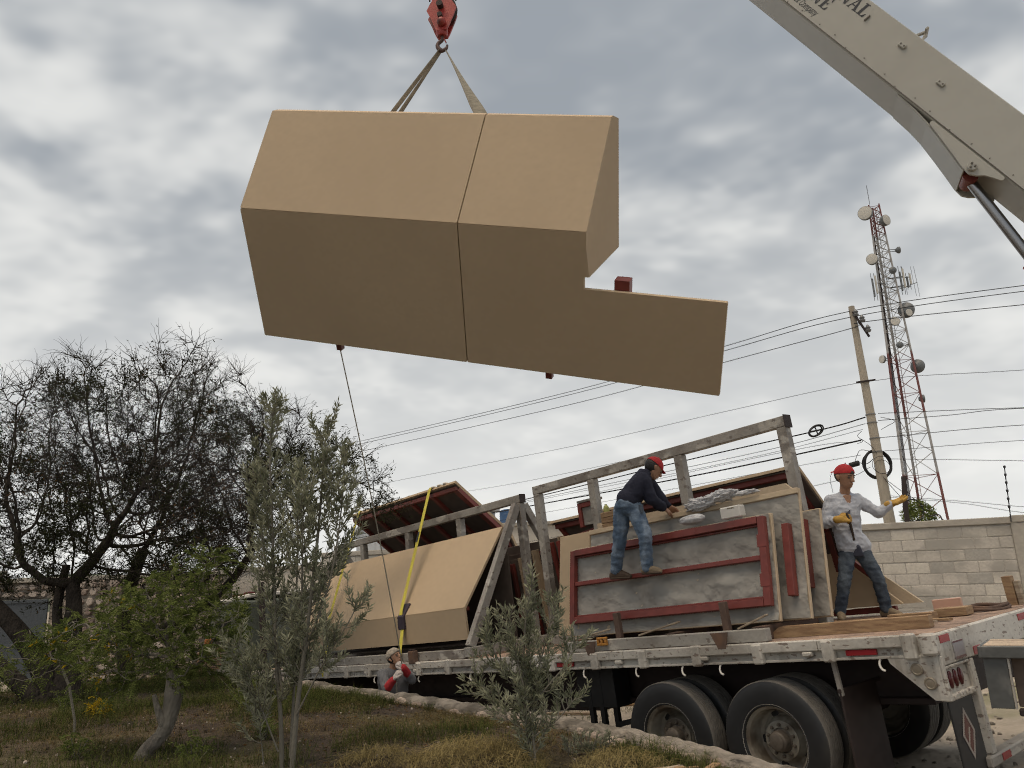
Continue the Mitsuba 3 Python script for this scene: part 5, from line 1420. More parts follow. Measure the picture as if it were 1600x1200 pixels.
def head_parts(c, f, up, k=1.0):
    """cranium, jaw, nose, ears as solids; f the way the face looks. k = half the head height"""
    f = A(*f) / np.linalg.norm(f)
    up = A(*up) - f * (A(*up) @ f)
    up /= np.linalg.norm(up)
    s = np.cross(f, up)
    R = np.array([s, f, up]).T
    P = lambda x, y, z: A(*c) + R @ (A(x, y, z) * k)
    hs = [ball(P(0, -0.10, 0.22), k, (0.68, 0.80, 0.74), R, 32),
          hull(ball(P(0, 0.42, 0.22), k * 0.32), ball(P(0.36, 0.20, 0.05), k * 0.22), ball(P(-0.36, 0.20, 0.05), k * 0.22), ball(P(0, 0.50, -0.62), k * 0.17), ball(P(0.2, 0.40, -0.66), k * 0.17), ball(P(-0.2, 0.40, -0.66), k * 0.17), ball(P(0.42, -0.02, -0.32), k * 0.16), ball(P(-0.42, -0.02, -0.32), k * 0.16)),
          hull(ball(P(0, 0.70, 0.16), k * 0.065), ball(P(0, 0.90, -0.16), k * 0.10), ball(P(0.10, 0.76, -0.19), k * 0.075), ball(P(-0.10, 0.76, -0.19), k * 0.075)),
          hull(ball(P(0.28, 0.62, 0.26), k * 0.10), ball(P(-0.28, 0.62, 0.26), k * 0.10)),
          hull(ball(P(0.15, 0.66, -0.38), k * 0.075), ball(P(-0.15, 0.66, -0.38), k * 0.075), ball(P(0, 0.72, -0.36), k * 0.07)),
          hull(ball(P(0.13, 0.65, -0.47), k * 0.075), ball(P(-0.13, 0.65, -0.47), k * 0.075), ball(P(0, 0.70, -0.48), k * 0.07))]
    for e in (-1, 1):
        hs.append(hull(ball(P(0.68 * e, -0.08, 0.14), k * 0.10), ball(P(0.68 * e, -0.02, -0.16), k * 0.07), ball(P(0.74 * e, -0.18, 0.10), k * 0.10)))
    return hs, P, R


def face_bits(parent, P, R, k):
    for e in (-1, 1):
        obj('eye', meshof(ball(P(0.25 * e, 0.61, 0.10), k * 0.105, n=16)), 'm_eye', parent, smooth=True)
        obj('eyebrow', meshof(bone(P(0.13 * e, 0.745, 0.265), P(0.40 * e, 0.64, 0.275), k * 0.035, k * 0.025, 10)), 'm_hair', parent, smooth=True)
    obj('mouth', meshof(bone(P(0.14, 0.725, -0.425), P(-0.14, 0.725, -0.425), k * 0.018, k * 0.018, 10)), 'm_lips', parent, smooth=True)


def meshof(man):
    me = man.to_mesh()
    t = trimesh.Trimesh(me.vert_properties[:, :3], me.tri_verts, process=False)
    return t


def hair_cap(P, R, k, grow=1.03, front=0.2, low=-0.35):
    b = ball(P(0, -0.12, 0.22), k * grow, (0.70, 0.82, 0.76), R, 32)
    cut = m3.Manifold.cube((4, 4, 4), True).translate((0, -2.0 + front - 0.0, 0))
    M = np.c_[R * k, P(0, 0, 0)]
    cut2 = m3.Manifold.cube((4, 4, 4), True).translate((0, 0, 2.0 + low))
    return b ^ cut.transform(M) ^ cut2.transform(M)


def cap_mesh(P, R, k, back=False, tilt=0.0):
    """baseball cap: crown shell and a curved visor"""
    crown = ball(P(0, -0.10, 0.28), k * 1.045, (0.705, 0.825, 0.78), R, 40)
    M = np.c_[R * k, P(0, 0, 0)]
    keep = m3.Manifold.cube((4, 4, 4), True).translate((0, 0, 2.0)).rotate((tilt, 0, 0)).translate((0, 0, 0.33))
    crown = crown ^ keep.transform(M)
    f = -1.0 if back else 1.0
    vis = []
    n = 9
    for i in range(n):
        a = -0.62 + 1.24 * i / (n - 1)
        x = 0.98 * math.sin(a) * 0.72
        drop = 0.42 * x * x
        inner = (x, f * 0.62 * math.cos(a * 1.1) - 0.10, 0.40 - drop * 0.4)
        outer = (x * 0.92, f * (0.62 + 0.60 * math.cos(a * 1.35)) - 0.10, 0.30 - drop)
        vis.append((inner, outer))
    vs = [hull(ball(P(*vis[i][0]), k * 0.03, n=8), ball(P(*vis[i][1]), k * 0.022, n=8), ball(P(*vis[i + 1][0]), k * 0.03, n=8), ball(P(*vis[i + 1][1]), k * 0.022, n=8)) for i in range(n - 1)]
    btn = meshof(ball(P(0, -0.10, 1.15), k * 0.06, n=10))
    c = meshof(crown)
    return c, meshof(m3.Manifold.batch_boolean(vs, m3.OpType.Add)), btn


mat('m_skin', mottled((0.30, 0.165, 0.105), 0.08, 8.0), 0.55)
mat('m_lips', (0.18, 0.07, 0.055), 0.5)
mat('m_eye', (0.08, 0.065, 0.055), 0.15)
mat('m_hair', (0.012, 0.010, 0.009), 0.6)
mat('m_red_cap', mottled((0.34, 0.014, 0.018), 0.2, 14.0), 0.8)
mat('m_navy', mottled((0.016, 0.018, 0.034), 0.2, 10.0), 0.9, bump=lambda p, n, uv: fbm(p.x * 60, p.y * 60, p.z * 60, 2), bscale=0.004)


def denimfn(c, c2):
    def fn(p, n, uv):
        w = fbm(p.x * 9, p.y * 9, p.z * 5, 3)
        g = fbm(p.x * 90, p.y * 90, p.z * 90, 2)
        return mix(c, c2, smoothstep(0.38, 0.68, w)) * (0.75 + 0.5 * g)
    return fn


mat('m_denim', denimfn((0.075, 0.115, 0.175), (0.17, 0.22, 0.29)), 0.9)
mat('m_denim_dark', denimfn((0.032, 0.045, 0.068), (0.075, 0.095, 0.12)), 0.9)
mat('m_shirt', mottled((0.42, 0.445, 0.50), 0.08, 9.0), 0.85, bump=lambda p, n, uv: fbm(p.x * 45, p.y * 45, p.z * 20, 3), bscale=0.006)
mat('m_glove', mottled((0.42, 0.25, 0.055), 0.25, 12.0, (0.22, 0.12, 0.03), 0.6, 14.0), 0.8)
mat('m_boot', mottled((0.20, 0.155, 0.105), 0.3, 10.0), 0.85)
mat('m_boot_dark', mottled((0.07, 0.045, 0.03), 0.3, 10.0), 0.8)
mat('m_collar', (0.04, 0.045, 0.07), 0.8)
mat('m_grey_sweater', mottled((0.115, 0.118, 0.128), 0.15, 12.0), 0.9)
mat('m_beanie', mottled((0.30, 0.265, 0.22), 0.25, 14.0), 0.9)
mat('m_red_sleeve', (0.33, 0.022, 0.028), 0.9)
mat('m_pale_glove', mottled((0.40, 0.36, 0.34), 0.2, 14.0), 0.85)


def shoe(an, to, r=0.042, h=0.035):
    an, to = A(*an), A(*to)
    d = to - an
    d[2] = 0
    d /= np.linalg.norm(d)
    zf = min(an[2] - 0.055, to[2])
    heel = A(an[0], an[1], zf) - d * 0.045
    toe = A(an[0], an[1], zf) + d * 0.155
    s = A(-d[1], d[0], 0)
    up = hull(ball(A(*an), r * 0.95), ball(heel + A(0, 0, 0.035), r * 0.85), ball(toe - d * 0.04 + A(0, 0, 0.032), r * 0.80), ball(toe + A(0, 0, 0.022), r * 0.55), ball(toe - d * 0.075 + s * 0.014 + A(0, 0, 0.03), r * 0.85))
    sole = hull(*[ball(p + A(0, 0, 0.006), 0.012, n=8) for p in (heel + s * 0.026, heel - s * 0.026, heel - d * 0.02, toe + s * 0.018, toe - s * 0.018, toe - d * 0.06 + s * 0.040, toe - d * 0.06 - s * 0.036)])
    return meshof(up), meshof(sole)


def torso(J, grow=0.0, shoulders=(), s_r=0.060, depth=0.080, width=0.095, hipw=0.10, side=None):
    """torso solids between shoulders, chest, waist and hips"""
    sR, sL = J[shoulders[0]], J[shoulders[1]]
    ax = A(*sL) - A(*sR)
    ax /= np.linalg.norm(ax)
    if side is not None:
        ax = A(*side) / np.linalg.norm(side)
    C, W_, H_ = A(*J['chest']), A(*J['waist']), A(*J['hips'])
    g = grow
    ch = [ball(C + ax * width * 0.72, depth + g), ball(C - ax * width * 0.72, depth + g)]
    wa = [ball(W_ + ax * width * 0.50, depth * 0.92 + g), ball(W_ - ax * width * 0.50, depth * 0.92 + g)]
    hi = [ball(H_ + ax * hipw * 0.62, depth * 0.98 + g), ball(H_ - ax * hipw * 0.62, depth * 0.98 + g)]
    sh = [ball(sR, s_r + g), ball(sL, s_r + g)]
    return hull(*sh, *ch), hull(*ch, *wa), hull(*wa, *hi), ax


PJ = lambda d: {k: A(*v) for k, v in d.items()}
# --- the man in the white shirt
J = PJ({'head': (3.512, 8.556, 2.645), 'neck': (3.502, 8.62, 2.49), 'chest': (3.466, 8.60, 2.305), 'waist': (3.475, 8.60, 2.07), 'hips': (3.521, 8.60, 1.93), 'shR': (3.342, 8.606, 2.405), 'elR': (3.255, 8.566, 2.172), 'wrR': (3.319, 8.39, 2.195), 'shL': (3.625, 8.596, 2.405),
        'elL': (3.80, 8.536, 2.255), 'wrL': (3.915, 8.466, 2.34), 'hipR': (3.455, 8.606, 1.888), 'knR': (3.333, 8.516, 1.571), 'anR': (3.27, 8.566, 1.262), 'toR': (3.219, 8.416, 1.187), 'hipL': (3.592, 8.6, 1.88), 'knL': (3.689, 8.526, 1.583), 'anL': (3.757, 8.586, 1.275), 'toL': (3.83, 8.46, 1.207)})
t = thing('person', 'man in white shirt, backward red cap and yellow gloves standing on the trailer deck', 'person')
FK = 0.132
hs, P, R = head_parts(J['head'], (0.42, -0.86, -0.28), (0.05, -0.1, 1), FK)
a_, b_, c_, ax = torso(J, -0.02, ('shR', 'shL'), 0.055)
body = hs + [bone(J['neck'] - A(0, 0, 0.05), J['head'] - A(0, -0.01, 0.06), 0.056, 0.052), a_, b_, c_]
body += chain([J['shR'], J['elR'], J['wrR']], [0.045, 0.038, 0.028]) + chain([J['shL'], J['elL'], J['wrL']], [0.045, 0.038, 0.028])
for s in 'RL':
    body += chain([J['hip' + s], J['kn' + s], J['an' + s]], [0.075, 0.052, 0.038])
body += hand(J['wrR'], (0.88, -0.32, 0.10), (0.25, 0.75, -0.5), 1, (1.0, 1.05, 1.1, 1.15), 0.92, 0.9) + hand(J['wrL'], (0.93, -0.20, 0.30), (-0.2, -0.35, 0.9), 1, (0.18, 0.15, 0.2, 0.28), 0.95, 0.9, 0.12, 0.5)
obj('body', fuse(body, 0.016, 5), 'm_skin', t, smooth=True)
face_bits(t, P, R, FK)
obj('hair', meshof(hair_cap(P, R, FK, 1.0, 0.02, -0.40)), 'm_hair', t, smooth=40)
cr, vi, bt = cap_mesh(P, R, FK, True, 12)
cp = nm(t + '__cap')
obj('crown', cr, 'm_red_cap', cp, smooth=40)
obj('visor', vi, 'm_red_cap', cp, smooth=40)
obj('button', bt, 'm_red_cap', cp, smooth=True)
obj('strap_gap', meshof(hull(ball(P(0.16, 0.715, 0.42), FK * 0.03), ball(P(-0.16, 0.715, 0.42), FK * 0.03), ball(P(0.09, 0.68, 0.60), FK * 0.03), ball(P(-0.09, 0.68, 0.60), FK * 0.03))), 'm_hair', cp, smooth=True)
a_, b_, c_, ax = torso(J, 0.004, ('shR', 'shL'), 0.062, 0.092, 0.098, 0.10)
hem = hull(ball(J['hips'] + ax * 0.062 + A(0, 0, -0.005), 0.108), ball(J['hips'] - ax * 0.062 + A(0, 0, -0.005), 0.108), ball(J['waist'] + ax * 0.045, 0.093), ball(J['waist'] - ax * 0.045, 0.093))
sl = chain([J['shR'], J['elR'], J['wrR'] - (J['wrR'] - J['elR']) * 0.10], [0.066, 0.054, 0.040]) + chain([J['shL'], J['elL'], J['wrL'] - (J['wrL'] - J['elL']) * 0.08], [0.066, 0.052, 0.040])
shirt = fuse([a_, b_, hem] + sl + [bone(J['neck'] + A(0, 0.01, -0.045), J['shR'] + A(0, 0, 0.012), 0.056, 0.05), bone(J['neck'] + A(0, 0.01, -0.045), J['shL'] + A(0, 0, 0.012), 0.056, 0.05)], 0.010, 4, 0.024, 19.0, 3, (1.4, 1.4, 0.8))
obj('shirt', shirt, 'm_shirt', t, smooth=True)
fwd = np.cross(A(0, 0, 1), ax)
fwd = fwd if fwd[1] < 0 else -fwd
nk = J['neck'] + A(0, 0, -0.02)
obj('collar', meshof(m3.Manifold.batch_boolean([bone(nk + ax * s * 0.055 + fwd * 0.02 + A(0, 0, 0.012), nk + ax * s * 0.030 + fwd * 0.085 + A(0, 0, -0.075), 0.018, 0.013, 12) for s in (-1, 1)] + [bone(nk + ax * 0.055 + fwd * 0.02 + A(0, 0, 0.012), nk - fwd * 0.055 + A(0, 0, 0.02), 0.018, 0.018, 12), bone(nk - ax * 0.055 + fwd * 0.02 + A(0, 0, 0.012), nk - fwd * 0.055 + A(0, 0, 0.02), 0.018, 0.018, 12)], m3.OpType.Add)), 'm_shirt', t, smooth=40)
obj('open_neck', meshof(hull(ball(nk + fwd * 0.079 + ax * 0.028 + A(0, 0, -0.025), 0.014), ball(nk + fwd * 0.079 - ax * 0.028 + A(0, 0, -0.025), 0.014), ball(nk + fwd * 0.102 + A(0, 0, -0.145), 0.010))), 'm_skin', t, smooth=True)
obj('placket', meshof(m3.Manifold.batch_boolean(chain([nk + fwd * 0.106 + A(0, 0, -0.15), J['chest'] + fwd * 0.108 + A(0.0, 0, -0.06), J['waist'] + fwd * 0.108 + A(0.005, 0, 0)], [0.011, 0.011, 0.011], 10), m3.OpType.Add)), 'm_collar', t, smooth=True)
obj('tee_hem', meshof(hull(ball(J['hips'] + fwd * 0.100 + A(0, 0, -0.02), 0.028), ball(J['hips'] + fwd * 0.092 + ax * 0.035 + A(0, 0, -0.095), 0.018), ball(J['hips'] + fwd * 0.092 - ax * 0.035 + A(0, 0, -0.095), 0.018))), 'm_collar', t, smooth=True)
leg = [hull(ball(J['hips'] + ax * 0.055 + A(0, 0, -0.01), 0.090), ball(J['hips'] - ax * 0.055 + A(0, 0, -0.01), 0.090), ball(J['hipR'], 0.088), ball(J['hipL'], 0.088))]
for s in 'RL':
    k_ = J['kn' + s]
    an = J['an' + s]
    leg += chain([J['hip' + s], k_, k_ + (an - k_) * 0.4, an + A(0, 0, 0.01)], [0.088, 0.064, 0.060, 0.056])
obj('jeans', fuse(leg, 0.011, 5, 0.020, 19.0, 8, (0.8, 0.8, 1.7)), 'm_denim_dark', t, smooth=True)
for s in 'RL':
    u_, so = shoe(J['an' + s], J['to' + s])
    b = nm(t + '__shoe')
    obj('upper', u_, 'm_boot', b, smooth=40)
    obj('sole', so, 'm_boot_dark', b, smooth=40)
obj('glove', fuse(hand(J['wrR'], (0.88, -0.32, 0.10), (0.25, 0.75, -0.5), 1, (1.0, 1.05, 1.1, 1.15), 1.04, 1.30) + [bone(J['wrR'] - A(0.02, 0, 0), J['wrR'] + A(0.03, -0.01, 0), 0.040, 0.034)], 0.006, 4), 'm_glove', t, smooth=True)
obj('glove', fuse(hand(J['wrL'], (0.93, -0.20, 0.30), (-0.2, -0.35, 0.9), 1, (0.18, 0.15, 0.2, 0.28), 1.06, 1.30, 0.12, 0.5) + [bone(J['wrL'] - A(0.03, -0.01, 0.01), J['wrL'] + A(0.03, -0.01, 0.01), 0.042, 0.034)], 0.006, 4), 'm_glove', t, smooth=True)
t = thing('dark_rope', 'short dark rope end held in the yellow glove at his belly', 'rope')
g = J['wrR'] + A(0.085, -0.045, 0.0)
obj('strand', cat([tube(bez(g + A(-0.01, 0.01, 0.06), g, g + A(0.02, 0.01, -0.10), g + A(0.035, 0.03, -0.22), n=8), 0.012, 8), tube(bez(g + A(-0.005, 0.015, 0.05), g + A(0.01, 0.02, 0), g + A(0.03, 0.03, -0.12), n=8), 0.009, 8)]), 'm_rope_dark', t, smooth=True)
mat('m_rope_dark', (0.04, 0.028, 0.02), 0.8)

# --- the man in navy bending over the panels
J = PJ({'head': (1.477, 8.54, 2.817), 'neck': (1.401, 8.572, 2.75), 'chest': (1.325, 8.56, 2.655), 'waist': (1.207, 8.541, 2.524), 'hips': (1.173, 8.534, 2.452), 'shN': (1.345, 8.449, 2.69), 'elN': (1.419, 8.481, 2.485), 'wrN': (1.574, 8.675, 2.414), 'shF': (1.412, 8.666, 2.712), 'elF': (1.54, 8.716, 2.53), 'wrF': (1.649, 8.772, 2.435),
        'hipL': (1.12, 8.566, 2.41), 'knL': (1.076, 8.645, 2.098), 'anL': (1.03, 8.793, 1.775), 'toL': (1.12, 8.74, 1.695), 'hipR': (1.232, 8.51, 2.404), 'knR': (1.309, 8.403, 2.118), 'anR': (1.319, 8.48, 1.783), 'toR': (1.439, 8.364, 1.742)})
t = thing('person', 'man in navy hoodie, jeans and red cap bending over the framed panel', 'person')
FK = 0.122
hs, P, R = head_parts(J['head'], (0.80, 0.18, -0.58), (0.55, 0.1, 0.85), FK)
SIDE = (0.35, 0.92, 0.1)
a_, b_, c_, ax = torso(J, -0.02, ('shN', 'shF'), 0.055, side=SIDE)
body = hs + [bone(J['neck'] - A(0.03, 0, 0.03), J['head'] - A(0.02, 0, 0.04), 0.055, 0.052), a_, b_, c_]
body += chain([J['shN'], J['elN'], J['wrN']], [0.045, 0.038, 0.028]) + chain([J['shF'], J['elF'], J['wrF']], [0.045, 0.038, 0.028])
for s in 'LR':
    body += chain([J['hip' + s], J['kn' + s], J['an' + s]], [0.075, 0.052, 0.038])
body += hand(J['wrN'], (0.72, 0.42, -0.40), (0.1, 0.5, -0.7), -1, (0.35, 0.4, 0.45, 0.5), 0.95) + hand(J['wrF'], (0.75, 0.4, -0.45), (0.1, -0.4, -0.8), 1, (0.35, 0.4, 0.45, 0.5), 0.95)
obj('body', fuse(body, 0.016, 5), 'm_skin', t, smooth=True)
face_bits(t, P, R, FK)
obj('hair', meshof(hair_cap(P, R, FK, 1.0, 0.0, -0.42)), 'm_hair', t, smooth=40)
cr, vi, bt = cap_mesh(P, R, FK, False, -10)
cp = nm(t + '__cap')
obj('crown', cr, 'm_red_cap', cp, smooth=40)
obj('visor', vi, 'm_red_cap', cp, smooth=40)
obj('button', bt, 'm_red_cap', cp, smooth=True)
a_, b_, c_, ax = torso(J, 0.004, ('shN', 'shF'), 0.072, 0.106, 0.105, 0.10, side=SIDE)
sl = chain([J['shN'], J['elN'], J['wrN'] - (J['wrN'] - J['elN']) * 0.12], [0.078, 0.064, 0.046]) + chain([J['shF'], J['elF'], J['wrF'] - (J['wrF'] - J['elF']) * 0.12], [0.078, 0.064, 0.046])
hood = [hull(ball(J['neck'] + A(-0.06, 0, 0.0), 0.065), ball(J['neck'] + A(-0.02, 0.06, 0.015), 0.05), ball(J['neck'] + A(-0.02, -0.06, 0.015), 0.05)), hull(ball(J['neck'] + A(-0.05, 0, 0.05), 0.035), ball(J['neck'] + A(-0.13, 0.02, -0.05), 0.05))]
obj('hoodie', fuse([a_, b_] + sl + hood, 0.012, 5, 0.034, 12.0, 5), 'm_navy', t, smooth=True)
obj('sweat_hem', fuse([hull(*[ball(J['waist'] * 0.45 + J['hips'] * 0.55 + ax * q + A(0.0, 0, 0.02), 0.118) for q in (-0.055, 0.055)])], 0.02, 2, 0.014, 16.0, 9), 'm_navy', t, smooth=True)
leg = [hull(ball(J['hips'] + ax * 0.06, 0.108), ball(J['hips'] - ax * 0.06, 0.108), ball(J['hipL'], 0.095), ball(J['hipR'], 0.095))]
for s in 'LR':
    k_ = J['kn' + s]
    an = J['an' + s]
    leg += chain([J['hip' + s], k_, k_ + (an - k_) * 0.4, an + A(0, 0, 0.01)], [0.095, 0.072, 0.066, 0.058])
obj('jeans', fuse(leg, 0.011, 5, 0.020, 19.0, 12, (0.8, 0.8, 1.7)), 'm_denim', t, smooth=True)
obj('back_pocket', xf(cbox((0.085, 0.012, 0.095), 0.004), frame(A(0.1, 0.1, 1)), J['hipR'] + A(0.045, -0.105, -0.02)), 'm_denim_dark', t)
for s, m_ in (('L', 'm_boot_dark'), ('R', 'm_boot')):
    u_, so = shoe(J['an' + s], J['to' + s])
    b = nm(t + '__shoe')
    obj('upper', u_, m_, b, smooth=40)
    obj('sole', so, 'm_boot_dark', b, smooth=40)

# --- the worker in the beanie beside the trailer
J = PJ({'head': (-1.660, 10.95, 0.83), 'neck': (-1.700, 10.98, 0.70), 'chest': (-1.69, 11.0, 0.55), 'waist': (-1.695, 11.02, 0.32), 'hips': (-1.703, 11.02, 0.19), 'shR': (-1.82, 10.93, 0.635), 'elR': (-1.736, 10.73, 0.485), 'wrR': (-1.637, 10.68, 0.605), 'shL': (-1.535, 11.03, 0.63),
        'elL': (-1.435, 10.87, 0.565), 'wrL': (-1.518, 10.77, 0.70), 'hipR': (-1.775, 11.0, 0.18), 'knR': (-1.758, 10.9, -0.18), 'anR': (-1.791, 11.0, -0.50), 'toR': (-1.731, 10.83, -0.575), 'hipL': (-1.622, 11.03, 0.17), 'knL': (-1.596, 10.95, -0.175), 'anL': (-1.595, 11.05, -0.50), 'toL': (-1.542, 10.9, -0.575)})
t = thing('person', 'worker in grey sweater and pale beanie looking up beside the trailer', 'person')
FK = 0.118
hs, P, R = head_parts(J['head'], (0.70, -0.58, 0.42), (-0.35, 0.1, 0.95), FK)
a_, b_, c_, ax = torso(J, -0.02, ('shR', 'shL'), 0.055)
hR = dict(w=J['wrR'], d=(0.55, -0.1, 0.8), pn=(0.6, 0.3, -0.3), side=-1, curl=1.0)
hL = dict(w=J['wrL'], d=(-0.5, -0.2, 0.8), pn=(-0.6, 0.3, -0.3), side=1, curl=1.0)
body = hs + [bone(J['neck'] - A(0, 0, 0.05), J['head'] - A(0.02, -0.02, 0.05), 0.055, 0.052), a_, b_, c_]
body += chain([J['shR'], J['elR'], J['wrR']], [0.045, 0.038, 0.028]) + chain([J['shL'], J['elL'], J['wrL']], [0.045, 0.038, 0.028]) + hand(**hR, k=0.92) + hand(**hL, k=0.92)
for s in 'RL':
    body += chain([J['hip' + s], J['kn' + s], J['an' + s]], [0.075, 0.052, 0.038])
obj('body', fuse(body, 0.016, 5), 'm_skin', t, smooth=True)
face_bits(t, P, R, FK)
obj('hair', meshof(hair_cap(P, R, FK, 1.06, 0.12, -0.55)), 'm_hair', t, smooth=40)
bm = ball(P(0, -0.10, 0.30), FK * 1.10, (0.73, 0.84, 0.82), R, 40) ^ m3.Manifold.cube((4, 4, 4), True).translate((0, 0, 2.0)).rotate((14, 0, 0)).translate((0, 0, 0.30)).transform(np.c_[R * FK, P(0, 0, 0)])
bmm = fuse([bm], 0.02, 2, 0.012, 30.0, 4)
obj('beanie', bmm, 'm_beanie', t, smooth=True)
a_, b_, c_, ax = torso(J, 0.006, ('shR', 'shL'), 0.07, 0.105, 0.135, 0.115)
sl = chain([J['shR'], J['elR'], J['wrR'] - (J['wrR'] - J['elR']) * 0.75], [0.072, 0.058, 0.048]) + chain([J['shL'], J['elL'], J['wrL'] - (J['wrL'] - J['elL']) * 0.45], [0.072, 0.058, 0.046])
obj('sweater', fuse([a_, b_, c_] + sl, 0.016, 5, 0.02, 15.0, 15), 'm_grey_sweater', t, smooth=True)
obj('cuff', fuse([bone(J['elR'] + (J['wrR'] - J['elR']) * 0.12, J['wrR'] - (J['wrR'] - J['elR']) * 0.1, 0.056, 0.046)], 0.02, 3, 0.01), 'm_red_sleeve', t, smooth=True)
obj('cuff', fuse([bone(J['elL'] + (J['wrL'] - J['elL']) * 0.6, J['wrL'] + (J['wrL'] - J['elL']) * 0.18, 0.050, 0.050)], 0.02, 3, 0.01), 'm_red_sleeve', t, smooth=True)
obj('glove', fuse(hand(**hR, k=1.04, fat=1.25), 0.007, 4), 'm_pale_glove', t, smooth=True)
obj('glove', fuse(hand(**hL, k=1.04, fat=1.25), 0.007, 4), 'm_pale_glove', t, smooth=True)
leg = [hull(ball(J['hips'] + ax * 0.065, 0.1), ball(J['hips'] - ax * 0.065, 0.1), ball(J['hipR'], 0.09), ball(J['hipL'], 0.09))]
for s in 'RL':
    leg += chain([J['hip' + s], J['kn' + s], J['an' + s]], [0.09, 0.066, 0.056])
obj('jeans', fuse(leg, 0.018, 5, 0.015, 17.0, 19), 'm_denim_dark', t, smooth=True)
for s in 'RL':
    u_, so = shoe(J['an' + s], J['to' + s])
    b = nm(t + '__shoe')
    obj('upper', u_, 'm_boot_dark', b, smooth=40)
    obj('sole', so, 'm_boot_dark', b, smooth=40)
# tag line from the hanging panel down to his hands
t = thing('tag_line', 'thin guide rope from the hanging panel down to the worker in the beanie', 'rope')
st = onlow(0.95, HL + 0.10, SGN * 0.13)
hd_ = J['wrL'] + A(-0.03, -0.02, 0.07)
mid = [st + (hd_ - st) * k + A(0.18, 0.0, -0.42) * 4 * k * (1 - k) * 0.28 for k in (0.25, 0.5, 0.75)]
obj('strand', tube(bez(st, *mid, hd_, J['wrR'] + A(0.05, -0.01, 0.07), A(-1.60, 10.68, 0.45), A(-1.52, 10.7, 0.2), n=10), 0.007, 6), 'm_webbing', t, smooth=True)

# ---------------------------------------------------------------- vegetation
from scipy.spatial import cKDTree


def segs(P, Q, r0, r1, n=4):
    """many tapered n-sided prisms at once"""
    P, Q = np.asarray(P, float), np.asarray(Q, float)
    d = Q - P
    d /= np.linalg.norm(d, axis=1, keepdims=True) + 1e-9
    ref = np.where(np.abs(d[:, 2:]) < 0.9, A(0, 0, 1), A(1, 0, 0))
    a = np.cross(d, ref)
    a /= np.linalg.norm(a, axis=1, keepdims=True) + 1e-9
    b = np.cross(d, a)
    th = np.arange(n) * 2 * np.pi / n
    ring = np.cos(th)[None, :, None] * a[:, None] + np.sin(th)[None, :, None] * b[:, None]
    v = np.concatenate([P[:, None] + ring * np.reshape(r0, (-1, 1, 1)), Q[:, None] + ring * np.reshape(r1, (-1, 1, 1))], 1)
    k = np.arange(n)
    f = np.vstack([np.stack([k, (k + 1) % n, (k + 1) % n + n], 1), np.stack([k, (k + 1) % n + n, k + n], 1)])
    f = (f[None] + (np.arange(len(P)) * 2 * n)[:, None, None]).reshape(-1, 3)
    return trimesh.Trimesh(v.reshape(-1, 3), f, process=False)


def leaves(C, D, L, W, rg, droop=0.0, fold=0.25):
    """many pointed leaves: base C, direction D, length L, width W; two bent triangles pairs each (6 vertices, 4 triangles)"""
    C, D = np.asarray(C, float), np.asarray(D, float)
    n = len(C)
    D = D / (np.linalg.norm(D, axis=1, keepdims=True) + 1e-9)
    s = np.cross(D, rg.normal(size=(n, 3)))
    s /= np.linalg.norm(s, axis=1, keepdims=True) + 1e-9
    u = np.cross(s, D)
    L, W = np.broadcast_to(L, n)[:, None], np.broadcast_to(W, n)[:, None]
    m = C + D * L * 0.45
    tip = C + D * L - A(0, 0, 1) * L * droop
    l, r = m + s * W / 2 + u * W * fold, m - s * W / 2 + u * W * fold
    v = np.stack([C, l, m, r, tip], 1).reshape(-1, 3)
    f = np.array([[0, 2, 1], [0, 3, 2], [1, 2, 4], [2, 3, 4]])
    return trimesh.Trimesh(v, (f[None] + (np.arange(n) * 5)[:, None, None]).reshape(-1, 3), process=False)


def rdir(n, rg):
    v = rg.normal(size=(n, 3))
    return v / np.linalg.norm(v, axis=1, keepdims=True)


def leafmat(key, c, c2, back=None, trans=0.25, rough=0.55, f=9.0):
    def fn(p, n, uv):
        k = fbm(p.x * f, p.y * f, p.z * f, 2)
        g = cell_rand(p.x * 37, p.y * 37, p.z * 37)
        return mix(c, c2, dr.clip(0.65 * smoothstep(0.3, 0.7, k) + 0.45 * g, 0, 1))
    scene[key] = {'type': 'principledthin', 'base_color': proc(fn), 'roughness': rough, 'diff_trans': trans, 'eta': 1.4}
    return key


leafmat('m_leaf_thorn', (0.022, 0.027, 0.013), (0.045, 0.048, 0.024), trans=0.12)
leafmat('m_leaf_dry', (0.16, 0.085, 0.035), (0.10, 0.06, 0.03), trans=0.4)
leafmat('m_leaf_bush', (0.058, 0.084, 0.022), (0.175, 0.205, 0.066), trans=0.45)
leafmat('m_leaf_olive', (0.125, 0.138, 0.086), (0.36, 0.365, 0.262), trans=0.38)
leafmat('m_grass_green', (0.040, 0.054, 0.016), (0.098, 0.110, 0.036), trans=0.4)
leafmat('m_grass_dry', (0.085, 0.066, 0.030), (0.19, 0.15, 0.075), trans=0.4, rough=0.7)
leafmat('m_straw', (0.19, 0.15, 0.065), (0.33, 0.27, 0.13), trans=0.4, rough=0.7)
leafmat('m_flower', (0.42, 0.30, 0.02), (0.36, 0.25, 0.02), trans=0.4)
mat('m_bark_dark', mottled((0.030, 0.024, 0.019), 0.4, 5.0, (0.06, 0.05, 0.04), 0.5, 6.0), 0.95, bump=lambda p, n, uv: fbm(p.x * 30, p.y * 30, p.z * 9, 3), bscale=0.05)
mat('m_bark_grey', mottled((0.17, 0.155, 0.13), 0.25, 4.0, (0.09, 0.08, 0.07), 0.6, 6.0), 0.9, bump=lambda p, n, uv: fbm(p.x * 35, p.y * 35, p.z * 12, 3), bscale=0.03)
mat('m_bark_olive', mottled((0.15, 0.14, 0.115), 0.2, 9.0), 0.9)


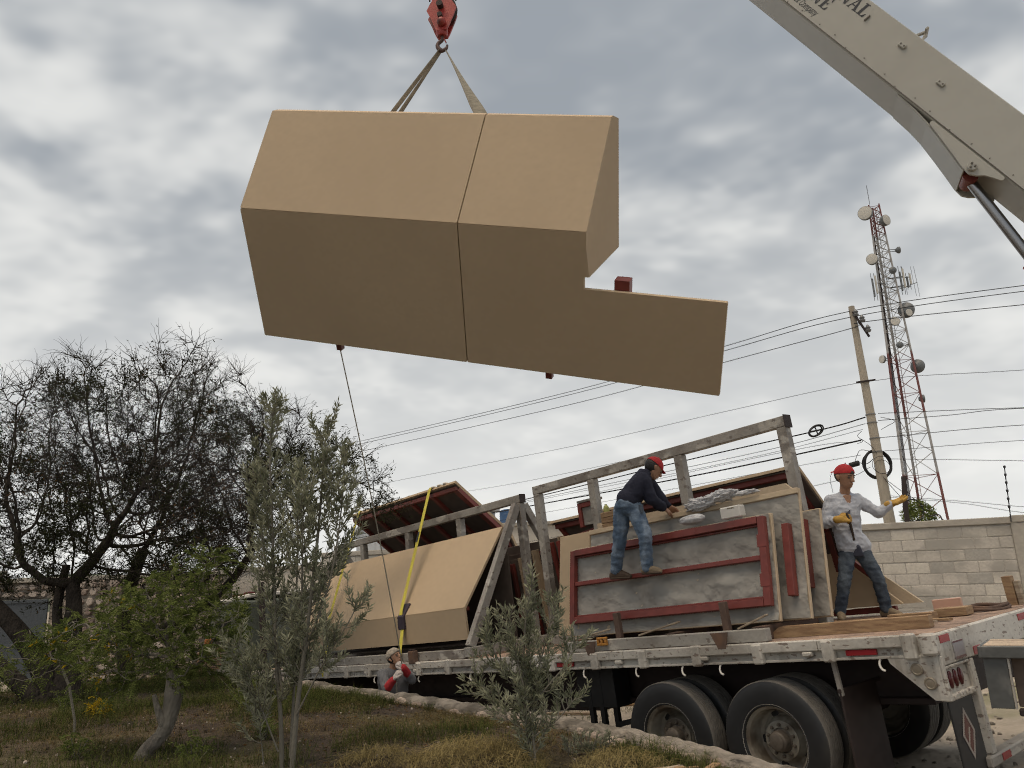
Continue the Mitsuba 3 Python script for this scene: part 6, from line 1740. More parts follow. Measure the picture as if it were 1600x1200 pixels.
def colonize(trunks, attractors, step, infl, kill, rg, iters=90, wob=0.25):
    """grow branches from the trunk polylines towards the attractors. returns (points, parents)"""
    pts, par = [], []
    for tr_, root in trunks:
        base = -1 if root is None else root
        for p in tr_:
            pts.append(A(*p))
            par.append(base)
            base = len(pts) - 1
    pts = list(pts)
    att = np.asarray(attractors)
    for it in range(iters):
        if len(att) == 0:
            break
        tree = cKDTree(np.array(pts))
        dist, idx = tree.query(att)
        on = dist < infl
        if not on.any():
            break
        acc = {}
        for i, a in zip(idx[on], att[on]):
            v = a - pts[i]
            acc.setdefault(i, []).append(v / (np.linalg.norm(v) + 1e-9))
        new = []
        for i, vs in acc.items():
            d = np.mean(vs, 0) + rg.normal(size=3) * wob
            d /= np.linalg.norm(d) + 1e-9
            new.append((pts[i] + d * step, i))
        for p, i in new:
            pts.append(p)
            par.append(i)
        dist, _ = cKDTree(np.array([p for p, _ in new])).query(att)
        att = att[dist > kill]
    return np.array(pts), np.array(par)


def radii(pts, par, tip, power, cap=None):
    r = np.zeros(len(pts))
    acc = np.zeros(len(pts))
    for i in range(len(pts) - 1, -1, -1):
        r[i] = tip if acc[i] == 0 else acc[i] ** (1 / power)
        if par[i] >= 0:
            acc[par[i]] += r[i] ** power
    return np.minimum(r, cap) if cap else r


def blob(n, c, rad, rg, lo=0.0):
    d = rdir(n, rg)
    return A(*c) + d * A(*rad) * (rg.uniform(lo, 1, (n, 1)) ** (1 / 2.4))


def thorn_tree(label, trunks, blobs, seed, tip=0.0052, power=2.1, cap=0.10, twigs=2600, leafn=15000, dead=0, boles=()):
    rg = np.random.default_rng(seed)
    att = np.vstack([blob(n, c, r, rg) for n, c, r in blobs])
    pts, par = colonize(trunks, att, 0.12, 1.6, 0.20, rg, wob=0.11)
    r = radii(pts, par, tip, power, cap)
    ok = par >= 0
    t = thing('thorn_tree', label, 'tree', None)
    big = ok & (r > 0.022)
    sm = ok & ~big
    rp = np.where(ok, r[np.maximum(par, 0)], r)
    rp = np.minimum(rp, r * 1.6)
    obj('trunk', cat([segs(pts[par[big]], pts[big], rp[big], r[big], 9)] + [tube(bez(*b, n=6), np.linspace(ra, rb, 6 * (len(b) - 1) + 1), 12) for b, ra, rb in boles]), 'm_bark_dark', t, smooth=True)
    # twigs: zigzag sprays from thin branches
    thin = np.where(ok & (r < 0.012))[0]
    pick = rg.choice(thin, twigs)
    P0 = pts[pick]
    dirn = pts[pick] - pts[np.maximum(par[pick], 0)]
    dirn /= np.linalg.norm(dirn, axis=1, keepdims=True) + 1e-9
    dirn = dirn * 0.9 + rdir(twigs, rg) * 0.9 + A(0, 0, 0.15)
    dirn /= np.linalg.norm(dirn, axis=1, keepdims=True)
    TP, TQ, TR0 = [pts[par[sm]]], [pts[sm]], [rp[sm]]
    TR1 = [r[sm]]
    cur = P0
    nodes, ndir = [], []
    for k in range(5):
        ln = rg.uniform(0.05, 0.10, (twigs, 1))
        d = dirn + rdir(twigs, rg) * 0.30 - A(0, 0, 0.05 * k)
        d /= np.linalg.norm(d, axis=1, keepdims=True)
        nx = cur + d * ln
        w = tip * (0.82 - 0.13 * k)
        TP.append(cur); TQ.append(nx); TR0.append(np.full(twigs, w)); TR1.append(np.full(twigs, w * 0.85))
        nodes.append(nx)
        ndir.append(d)
        cur = nx
    obj('branches', segs(np.vstack(TP), np.vstack(TQ), np.concatenate(TR0), np.concatenate(TR1), 4), 'm_bark_dark', t)
    N, ND = np.vstack(nodes), np.vstack(ndir)
    dens = meshkit.fbm(N * 1.1, 3, seed)
    w = np.clip((dens - 0.46) * 9, 0.02, 1) * np.clip(1.5 - (N[:, 2] - 2.0) / 3.2, 0.15, 1)
    k = rg.choice(len(N), leafn, p=w / w.sum())
    C = N[k] + rg.normal(size=(leafn, 3)) * 0.022
    D = rdir(leafn, rg) + A(0, 0, -0.3)
    obj('crown', leaves(C, D, rg.uniform(0.035, 0.08, leafn), rg.uniform(0.010, 0.019, leafn), rg), 'm_leaf_thorn', t)
    if dead:
        k = rg.choice(np.where(meshkit.fbm(N * 1.6 + 7, 2, seed + 5) > 0.62)[0], dead)
        obj('dead_leaves', leaves(N[k] + rg.normal(size=(dead, 3)) * 0.03, rdir(dead, rg) - A(0, 0, 0.6), 0.05, 0.016, rg), 'm_leaf_dry', t)
    return t


T1 = [([(-5.90, 10.95, 0.30), (-5.93, 10.95, 0.60), (-5.95, 10.97, 0.92), (-5.94, 11.0, 1.22), (-5.95, 11.0, 1.63), (-6.0, 11.0, 1.95)], None),
      ([(-6.05, 10.92, 0.62), (-6.2, 10.9, 0.85), (-6.4, 10.85, 1.15), (-6.6, 10.8, 1.42), (-6.9, 10.75, 1.75)], 1),
      ([(-6.25, 10.8, 1.98), (-6.5, 10.7, 2.2)], 5), ([(-5.82, 11.08, 2.2), (-5.65, 11.15, 2.5)], 5),
      ([(-6.10, 10.85, 0.45), (-6.35, 10.75, 0.70), (-6.7, 10.65, 1.0), (-7.1, 10.6, 1.35)], 0), ([(-6.1, 10.95, 1.0), (-6.13, 11.0, 1.3), (-6.17, 11.05, 1.65)], 1)]
thorn_tree('big dark many stemmed thorn tree at the left edge', T1, [(1150, (-6.4, 11.0, 3.4), (1.5, 1.3, 1.6)), (900, (-4.9, 11.3, 3.0), (1.4, 1.2, 1.3)), (130, (-5.0, 11.3, 4.75), (0.8, 0.6, 0.8)), (80, (-6.3, 11.2, 4.9), (0.9, 0.6, 0.5)), (260, (-7.2, 10.9, 2.7), (1.0, 0.8, 1.1))], 41, twigs=5200, leafn=40000, dead=1000,
           boles=[([(-5.98, 10.95, 0.25), (-5.96, 10.95, 0.60), (-5.95, 10.97, 0.92), (-5.94, 11.0, 1.22), (-5.95, 11.0, 1.63), (-6.0, 11.0, 1.95)], 0.16, 0.085), ([(-5.78, 10.92, 0.25), (-5.84, 10.95, 0.6), (-5.90, 10.97, 0.95), (-5.93, 11.0, 1.25)], 0.14, 0.08),
                  ([(-6.06, 10.92, 0.28), (-6.16, 10.9, 0.72), (-6.4, 10.85, 1.15), (-6.6, 10.8, 1.42), (-6.95, 10.75, 1.78)], 0.15, 0.10), ([(-6.05, 10.85, 0.35), (-6.35, 10.75, 0.66), (-6.7, 10.65, 1.0), (-7.15, 10.6, 1.38)], 0.12, 0.085),
                  ([(-6.05, 10.95, 0.7), (-6.13, 11.0, 1.3), (-6.20, 11.05, 1.7), (-6.16, 11.1, 2.2)], 0.075, 0.05)])
T2 = [([(-6.05, 13.0, 0.2), (-6.15, 13.0, 0.8), (-6.23, 13.0, 1.4), (-6.15, 13.0, 2.0), (-6.0, 13.0, 2.5)], None), ([(-5.6, 12.95, 1.25), (-5.2, 12.9, 1.45), (-4.79, 12.8, 1.66), (-4.39, 12.6, 1.98), (-4.13, 12.5, 2.32)], 2)]
thorn_tree('second thorn tree with bare spreading twigs behind the olive sapling', T2, [(1150, (-4.8, 12.7, 3.3), (1.5, 1.1, 1.5)), (420, (-3.8, 12.4, 3.7), (0.9, 0.9, 1.1)), (70, (-2.9, 12.3, 3.5), (0.9, 0.5, 0.65)), (120, (-5.3, 12.8, 5.1), (1.1, 0.6, 0.6)), (40, (-2.2, 12.3, 3.1), (0.6, 0.3, 0.35))], 52, twigs=3800, leafn=24000, boles=[([(-6.05, 13.0, 0.2), (-6.15, 13.0, 0.8), (-6.23, 13.0, 1.4), (-6.15, 13.0, 2.0), (-6.0, 13.0, 2.5)], 0.13, 0.085), ([(-6.2, 13.0, 1.0), (-5.6, 12.95, 1.25), (-5.2, 12.9, 1.45), (-4.79, 12.8, 1.66), (-4.39, 12.6, 1.98)], 0.085, 0.06)])


def pinnate(base, d, rg, n=11, L=0.15, ll=0.026):
    """compound leaves: base points, directions -> leaflets along a drooping rachis"""
    m = len(base)
    d = d / np.linalg.norm(d, axis=1, keepdims=True)
    s = np.cross(d, rdir(m, rg) + A(0, 0, 1.5))
    s /= np.linalg.norm(s, axis=1, keepdims=True) + 1e-9
    C, D = [], []
    rp, rq = [], []
    prev = base
    for k in range(n):
        f = (k + 1) / n
        p = base + d * (L * f) - A(0, 0, 1) * (L * 0.35 * f * f)
        rp.append(prev); rq.append(p)
        prev = p
        for sg in (-1, 1):
            C.append(p)
            D.append(s * sg + d * 0.45 - A(0, 0, 0.25))
    C, D = np.vstack(C), np.vstack(D)
    return leaves(C, D, ll * rg.uniform(0.75, 1.15, len(C)), ll * 0.38, rg), segs(np.vstack(rp), np.vstack(rq), 0.0012, 0.0011, 3)


# green bush tree with the curved grey trunk
rg = np.random.default_rng(63)
t = thing('bushy_tree', 'green feathery leaved small tree with a curved grey trunk', 'tree')
tk = bez((-3.13, 6.9, 0.22), (-3.10, 6.9, 0.37), (-3.03, 6.9, 0.50), (-2.91, 6.9, 0.63), (-2.862, 6.92, 0.86), (-2.874, 6.95, 1.02), (-2.92, 6.98, 1.14), n=7)
obj('trunk', tube(tk, np.interp(np.arange(len(tk)), [0, 8, 20, 30, len(tk) - 1], [0.085, 0.066, 0.056, 0.075, 0.045]), 14), 'm_bark_grey', t, smooth=True)
stub = bez((-2.90, 6.88, 0.66), (-2.945, 6.84, 0.80), (-2.975, 6.82, 0.92), n=5)
obj('limb', tube(stub, np.linspace(0.035, 0.016, len(stub)), 10), 'm_bark_grey', t, smooth=True)
att = np.vstack([blob(420, (-2.95, 7.0, 1.50), (0.62, 0.55, 0.42), rg), blob(150, (-3.35, 7.0, 1.25), (0.42, 0.4, 0.38), rg), blob(120, (-2.62, 6.9, 1.30), (0.40, 0.4, 0.35), rg), blob(60, (-2.7, 7.0, 1.95), (0.3, 0.3, 0.22), rg), blob(60, (-3.9, 7.1, 1.35), (0.28, 0.3, 0.2), rg)])
bp_, bpar = colonize([([tuple(x) for x in tk[::6]] + [tuple(tk[-1])], None)], att, 0.07, 0.9, 0.10, rg, wob=0.3)
rr = radii(bp_, bpar, 0.0035, 2.3, 0.045)
ok = bpar >= 0
ok[:8] = False
obj('branches', segs(bp_[bpar[ok]], bp_[ok], np.minimum(rr[bpar[ok]], rr[ok] * 1.5), rr[ok], 5), 'm_bark_grey', t)
cand = np.where((rr < 0.012) & ok)[0]
k = rg.choice(cand, 1700)
dd = bp_[k] - bp_[bpar[k]]
dd = dd / (np.linalg.norm(dd, axis=1, keepdims=True) + 1e-9) + rdir(1700, rg) * 0.9 + A(0, 0, 0.1)
lv, ra = pinnate(bp_[k] + rg.normal(size=(1700, 3)) * 0.02, dd, rg, 9, 0.12, 0.026)
obj('crown', lv, 'm_leaf_bush', t)
obj('leaf_stalks', ra, 'm_leaf_bush', t)
k = rg.choice(cand, 70)
k = k[(bp_[k, 0] < -3.2)]
obj('dead_leaves', leaves(np.repeat(bp_[k], 4, 0) + rg.normal(size=(len(k) * 4, 3)) * 0.03, rdir(len(k) * 4, rg) - A(0, 0, 0.3), 0.05, 0.02, rg), 'm_flower', t)
# its neighbour at the left: a low leafy spray in front of the thorn tree stems
t = thing('green_shrub', 'loose green leafy shrub in front of the thorn tree stems', 'shrub')
att = np.vstack([blob(90, (-4.35, 8.0, 1.35), (0.55, 0.3, 0.32), rg), blob(60, (-4.9, 8.0, 1.1), (0.4, 0.3, 0.3), rg)])
sp, spar = colonize([([(-4.2, 8.0, 0.3), (-4.22, 8.0, 0.6), (-4.3, 8.0, 0.9), (-4.4, 8.0, 1.1)], None)], att, 0.07, 1.2, 0.12, rg)
sr = radii(sp, spar, 0.003, 2.3, 0.018)
ok = spar >= 0
obj('stems', segs(sp[spar[ok]], sp[ok], sr[spar[ok]], sr[ok], 5), 'm_bark_olive', t)
k = rg.choice(np.where(ok & (sr < 0.008))[0], 150)
lv, ra = pinnate(sp[k], rdir(150, rg) - A(0, 0, 0.1), rg, 8, 0.15, 0.034)
obj('crown', lv, 'm_leaf_bush', t)


def olive(label, stems, seed, per=190, span=0.30, L=0.055, side=7, sidelen=0.34, lo=0.16):
    """upright sapling: stems with ascending side shoots clothed in narrow leaves"""
    rg = np.random.default_rng(seed)
    t = thing('olive_sapling', label, 'tree')
    SP, SQ, R0, R1, LC, LD = [], [], [], [], [], []
    for st_, r in stems:
        p = bez(*st_, n=10)
        obj('stem', tube(p, np.linspace(r, 0.003, len(p)), 8), 'm_bark_olive', t, smooth=True)
        ns = max(4, int(side * np.linalg.norm(p[-1] - p[0]) / 0.3))
        shoots = [p[int(len(p) * 0.72):]]
        for q in range(ns):
            f = rg.uniform(lo, 0.97)
            i = min(int(f * (len(p) - 1)), len(p) - 2)
            ax_ = p[i + 1] - p[i]
            ax_ /= np.linalg.norm(ax_)
            out = rdir(1, rg)[0]
            out -= ax_ * (out @ ax_)
            out /= np.linalg.norm(out)
            ln = sidelen * rg.uniform(0.5, 1.15) * (1.15 - 0.55 * f)
            s = [p[i]]
            d = ax_ * 0.55 + out * 0.95
            for j in range(7):
                d = d + A(0, 0, 0.22) + rg.normal(size=3) * 0.10
                d /= np.linalg.norm(d)
                s.append(s[-1] + d * ln / 7)
            s = np.array(s)
            shoots.append(s)
            SP.append(s[:-1]); SQ.append(s[1:])
            R0.append(np.linspace(0.0042, 0.002, 8)[:-1]); R1.append(np.linspace(0.0042, 0.002, 8)[1:])
        for s in shoots:
            m = max(6, int(per * np.linalg.norm(np.diff(s, axis=0), axis=1).sum()))
            u = np.sort(rg.uniform(0.12, 1, m)) * (len(s) - 1)
            i = np.minimum(u.astype(int), len(s) - 2)
            c = s[i] + (s[i + 1] - s[i]) * (u - i)[:, None]
            ax_ = s[i + 1] - s[i]
            ax_ /= np.linalg.norm(ax_, axis=1, keepdims=True)
            o = rdir(m, rg)
            o -= ax_ * (o * ax_).sum(1, keepdims=True)
            o /= np.linalg.norm(o, axis=1, keepdims=True)
            LC.append(c); LD.append(ax_ * 0.85 + o * rg.uniform(0.45, 0.95, (m, 1)))
    obj('shoots', segs(np.vstack(SP), np.vstack(SQ), np.concatenate(R0), np.concatenate(R1), 4), 'm_bark_olive', t)
    C, D = np.vstack(LC), np.vstack(LD)
    obj('crown', leaves(C, D, L * rg.uniform(0.65, 1.2, len(C)), L * rg.uniform(0.17, 0.25, len(C)), rg), 'm_leaf_olive', t)
    return t


olive('tall grey green olive sapling standing in front of the left load', [
    ([(-1.774, 6.3, 0.30), (-1.80, 6.3, 0.75), (-1.85, 6.3, 1.2), (-1.90, 6.3, 2.0), (-1.95, 6.3, 2.7), (-1.93, 6.3, 3.28)], 0.020),
    ([(-1.70, 6.25, 0.30), (-1.66, 6.22, 0.85), (-1.60, 6.2, 1.35), (-1.53, 6.2, 2.1), (-1.50, 6.2, 2.6), (-1.47, 6.2, 3.0)], 0.022),
    ([(-1.72, 6.30, 0.5), (-1.72, 6.35, 1.2), (-1.74, 6.4, 2.0), (-1.77, 6.45, 2.72)], 0.013),
    ([(-1.78, 6.28, 0.9), (-1.92, 6.35, 1.6), (-2.05, 6.4, 2.25), (-2.08, 6.4, 2.6)], 0.010),
    ([(-1.62, 6.2, 1.2), (-1.42, 6.15, 1.75), (-1.34, 6.15, 2.3), (-1.32, 6.15, 2.75)], 0.010),
    ([(-1.80, 6.26, 0.55), (-1.98, 6.2, 1.0), (-2.12, 6.15, 1.35)], 0.007), ([(-1.66, 6.2, 0.8), (-1.45, 6.1, 1.15), (-1.25, 6.05, 1.45), (-1.17, 6.05, 1.62)], 0.007),
    ([(-1.9, 6.3, 0.35), (-1.95, 6.3, 0.7), (-2.0, 6.28, 0.95)], 0.006), ([(-1.64, 6.2, 1.5), (-1.62, 6.1, 2.0), (-1.62, 6.1, 2.6)], 0.008)], 77, per=118, side=8, lo=0.26, L=0.066)
olive('small olive sapling in front of the gap between the two steel frames', [
    ([(0.036, 6.12, 0.25), (0.02, 6.13, 0.55), (0.006, 6.15, 0.80), (0.0, 6.15, 1.1), (0.04, 6.12, 1.45), (0.105, 6.1, 1.70)], 0.017),
    ([(0.055, 6.1, 0.25), (0.05, 6.1, 0.55), (0.02, 6.1, 0.8), (-0.04, 6.1, 1.1), (-0.13, 6.15, 1.5)], 0.012),
    ([(0.01, 6.15, 0.72), (-0.14, 6.18, 0.85), (-0.28, 6.2, 0.93), (-0.385, 6.2, 1.0)], 0.007), ([(0.01, 6.13, 0.78), (0.18, 6.1, 0.95), (0.32, 6.1, 1.10), (0.41, 6.1, 1.26)], 0.008),
    ([(0.01, 6.15, 0.8), (0.12, 6.12, 1.1), (0.20, 6.1, 1.35), (0.25, 6.1, 1.55)], 0.007), ([(0.0, 6.15, 0.75), (-0.10, 6.16, 1.0), (-0.22, 6.2, 1.2), (-0.27, 6.2, 1.4)], 0.007),
    ([(0.04, 6.1, 0.6), (0.22, 6.05, 0.72), (0.36, 6.05, 0.86)], 0.005), ([(0.03, 6.1, 0.62), (-0.1, 6.05, 0.72), (-0.22, 6.05, 0.8)], 0.005), ([(0.02, 6.14, 0.85), (0.05, 6.2, 1.1), (0.0, 6.2, 1.5)], 0.006)], 81, per=140, side=7, sidelen=0.28, L=0.062)
t = olive('low grey green olive sprouts on the soil beside the small sapling', [([(0.30 + 0.035 * k, 6.45 + 0.02 * (k % 3), 0.33), (0.31 + 0.045 * k, 6.45, 0.45), (0.30 + 0.06 * k, 6.44, 0.58 - 0.02 * abs(k - 3))], 0.004) for k in range(7)], 83, per=240, side=5, sidelen=0.10, L=0.045)


# ---- ground cover
def scatter(n, rg, near=0.35):
    """points on the garden bed, denser towards the viewer"""
    s = rg.uniform(-2.5, ss[-1] - 0.1, n)
    tt = 0.14 + rg.uniform(0, 1, n) ** 1.5 * 9.0
    x, y = bed(s, tt)
    ok = (y > 3.5) & (np.abs(x) < y * 0.80 + 0.8)
    return x[ok], y[ok]


def blades(x, y, h, lean_, w, rg, curl=0.5, z=None):
    n = len(x)
    z = garden_z(x, y) - 0.01 if z is None else z
    a = rg.uniform(0, 2 * np.pi, n)
    o = np.stack([np.cos(a), np.sin(a), 0 * a], 1)
    s = np.stack([-np.sin(a), np.cos(a), 0 * a], 1)
    h = np.broadcast_to(h, n)[:, None]
    L_ = np.broadcast_to(lean_, n)[:, None]
    b = np.stack([x, y, z], 1)
    w = np.broadcast_to(w, n)[:, None]
    m = b + o * h * L_ * 0.4 + A(0, 0, 1) * h * 0.6
    tip = b + o * h * L_ * (1 + curl * 0.4) + A(0, 0, 1) * h * (1 - 0.35 * curl * L_)
    v = np.stack([b - s * w / 2, b + s * w / 2, m - s * w * 0.4, m + s * w * 0.4, tip], 1).reshape(-1, 3)
    f = np.array([[0, 1, 3], [0, 3, 2], [2, 3, 4]])
    return trimesh.Trimesh(v, (f[None] + (np.arange(n) * 5)[:, None, None]).reshape(-1, 3), process=False)


rg = np.random.default_rng(91)
x, y = scatter(170000, rg)
p = np.stack([x, y, 0 * x], 1)
den = meshkit.fbm(p * 1.5, 3, 12) + 0.35 * (meshkit.fbm(p * 7, 2, 14) - 0.5)
k = den > 0.50 + 0.18 * rg.uniform(-1, 1, len(x))
obj('dry_grass', blades(x[k], y[k], rg.uniform(0.02, 0.085, k.sum()), rg.uniform(0.6, 2.2, k.sum()), rg.uniform(0.002, 0.0045, k.sum()), rg), 'm_grass_dry')
lab('dry_grass', 'short dry yellowish grass over the garden soil', 'grass', kind='stuff')
den = meshkit.fbm(p * 1.1 + 5, 3, 22) + 0.4 * (meshkit.fbm(p * 6, 2, 24) - 0.5) + 0.10 * (x < -2.2)
k = den > 0.54 + 0.10 * rg.uniform(-1, 1, len(x))
obj('green_grass', blades(x[k], y[k], rg.uniform(0.025, 0.13, k.sum()) * (0.6 + 1.1 * np.clip(den[k] - 0.5, 0, 0.4) * 3), rg.uniform(0.3, 1.3, k.sum()), rg.uniform(0.0025, 0.005, k.sum()), rg), 'm_grass_green')
lab('green_grass', 'patches of short green grass and weeds on the garden soil', 'grass', kind='stuff')
# litter: small dead leaves, clods and pebbles
x, y = scatter(9000, rg)
obj('leaf_litter', leaves(np.stack([x, y, garden_z(x, y) + 0.008], 1), np.c_[rg.normal(size=(len(x), 2)), rg.uniform(-0.1, 0.3, len(x))], rg.uniform(0.015, 0.05, len(x)), rg.uniform(0.006, 0.016, len(x)), rg), 'm_leaf_dry')
lab('leaf_litter', 'brown leaf litter scattered over the garden soil', 'leaves', kind='stuff')


def pebbles(x, y, z, s, m_, rg):
    ico = trimesh.creation.icosphere(1, 1.0)
    v0, f0 = np.asarray(ico.vertices), np.asarray(ico.faces)
    n = len(x)
    v = v0[None] * (s[:, None, None] * rg.uniform(0.6, 1.3, (n, 1, 3))) * rg.uniform(0.8, 1.15, (n, len(v0), 1)) + np.stack([x, y, z], 1)[:, None]
    return trimesh.Trimesh(v.reshape(-1, 3), (f0[None] + (np.arange(n) * len(v0))[:, None, None]).reshape(-1, 3), process=False)


x, y = scatter(2500, rg)
xs_, ys_ = scatter(900, rg)
obj('pale_pebbles', pebbles(xs_, ys_, garden_z(xs_, ys_) + 0.005, rg.uniform(0.004, 0.014, len(xs_)), None, rg), 'm_stone_light', smooth=True)
lab('pale_pebbles', 'small pale pebbles scattered over the garden bed', 'pebbles', kind='stuff')
obj('soil_clods', pebbles(x, y, garden_z(x, y), rg.uniform(0.006, 0.026, len(x)), None, rg), 'm_soil', smooth=True)
lab('soil_clods', 'loose clods of dark soil and pebbles in the garden bed', 'clods', kind='stuff')
n = 3500
lx, ly = rg.uniform(-14, 1.5, n), rg.uniform(-1.0, 9, n)
gp_ = (TR @ np.stack([lx, ly, 0 * lx])).T + TR_O
obj('street_gravel', pebbles(gp_[:, 0], gp_[:, 1], street_z(gp_[:, 0], gp_[:, 1]), rg.uniform(0.008, 0.045, n) * rg.uniform(0.3, 1, n), None, rg), 'm_mortar', smooth=True)
lab('street_gravel', 'scattered stones and rubble on the street under the trailer', 'gravel', kind='stuff')
n = 9000
lx, ly = rg.uniform(-14, -2.5, n), rg.uniform(2.6, 8, n)
kk = meshkit.fbm(np.stack([lx, ly, 0 * lx], 1) * 0.8, 3, 44) > 0.5
gp_ = ((TR @ np.stack([lx, ly, 0 * lx])).T + TR_O)[kk]
obj('street_weeds', blades(gp_[:, 0], gp_[:, 1], rg.uniform(0.03, 0.12, kk.sum()), 0.8, 0.008, rg, z=street_z(gp_[:, 0], gp_[:, 1]) - 0.01), 'm_grass_green')
lab('street_weeds', 'weeds growing on the street beyond the trailer', 'weeds', kind='stuff')
for q, (cx, cy, R_, n, lb) in enumerate(((-0.36, 6.15, 0.40, 2600, 'tangled heap of dry yellow straw left of the small sapling'), (0.66, 6.10, 0.28, 1100, 'smaller heap of dry straw by the kerb beside the wood offcuts'), (-1.1, 6.3, 0.24, 700, 'thin heap of dry straw at the foot of the tall olive sapling'))):
    t = thing('straw_heap', lb, 'straw heap')
    a, r = rg.uniform(0, 2 * np.pi, n), R_ * np.sqrt(rg.uniform(0, 1, n))
    hx_, hy_ = cx + r * np.cos(a) * 1.25, cy + r * np.sin(a)
    hz_ = garden_z(hx_, hy_) + 0.17 * np.clip(1 - (r / R_) ** 2, 0, 1) * rg.uniform(0.2, 1, n) * R_ / 0.4
    obj('straw', blades(hx_, hy_, rg.uniform(0.03, 0.10, n), rg.uniform(0.8, 2.4, n), rg.uniform(0.0025, 0.005, n), rg, 0.9, hz_), 'm_straw', t)
# small plants
for q, (cx, cy, h, nst, m_, lb) in enumerate(((-4.55, 9.1, 0.20, 16, 'm_flower', 'small bright yellow leaved plant near the thorn tree'), (-3.55, 10.6, 0.55, 14, 'm_leaf_bush', 'feathery green weed on the bank right of the bushy tree'), (-3.0, 9.2, 0.35, 12, 'm_leaf_bush', 'low feathery weed behind the curved trunk'),
                                      (-2.3, 7.6, 0.22, 10, 'm_leaf_bush', 'low green weed between the curved trunk and the olive sapling'), (-5.2, 9.6, 0.25, 12, 'm_leaf_bush', 'low green weed left of the yellow plant'), (-3.6, 6.9, 0.20, 10, 'm_leaf_bush', 'small green weed left of the curved trunk'), (-2.55, 6.6, 0.22, 10, 'm_leaf_bush', 'small green weed just right of the curved trunk foot'), (-6.9, 10.2, 0.35, 14, 'm_leaf_bush', 'green weeds at the foot of the thorn tree at the left edge'))):
    t = thing('small_plant', lb, 'plant')
    z0 = float(garden_z(A(cx), A(cy))[0])
    B_, D_, SP, SQ = [], [], [], []
    for k in range(nst):
        d = A(rg.normal() * 0.5, rg.normal() * 0.5, 1.0)
        d /= np.linalg.norm(d)
        e = A(cx, cy, z0) + d * h * rg.uniform(0.6, 1.1)
        SP.append(A(cx, cy, z0 - 0.02)); SQ.append(e)
        for f in np.linspace(0.35, 1, 7):
            B_.append(A(cx, cy, z0) + (e - A(cx, cy, z0)) * f)
            D_.append(rdir(1, rg)[0] + d * 0.6)
    obj('stems', segs(SP, SQ, 0.004, 0.002, 4), 'm_bark_olive', t)
    lv, ra = pinnate(np.array(B_), np.array(D_), rg, 6, 0.09 * (h / 0.3) ** 0.5, 0.024)
    obj('leaves', lv, m_, t)
# bush behind the block wall
t = thing('garden_bush', 'dark green bush showing above the block wall coping', 'bush')
rg = np.random.default_rng(97)
C = blob(4200, (11.85, 24.0, 3.05), (0.55, 0.5, 0.75), rg, 0.2)
C = C[meshkit.fbm(C * 3.2, 2, 5) > 0.40]
obj('crown', leaves(C, rdir(len(C), rg) + A(0, 0, 0.3), 0.085, 0.042, rg), 'm_leaf_bush', t)
obj('trunk', cat([tube(bez((11.8, 24, -0.6), (11.8, 24, 1.5), (11.8 + dx, 24, 3.2), n=5), 0.04, 6) for dx in (-0.3, 0, 0.35)]), 'm_bark_dark', t)

# ---------------------------------------------------------------- the tractor unit, the bed at the right, things on the ground
mat('m_cab', mottled((0.10, 0.115, 0.095), 0.1, 1.5, (0.06, 0.06, 0.05), 0.6, 2.0), 0.4)
mat('m_window', (0.012, 0.014, 0.016), 0.08)
t = thing('truck_tractor', 'dark green truck cab coupled to the trailer, mostly hidden by foliage', 'truck')
cab = Polygon([(-15.6, -0.75), (-12.75, -0.75), (-12.75, 1.28), (-13.3, 1.34), (-14.55, 1.25), (-14.95, 0.35), (-15.6, 0.25)])
obj('cab_body', tl(plane_prism(cab.buffer(-0.06).buffer(0.06, 4), (0, 0.12, 0), A(1, 0, 0), A(0, 0, 1), -2.2)), 'm_cab', t)
obj('roof_panel', tl(boxc((-14.4, 0.2, 1.345), (-12.8, 2.25, 1.42), 0.03)), 'm_white_thing', t)
obj('marker_light', tl(boxc((-14.2, 0.4, 1.425), (-14.0, 0.6, 1.49), 0.01)), 'm_lamp_red', t)
obj('marker_light', tl(boxc((-13.6, 0.4, 1.425), (-13.4, 0.6, 1.49), 0.01)), 'm_lamp_red', t)
obj('door_window', tl(boxc((-14.4, 0.105, 0.35), (-13.6, 0.125, 1.0), 0.01)), 'm_window', t)
obj('windscreen', tl(bar((-14.93, 1.22, 0.45), (-14.62, 1.22, 1.15), 1.9, 0.02, (1, 0, -0.4))), 'm_window', t)
obj('bumper', tl(boxc((-15.75, 0.15, -0.95), (-15.6, 2.3, -0.65), 0.03)), 'm_grey_steel', t)
obj('exhaust_stack', tl(tube([(-12.6, 0.35, -0.5), (-12.6, 0.35, 1.6)], 0.06, 12)), 'm_dark_steel', t, smooth=40)
obj('frame_rail', tl(cat([boxc((-15.5, y - 0.05, -0.78), (-10.2, y + 0.05, -0.6), 0.01) for y in (0.8, 1.64)])), 'm_dark_steel', t)
TPT = t
_old, TRL = TRL, t
for x, y, fl_ in ((-15.0, 0.1, False), (-15.0, 2.34, True), (-11.6, 0.02, False), (-11.6, 2.42, True), (-10.5, 0.02, False), (-10.5, 2.42, True)):
    put_wheel(x, y, fl_, 0.4, False)
TRL = _old

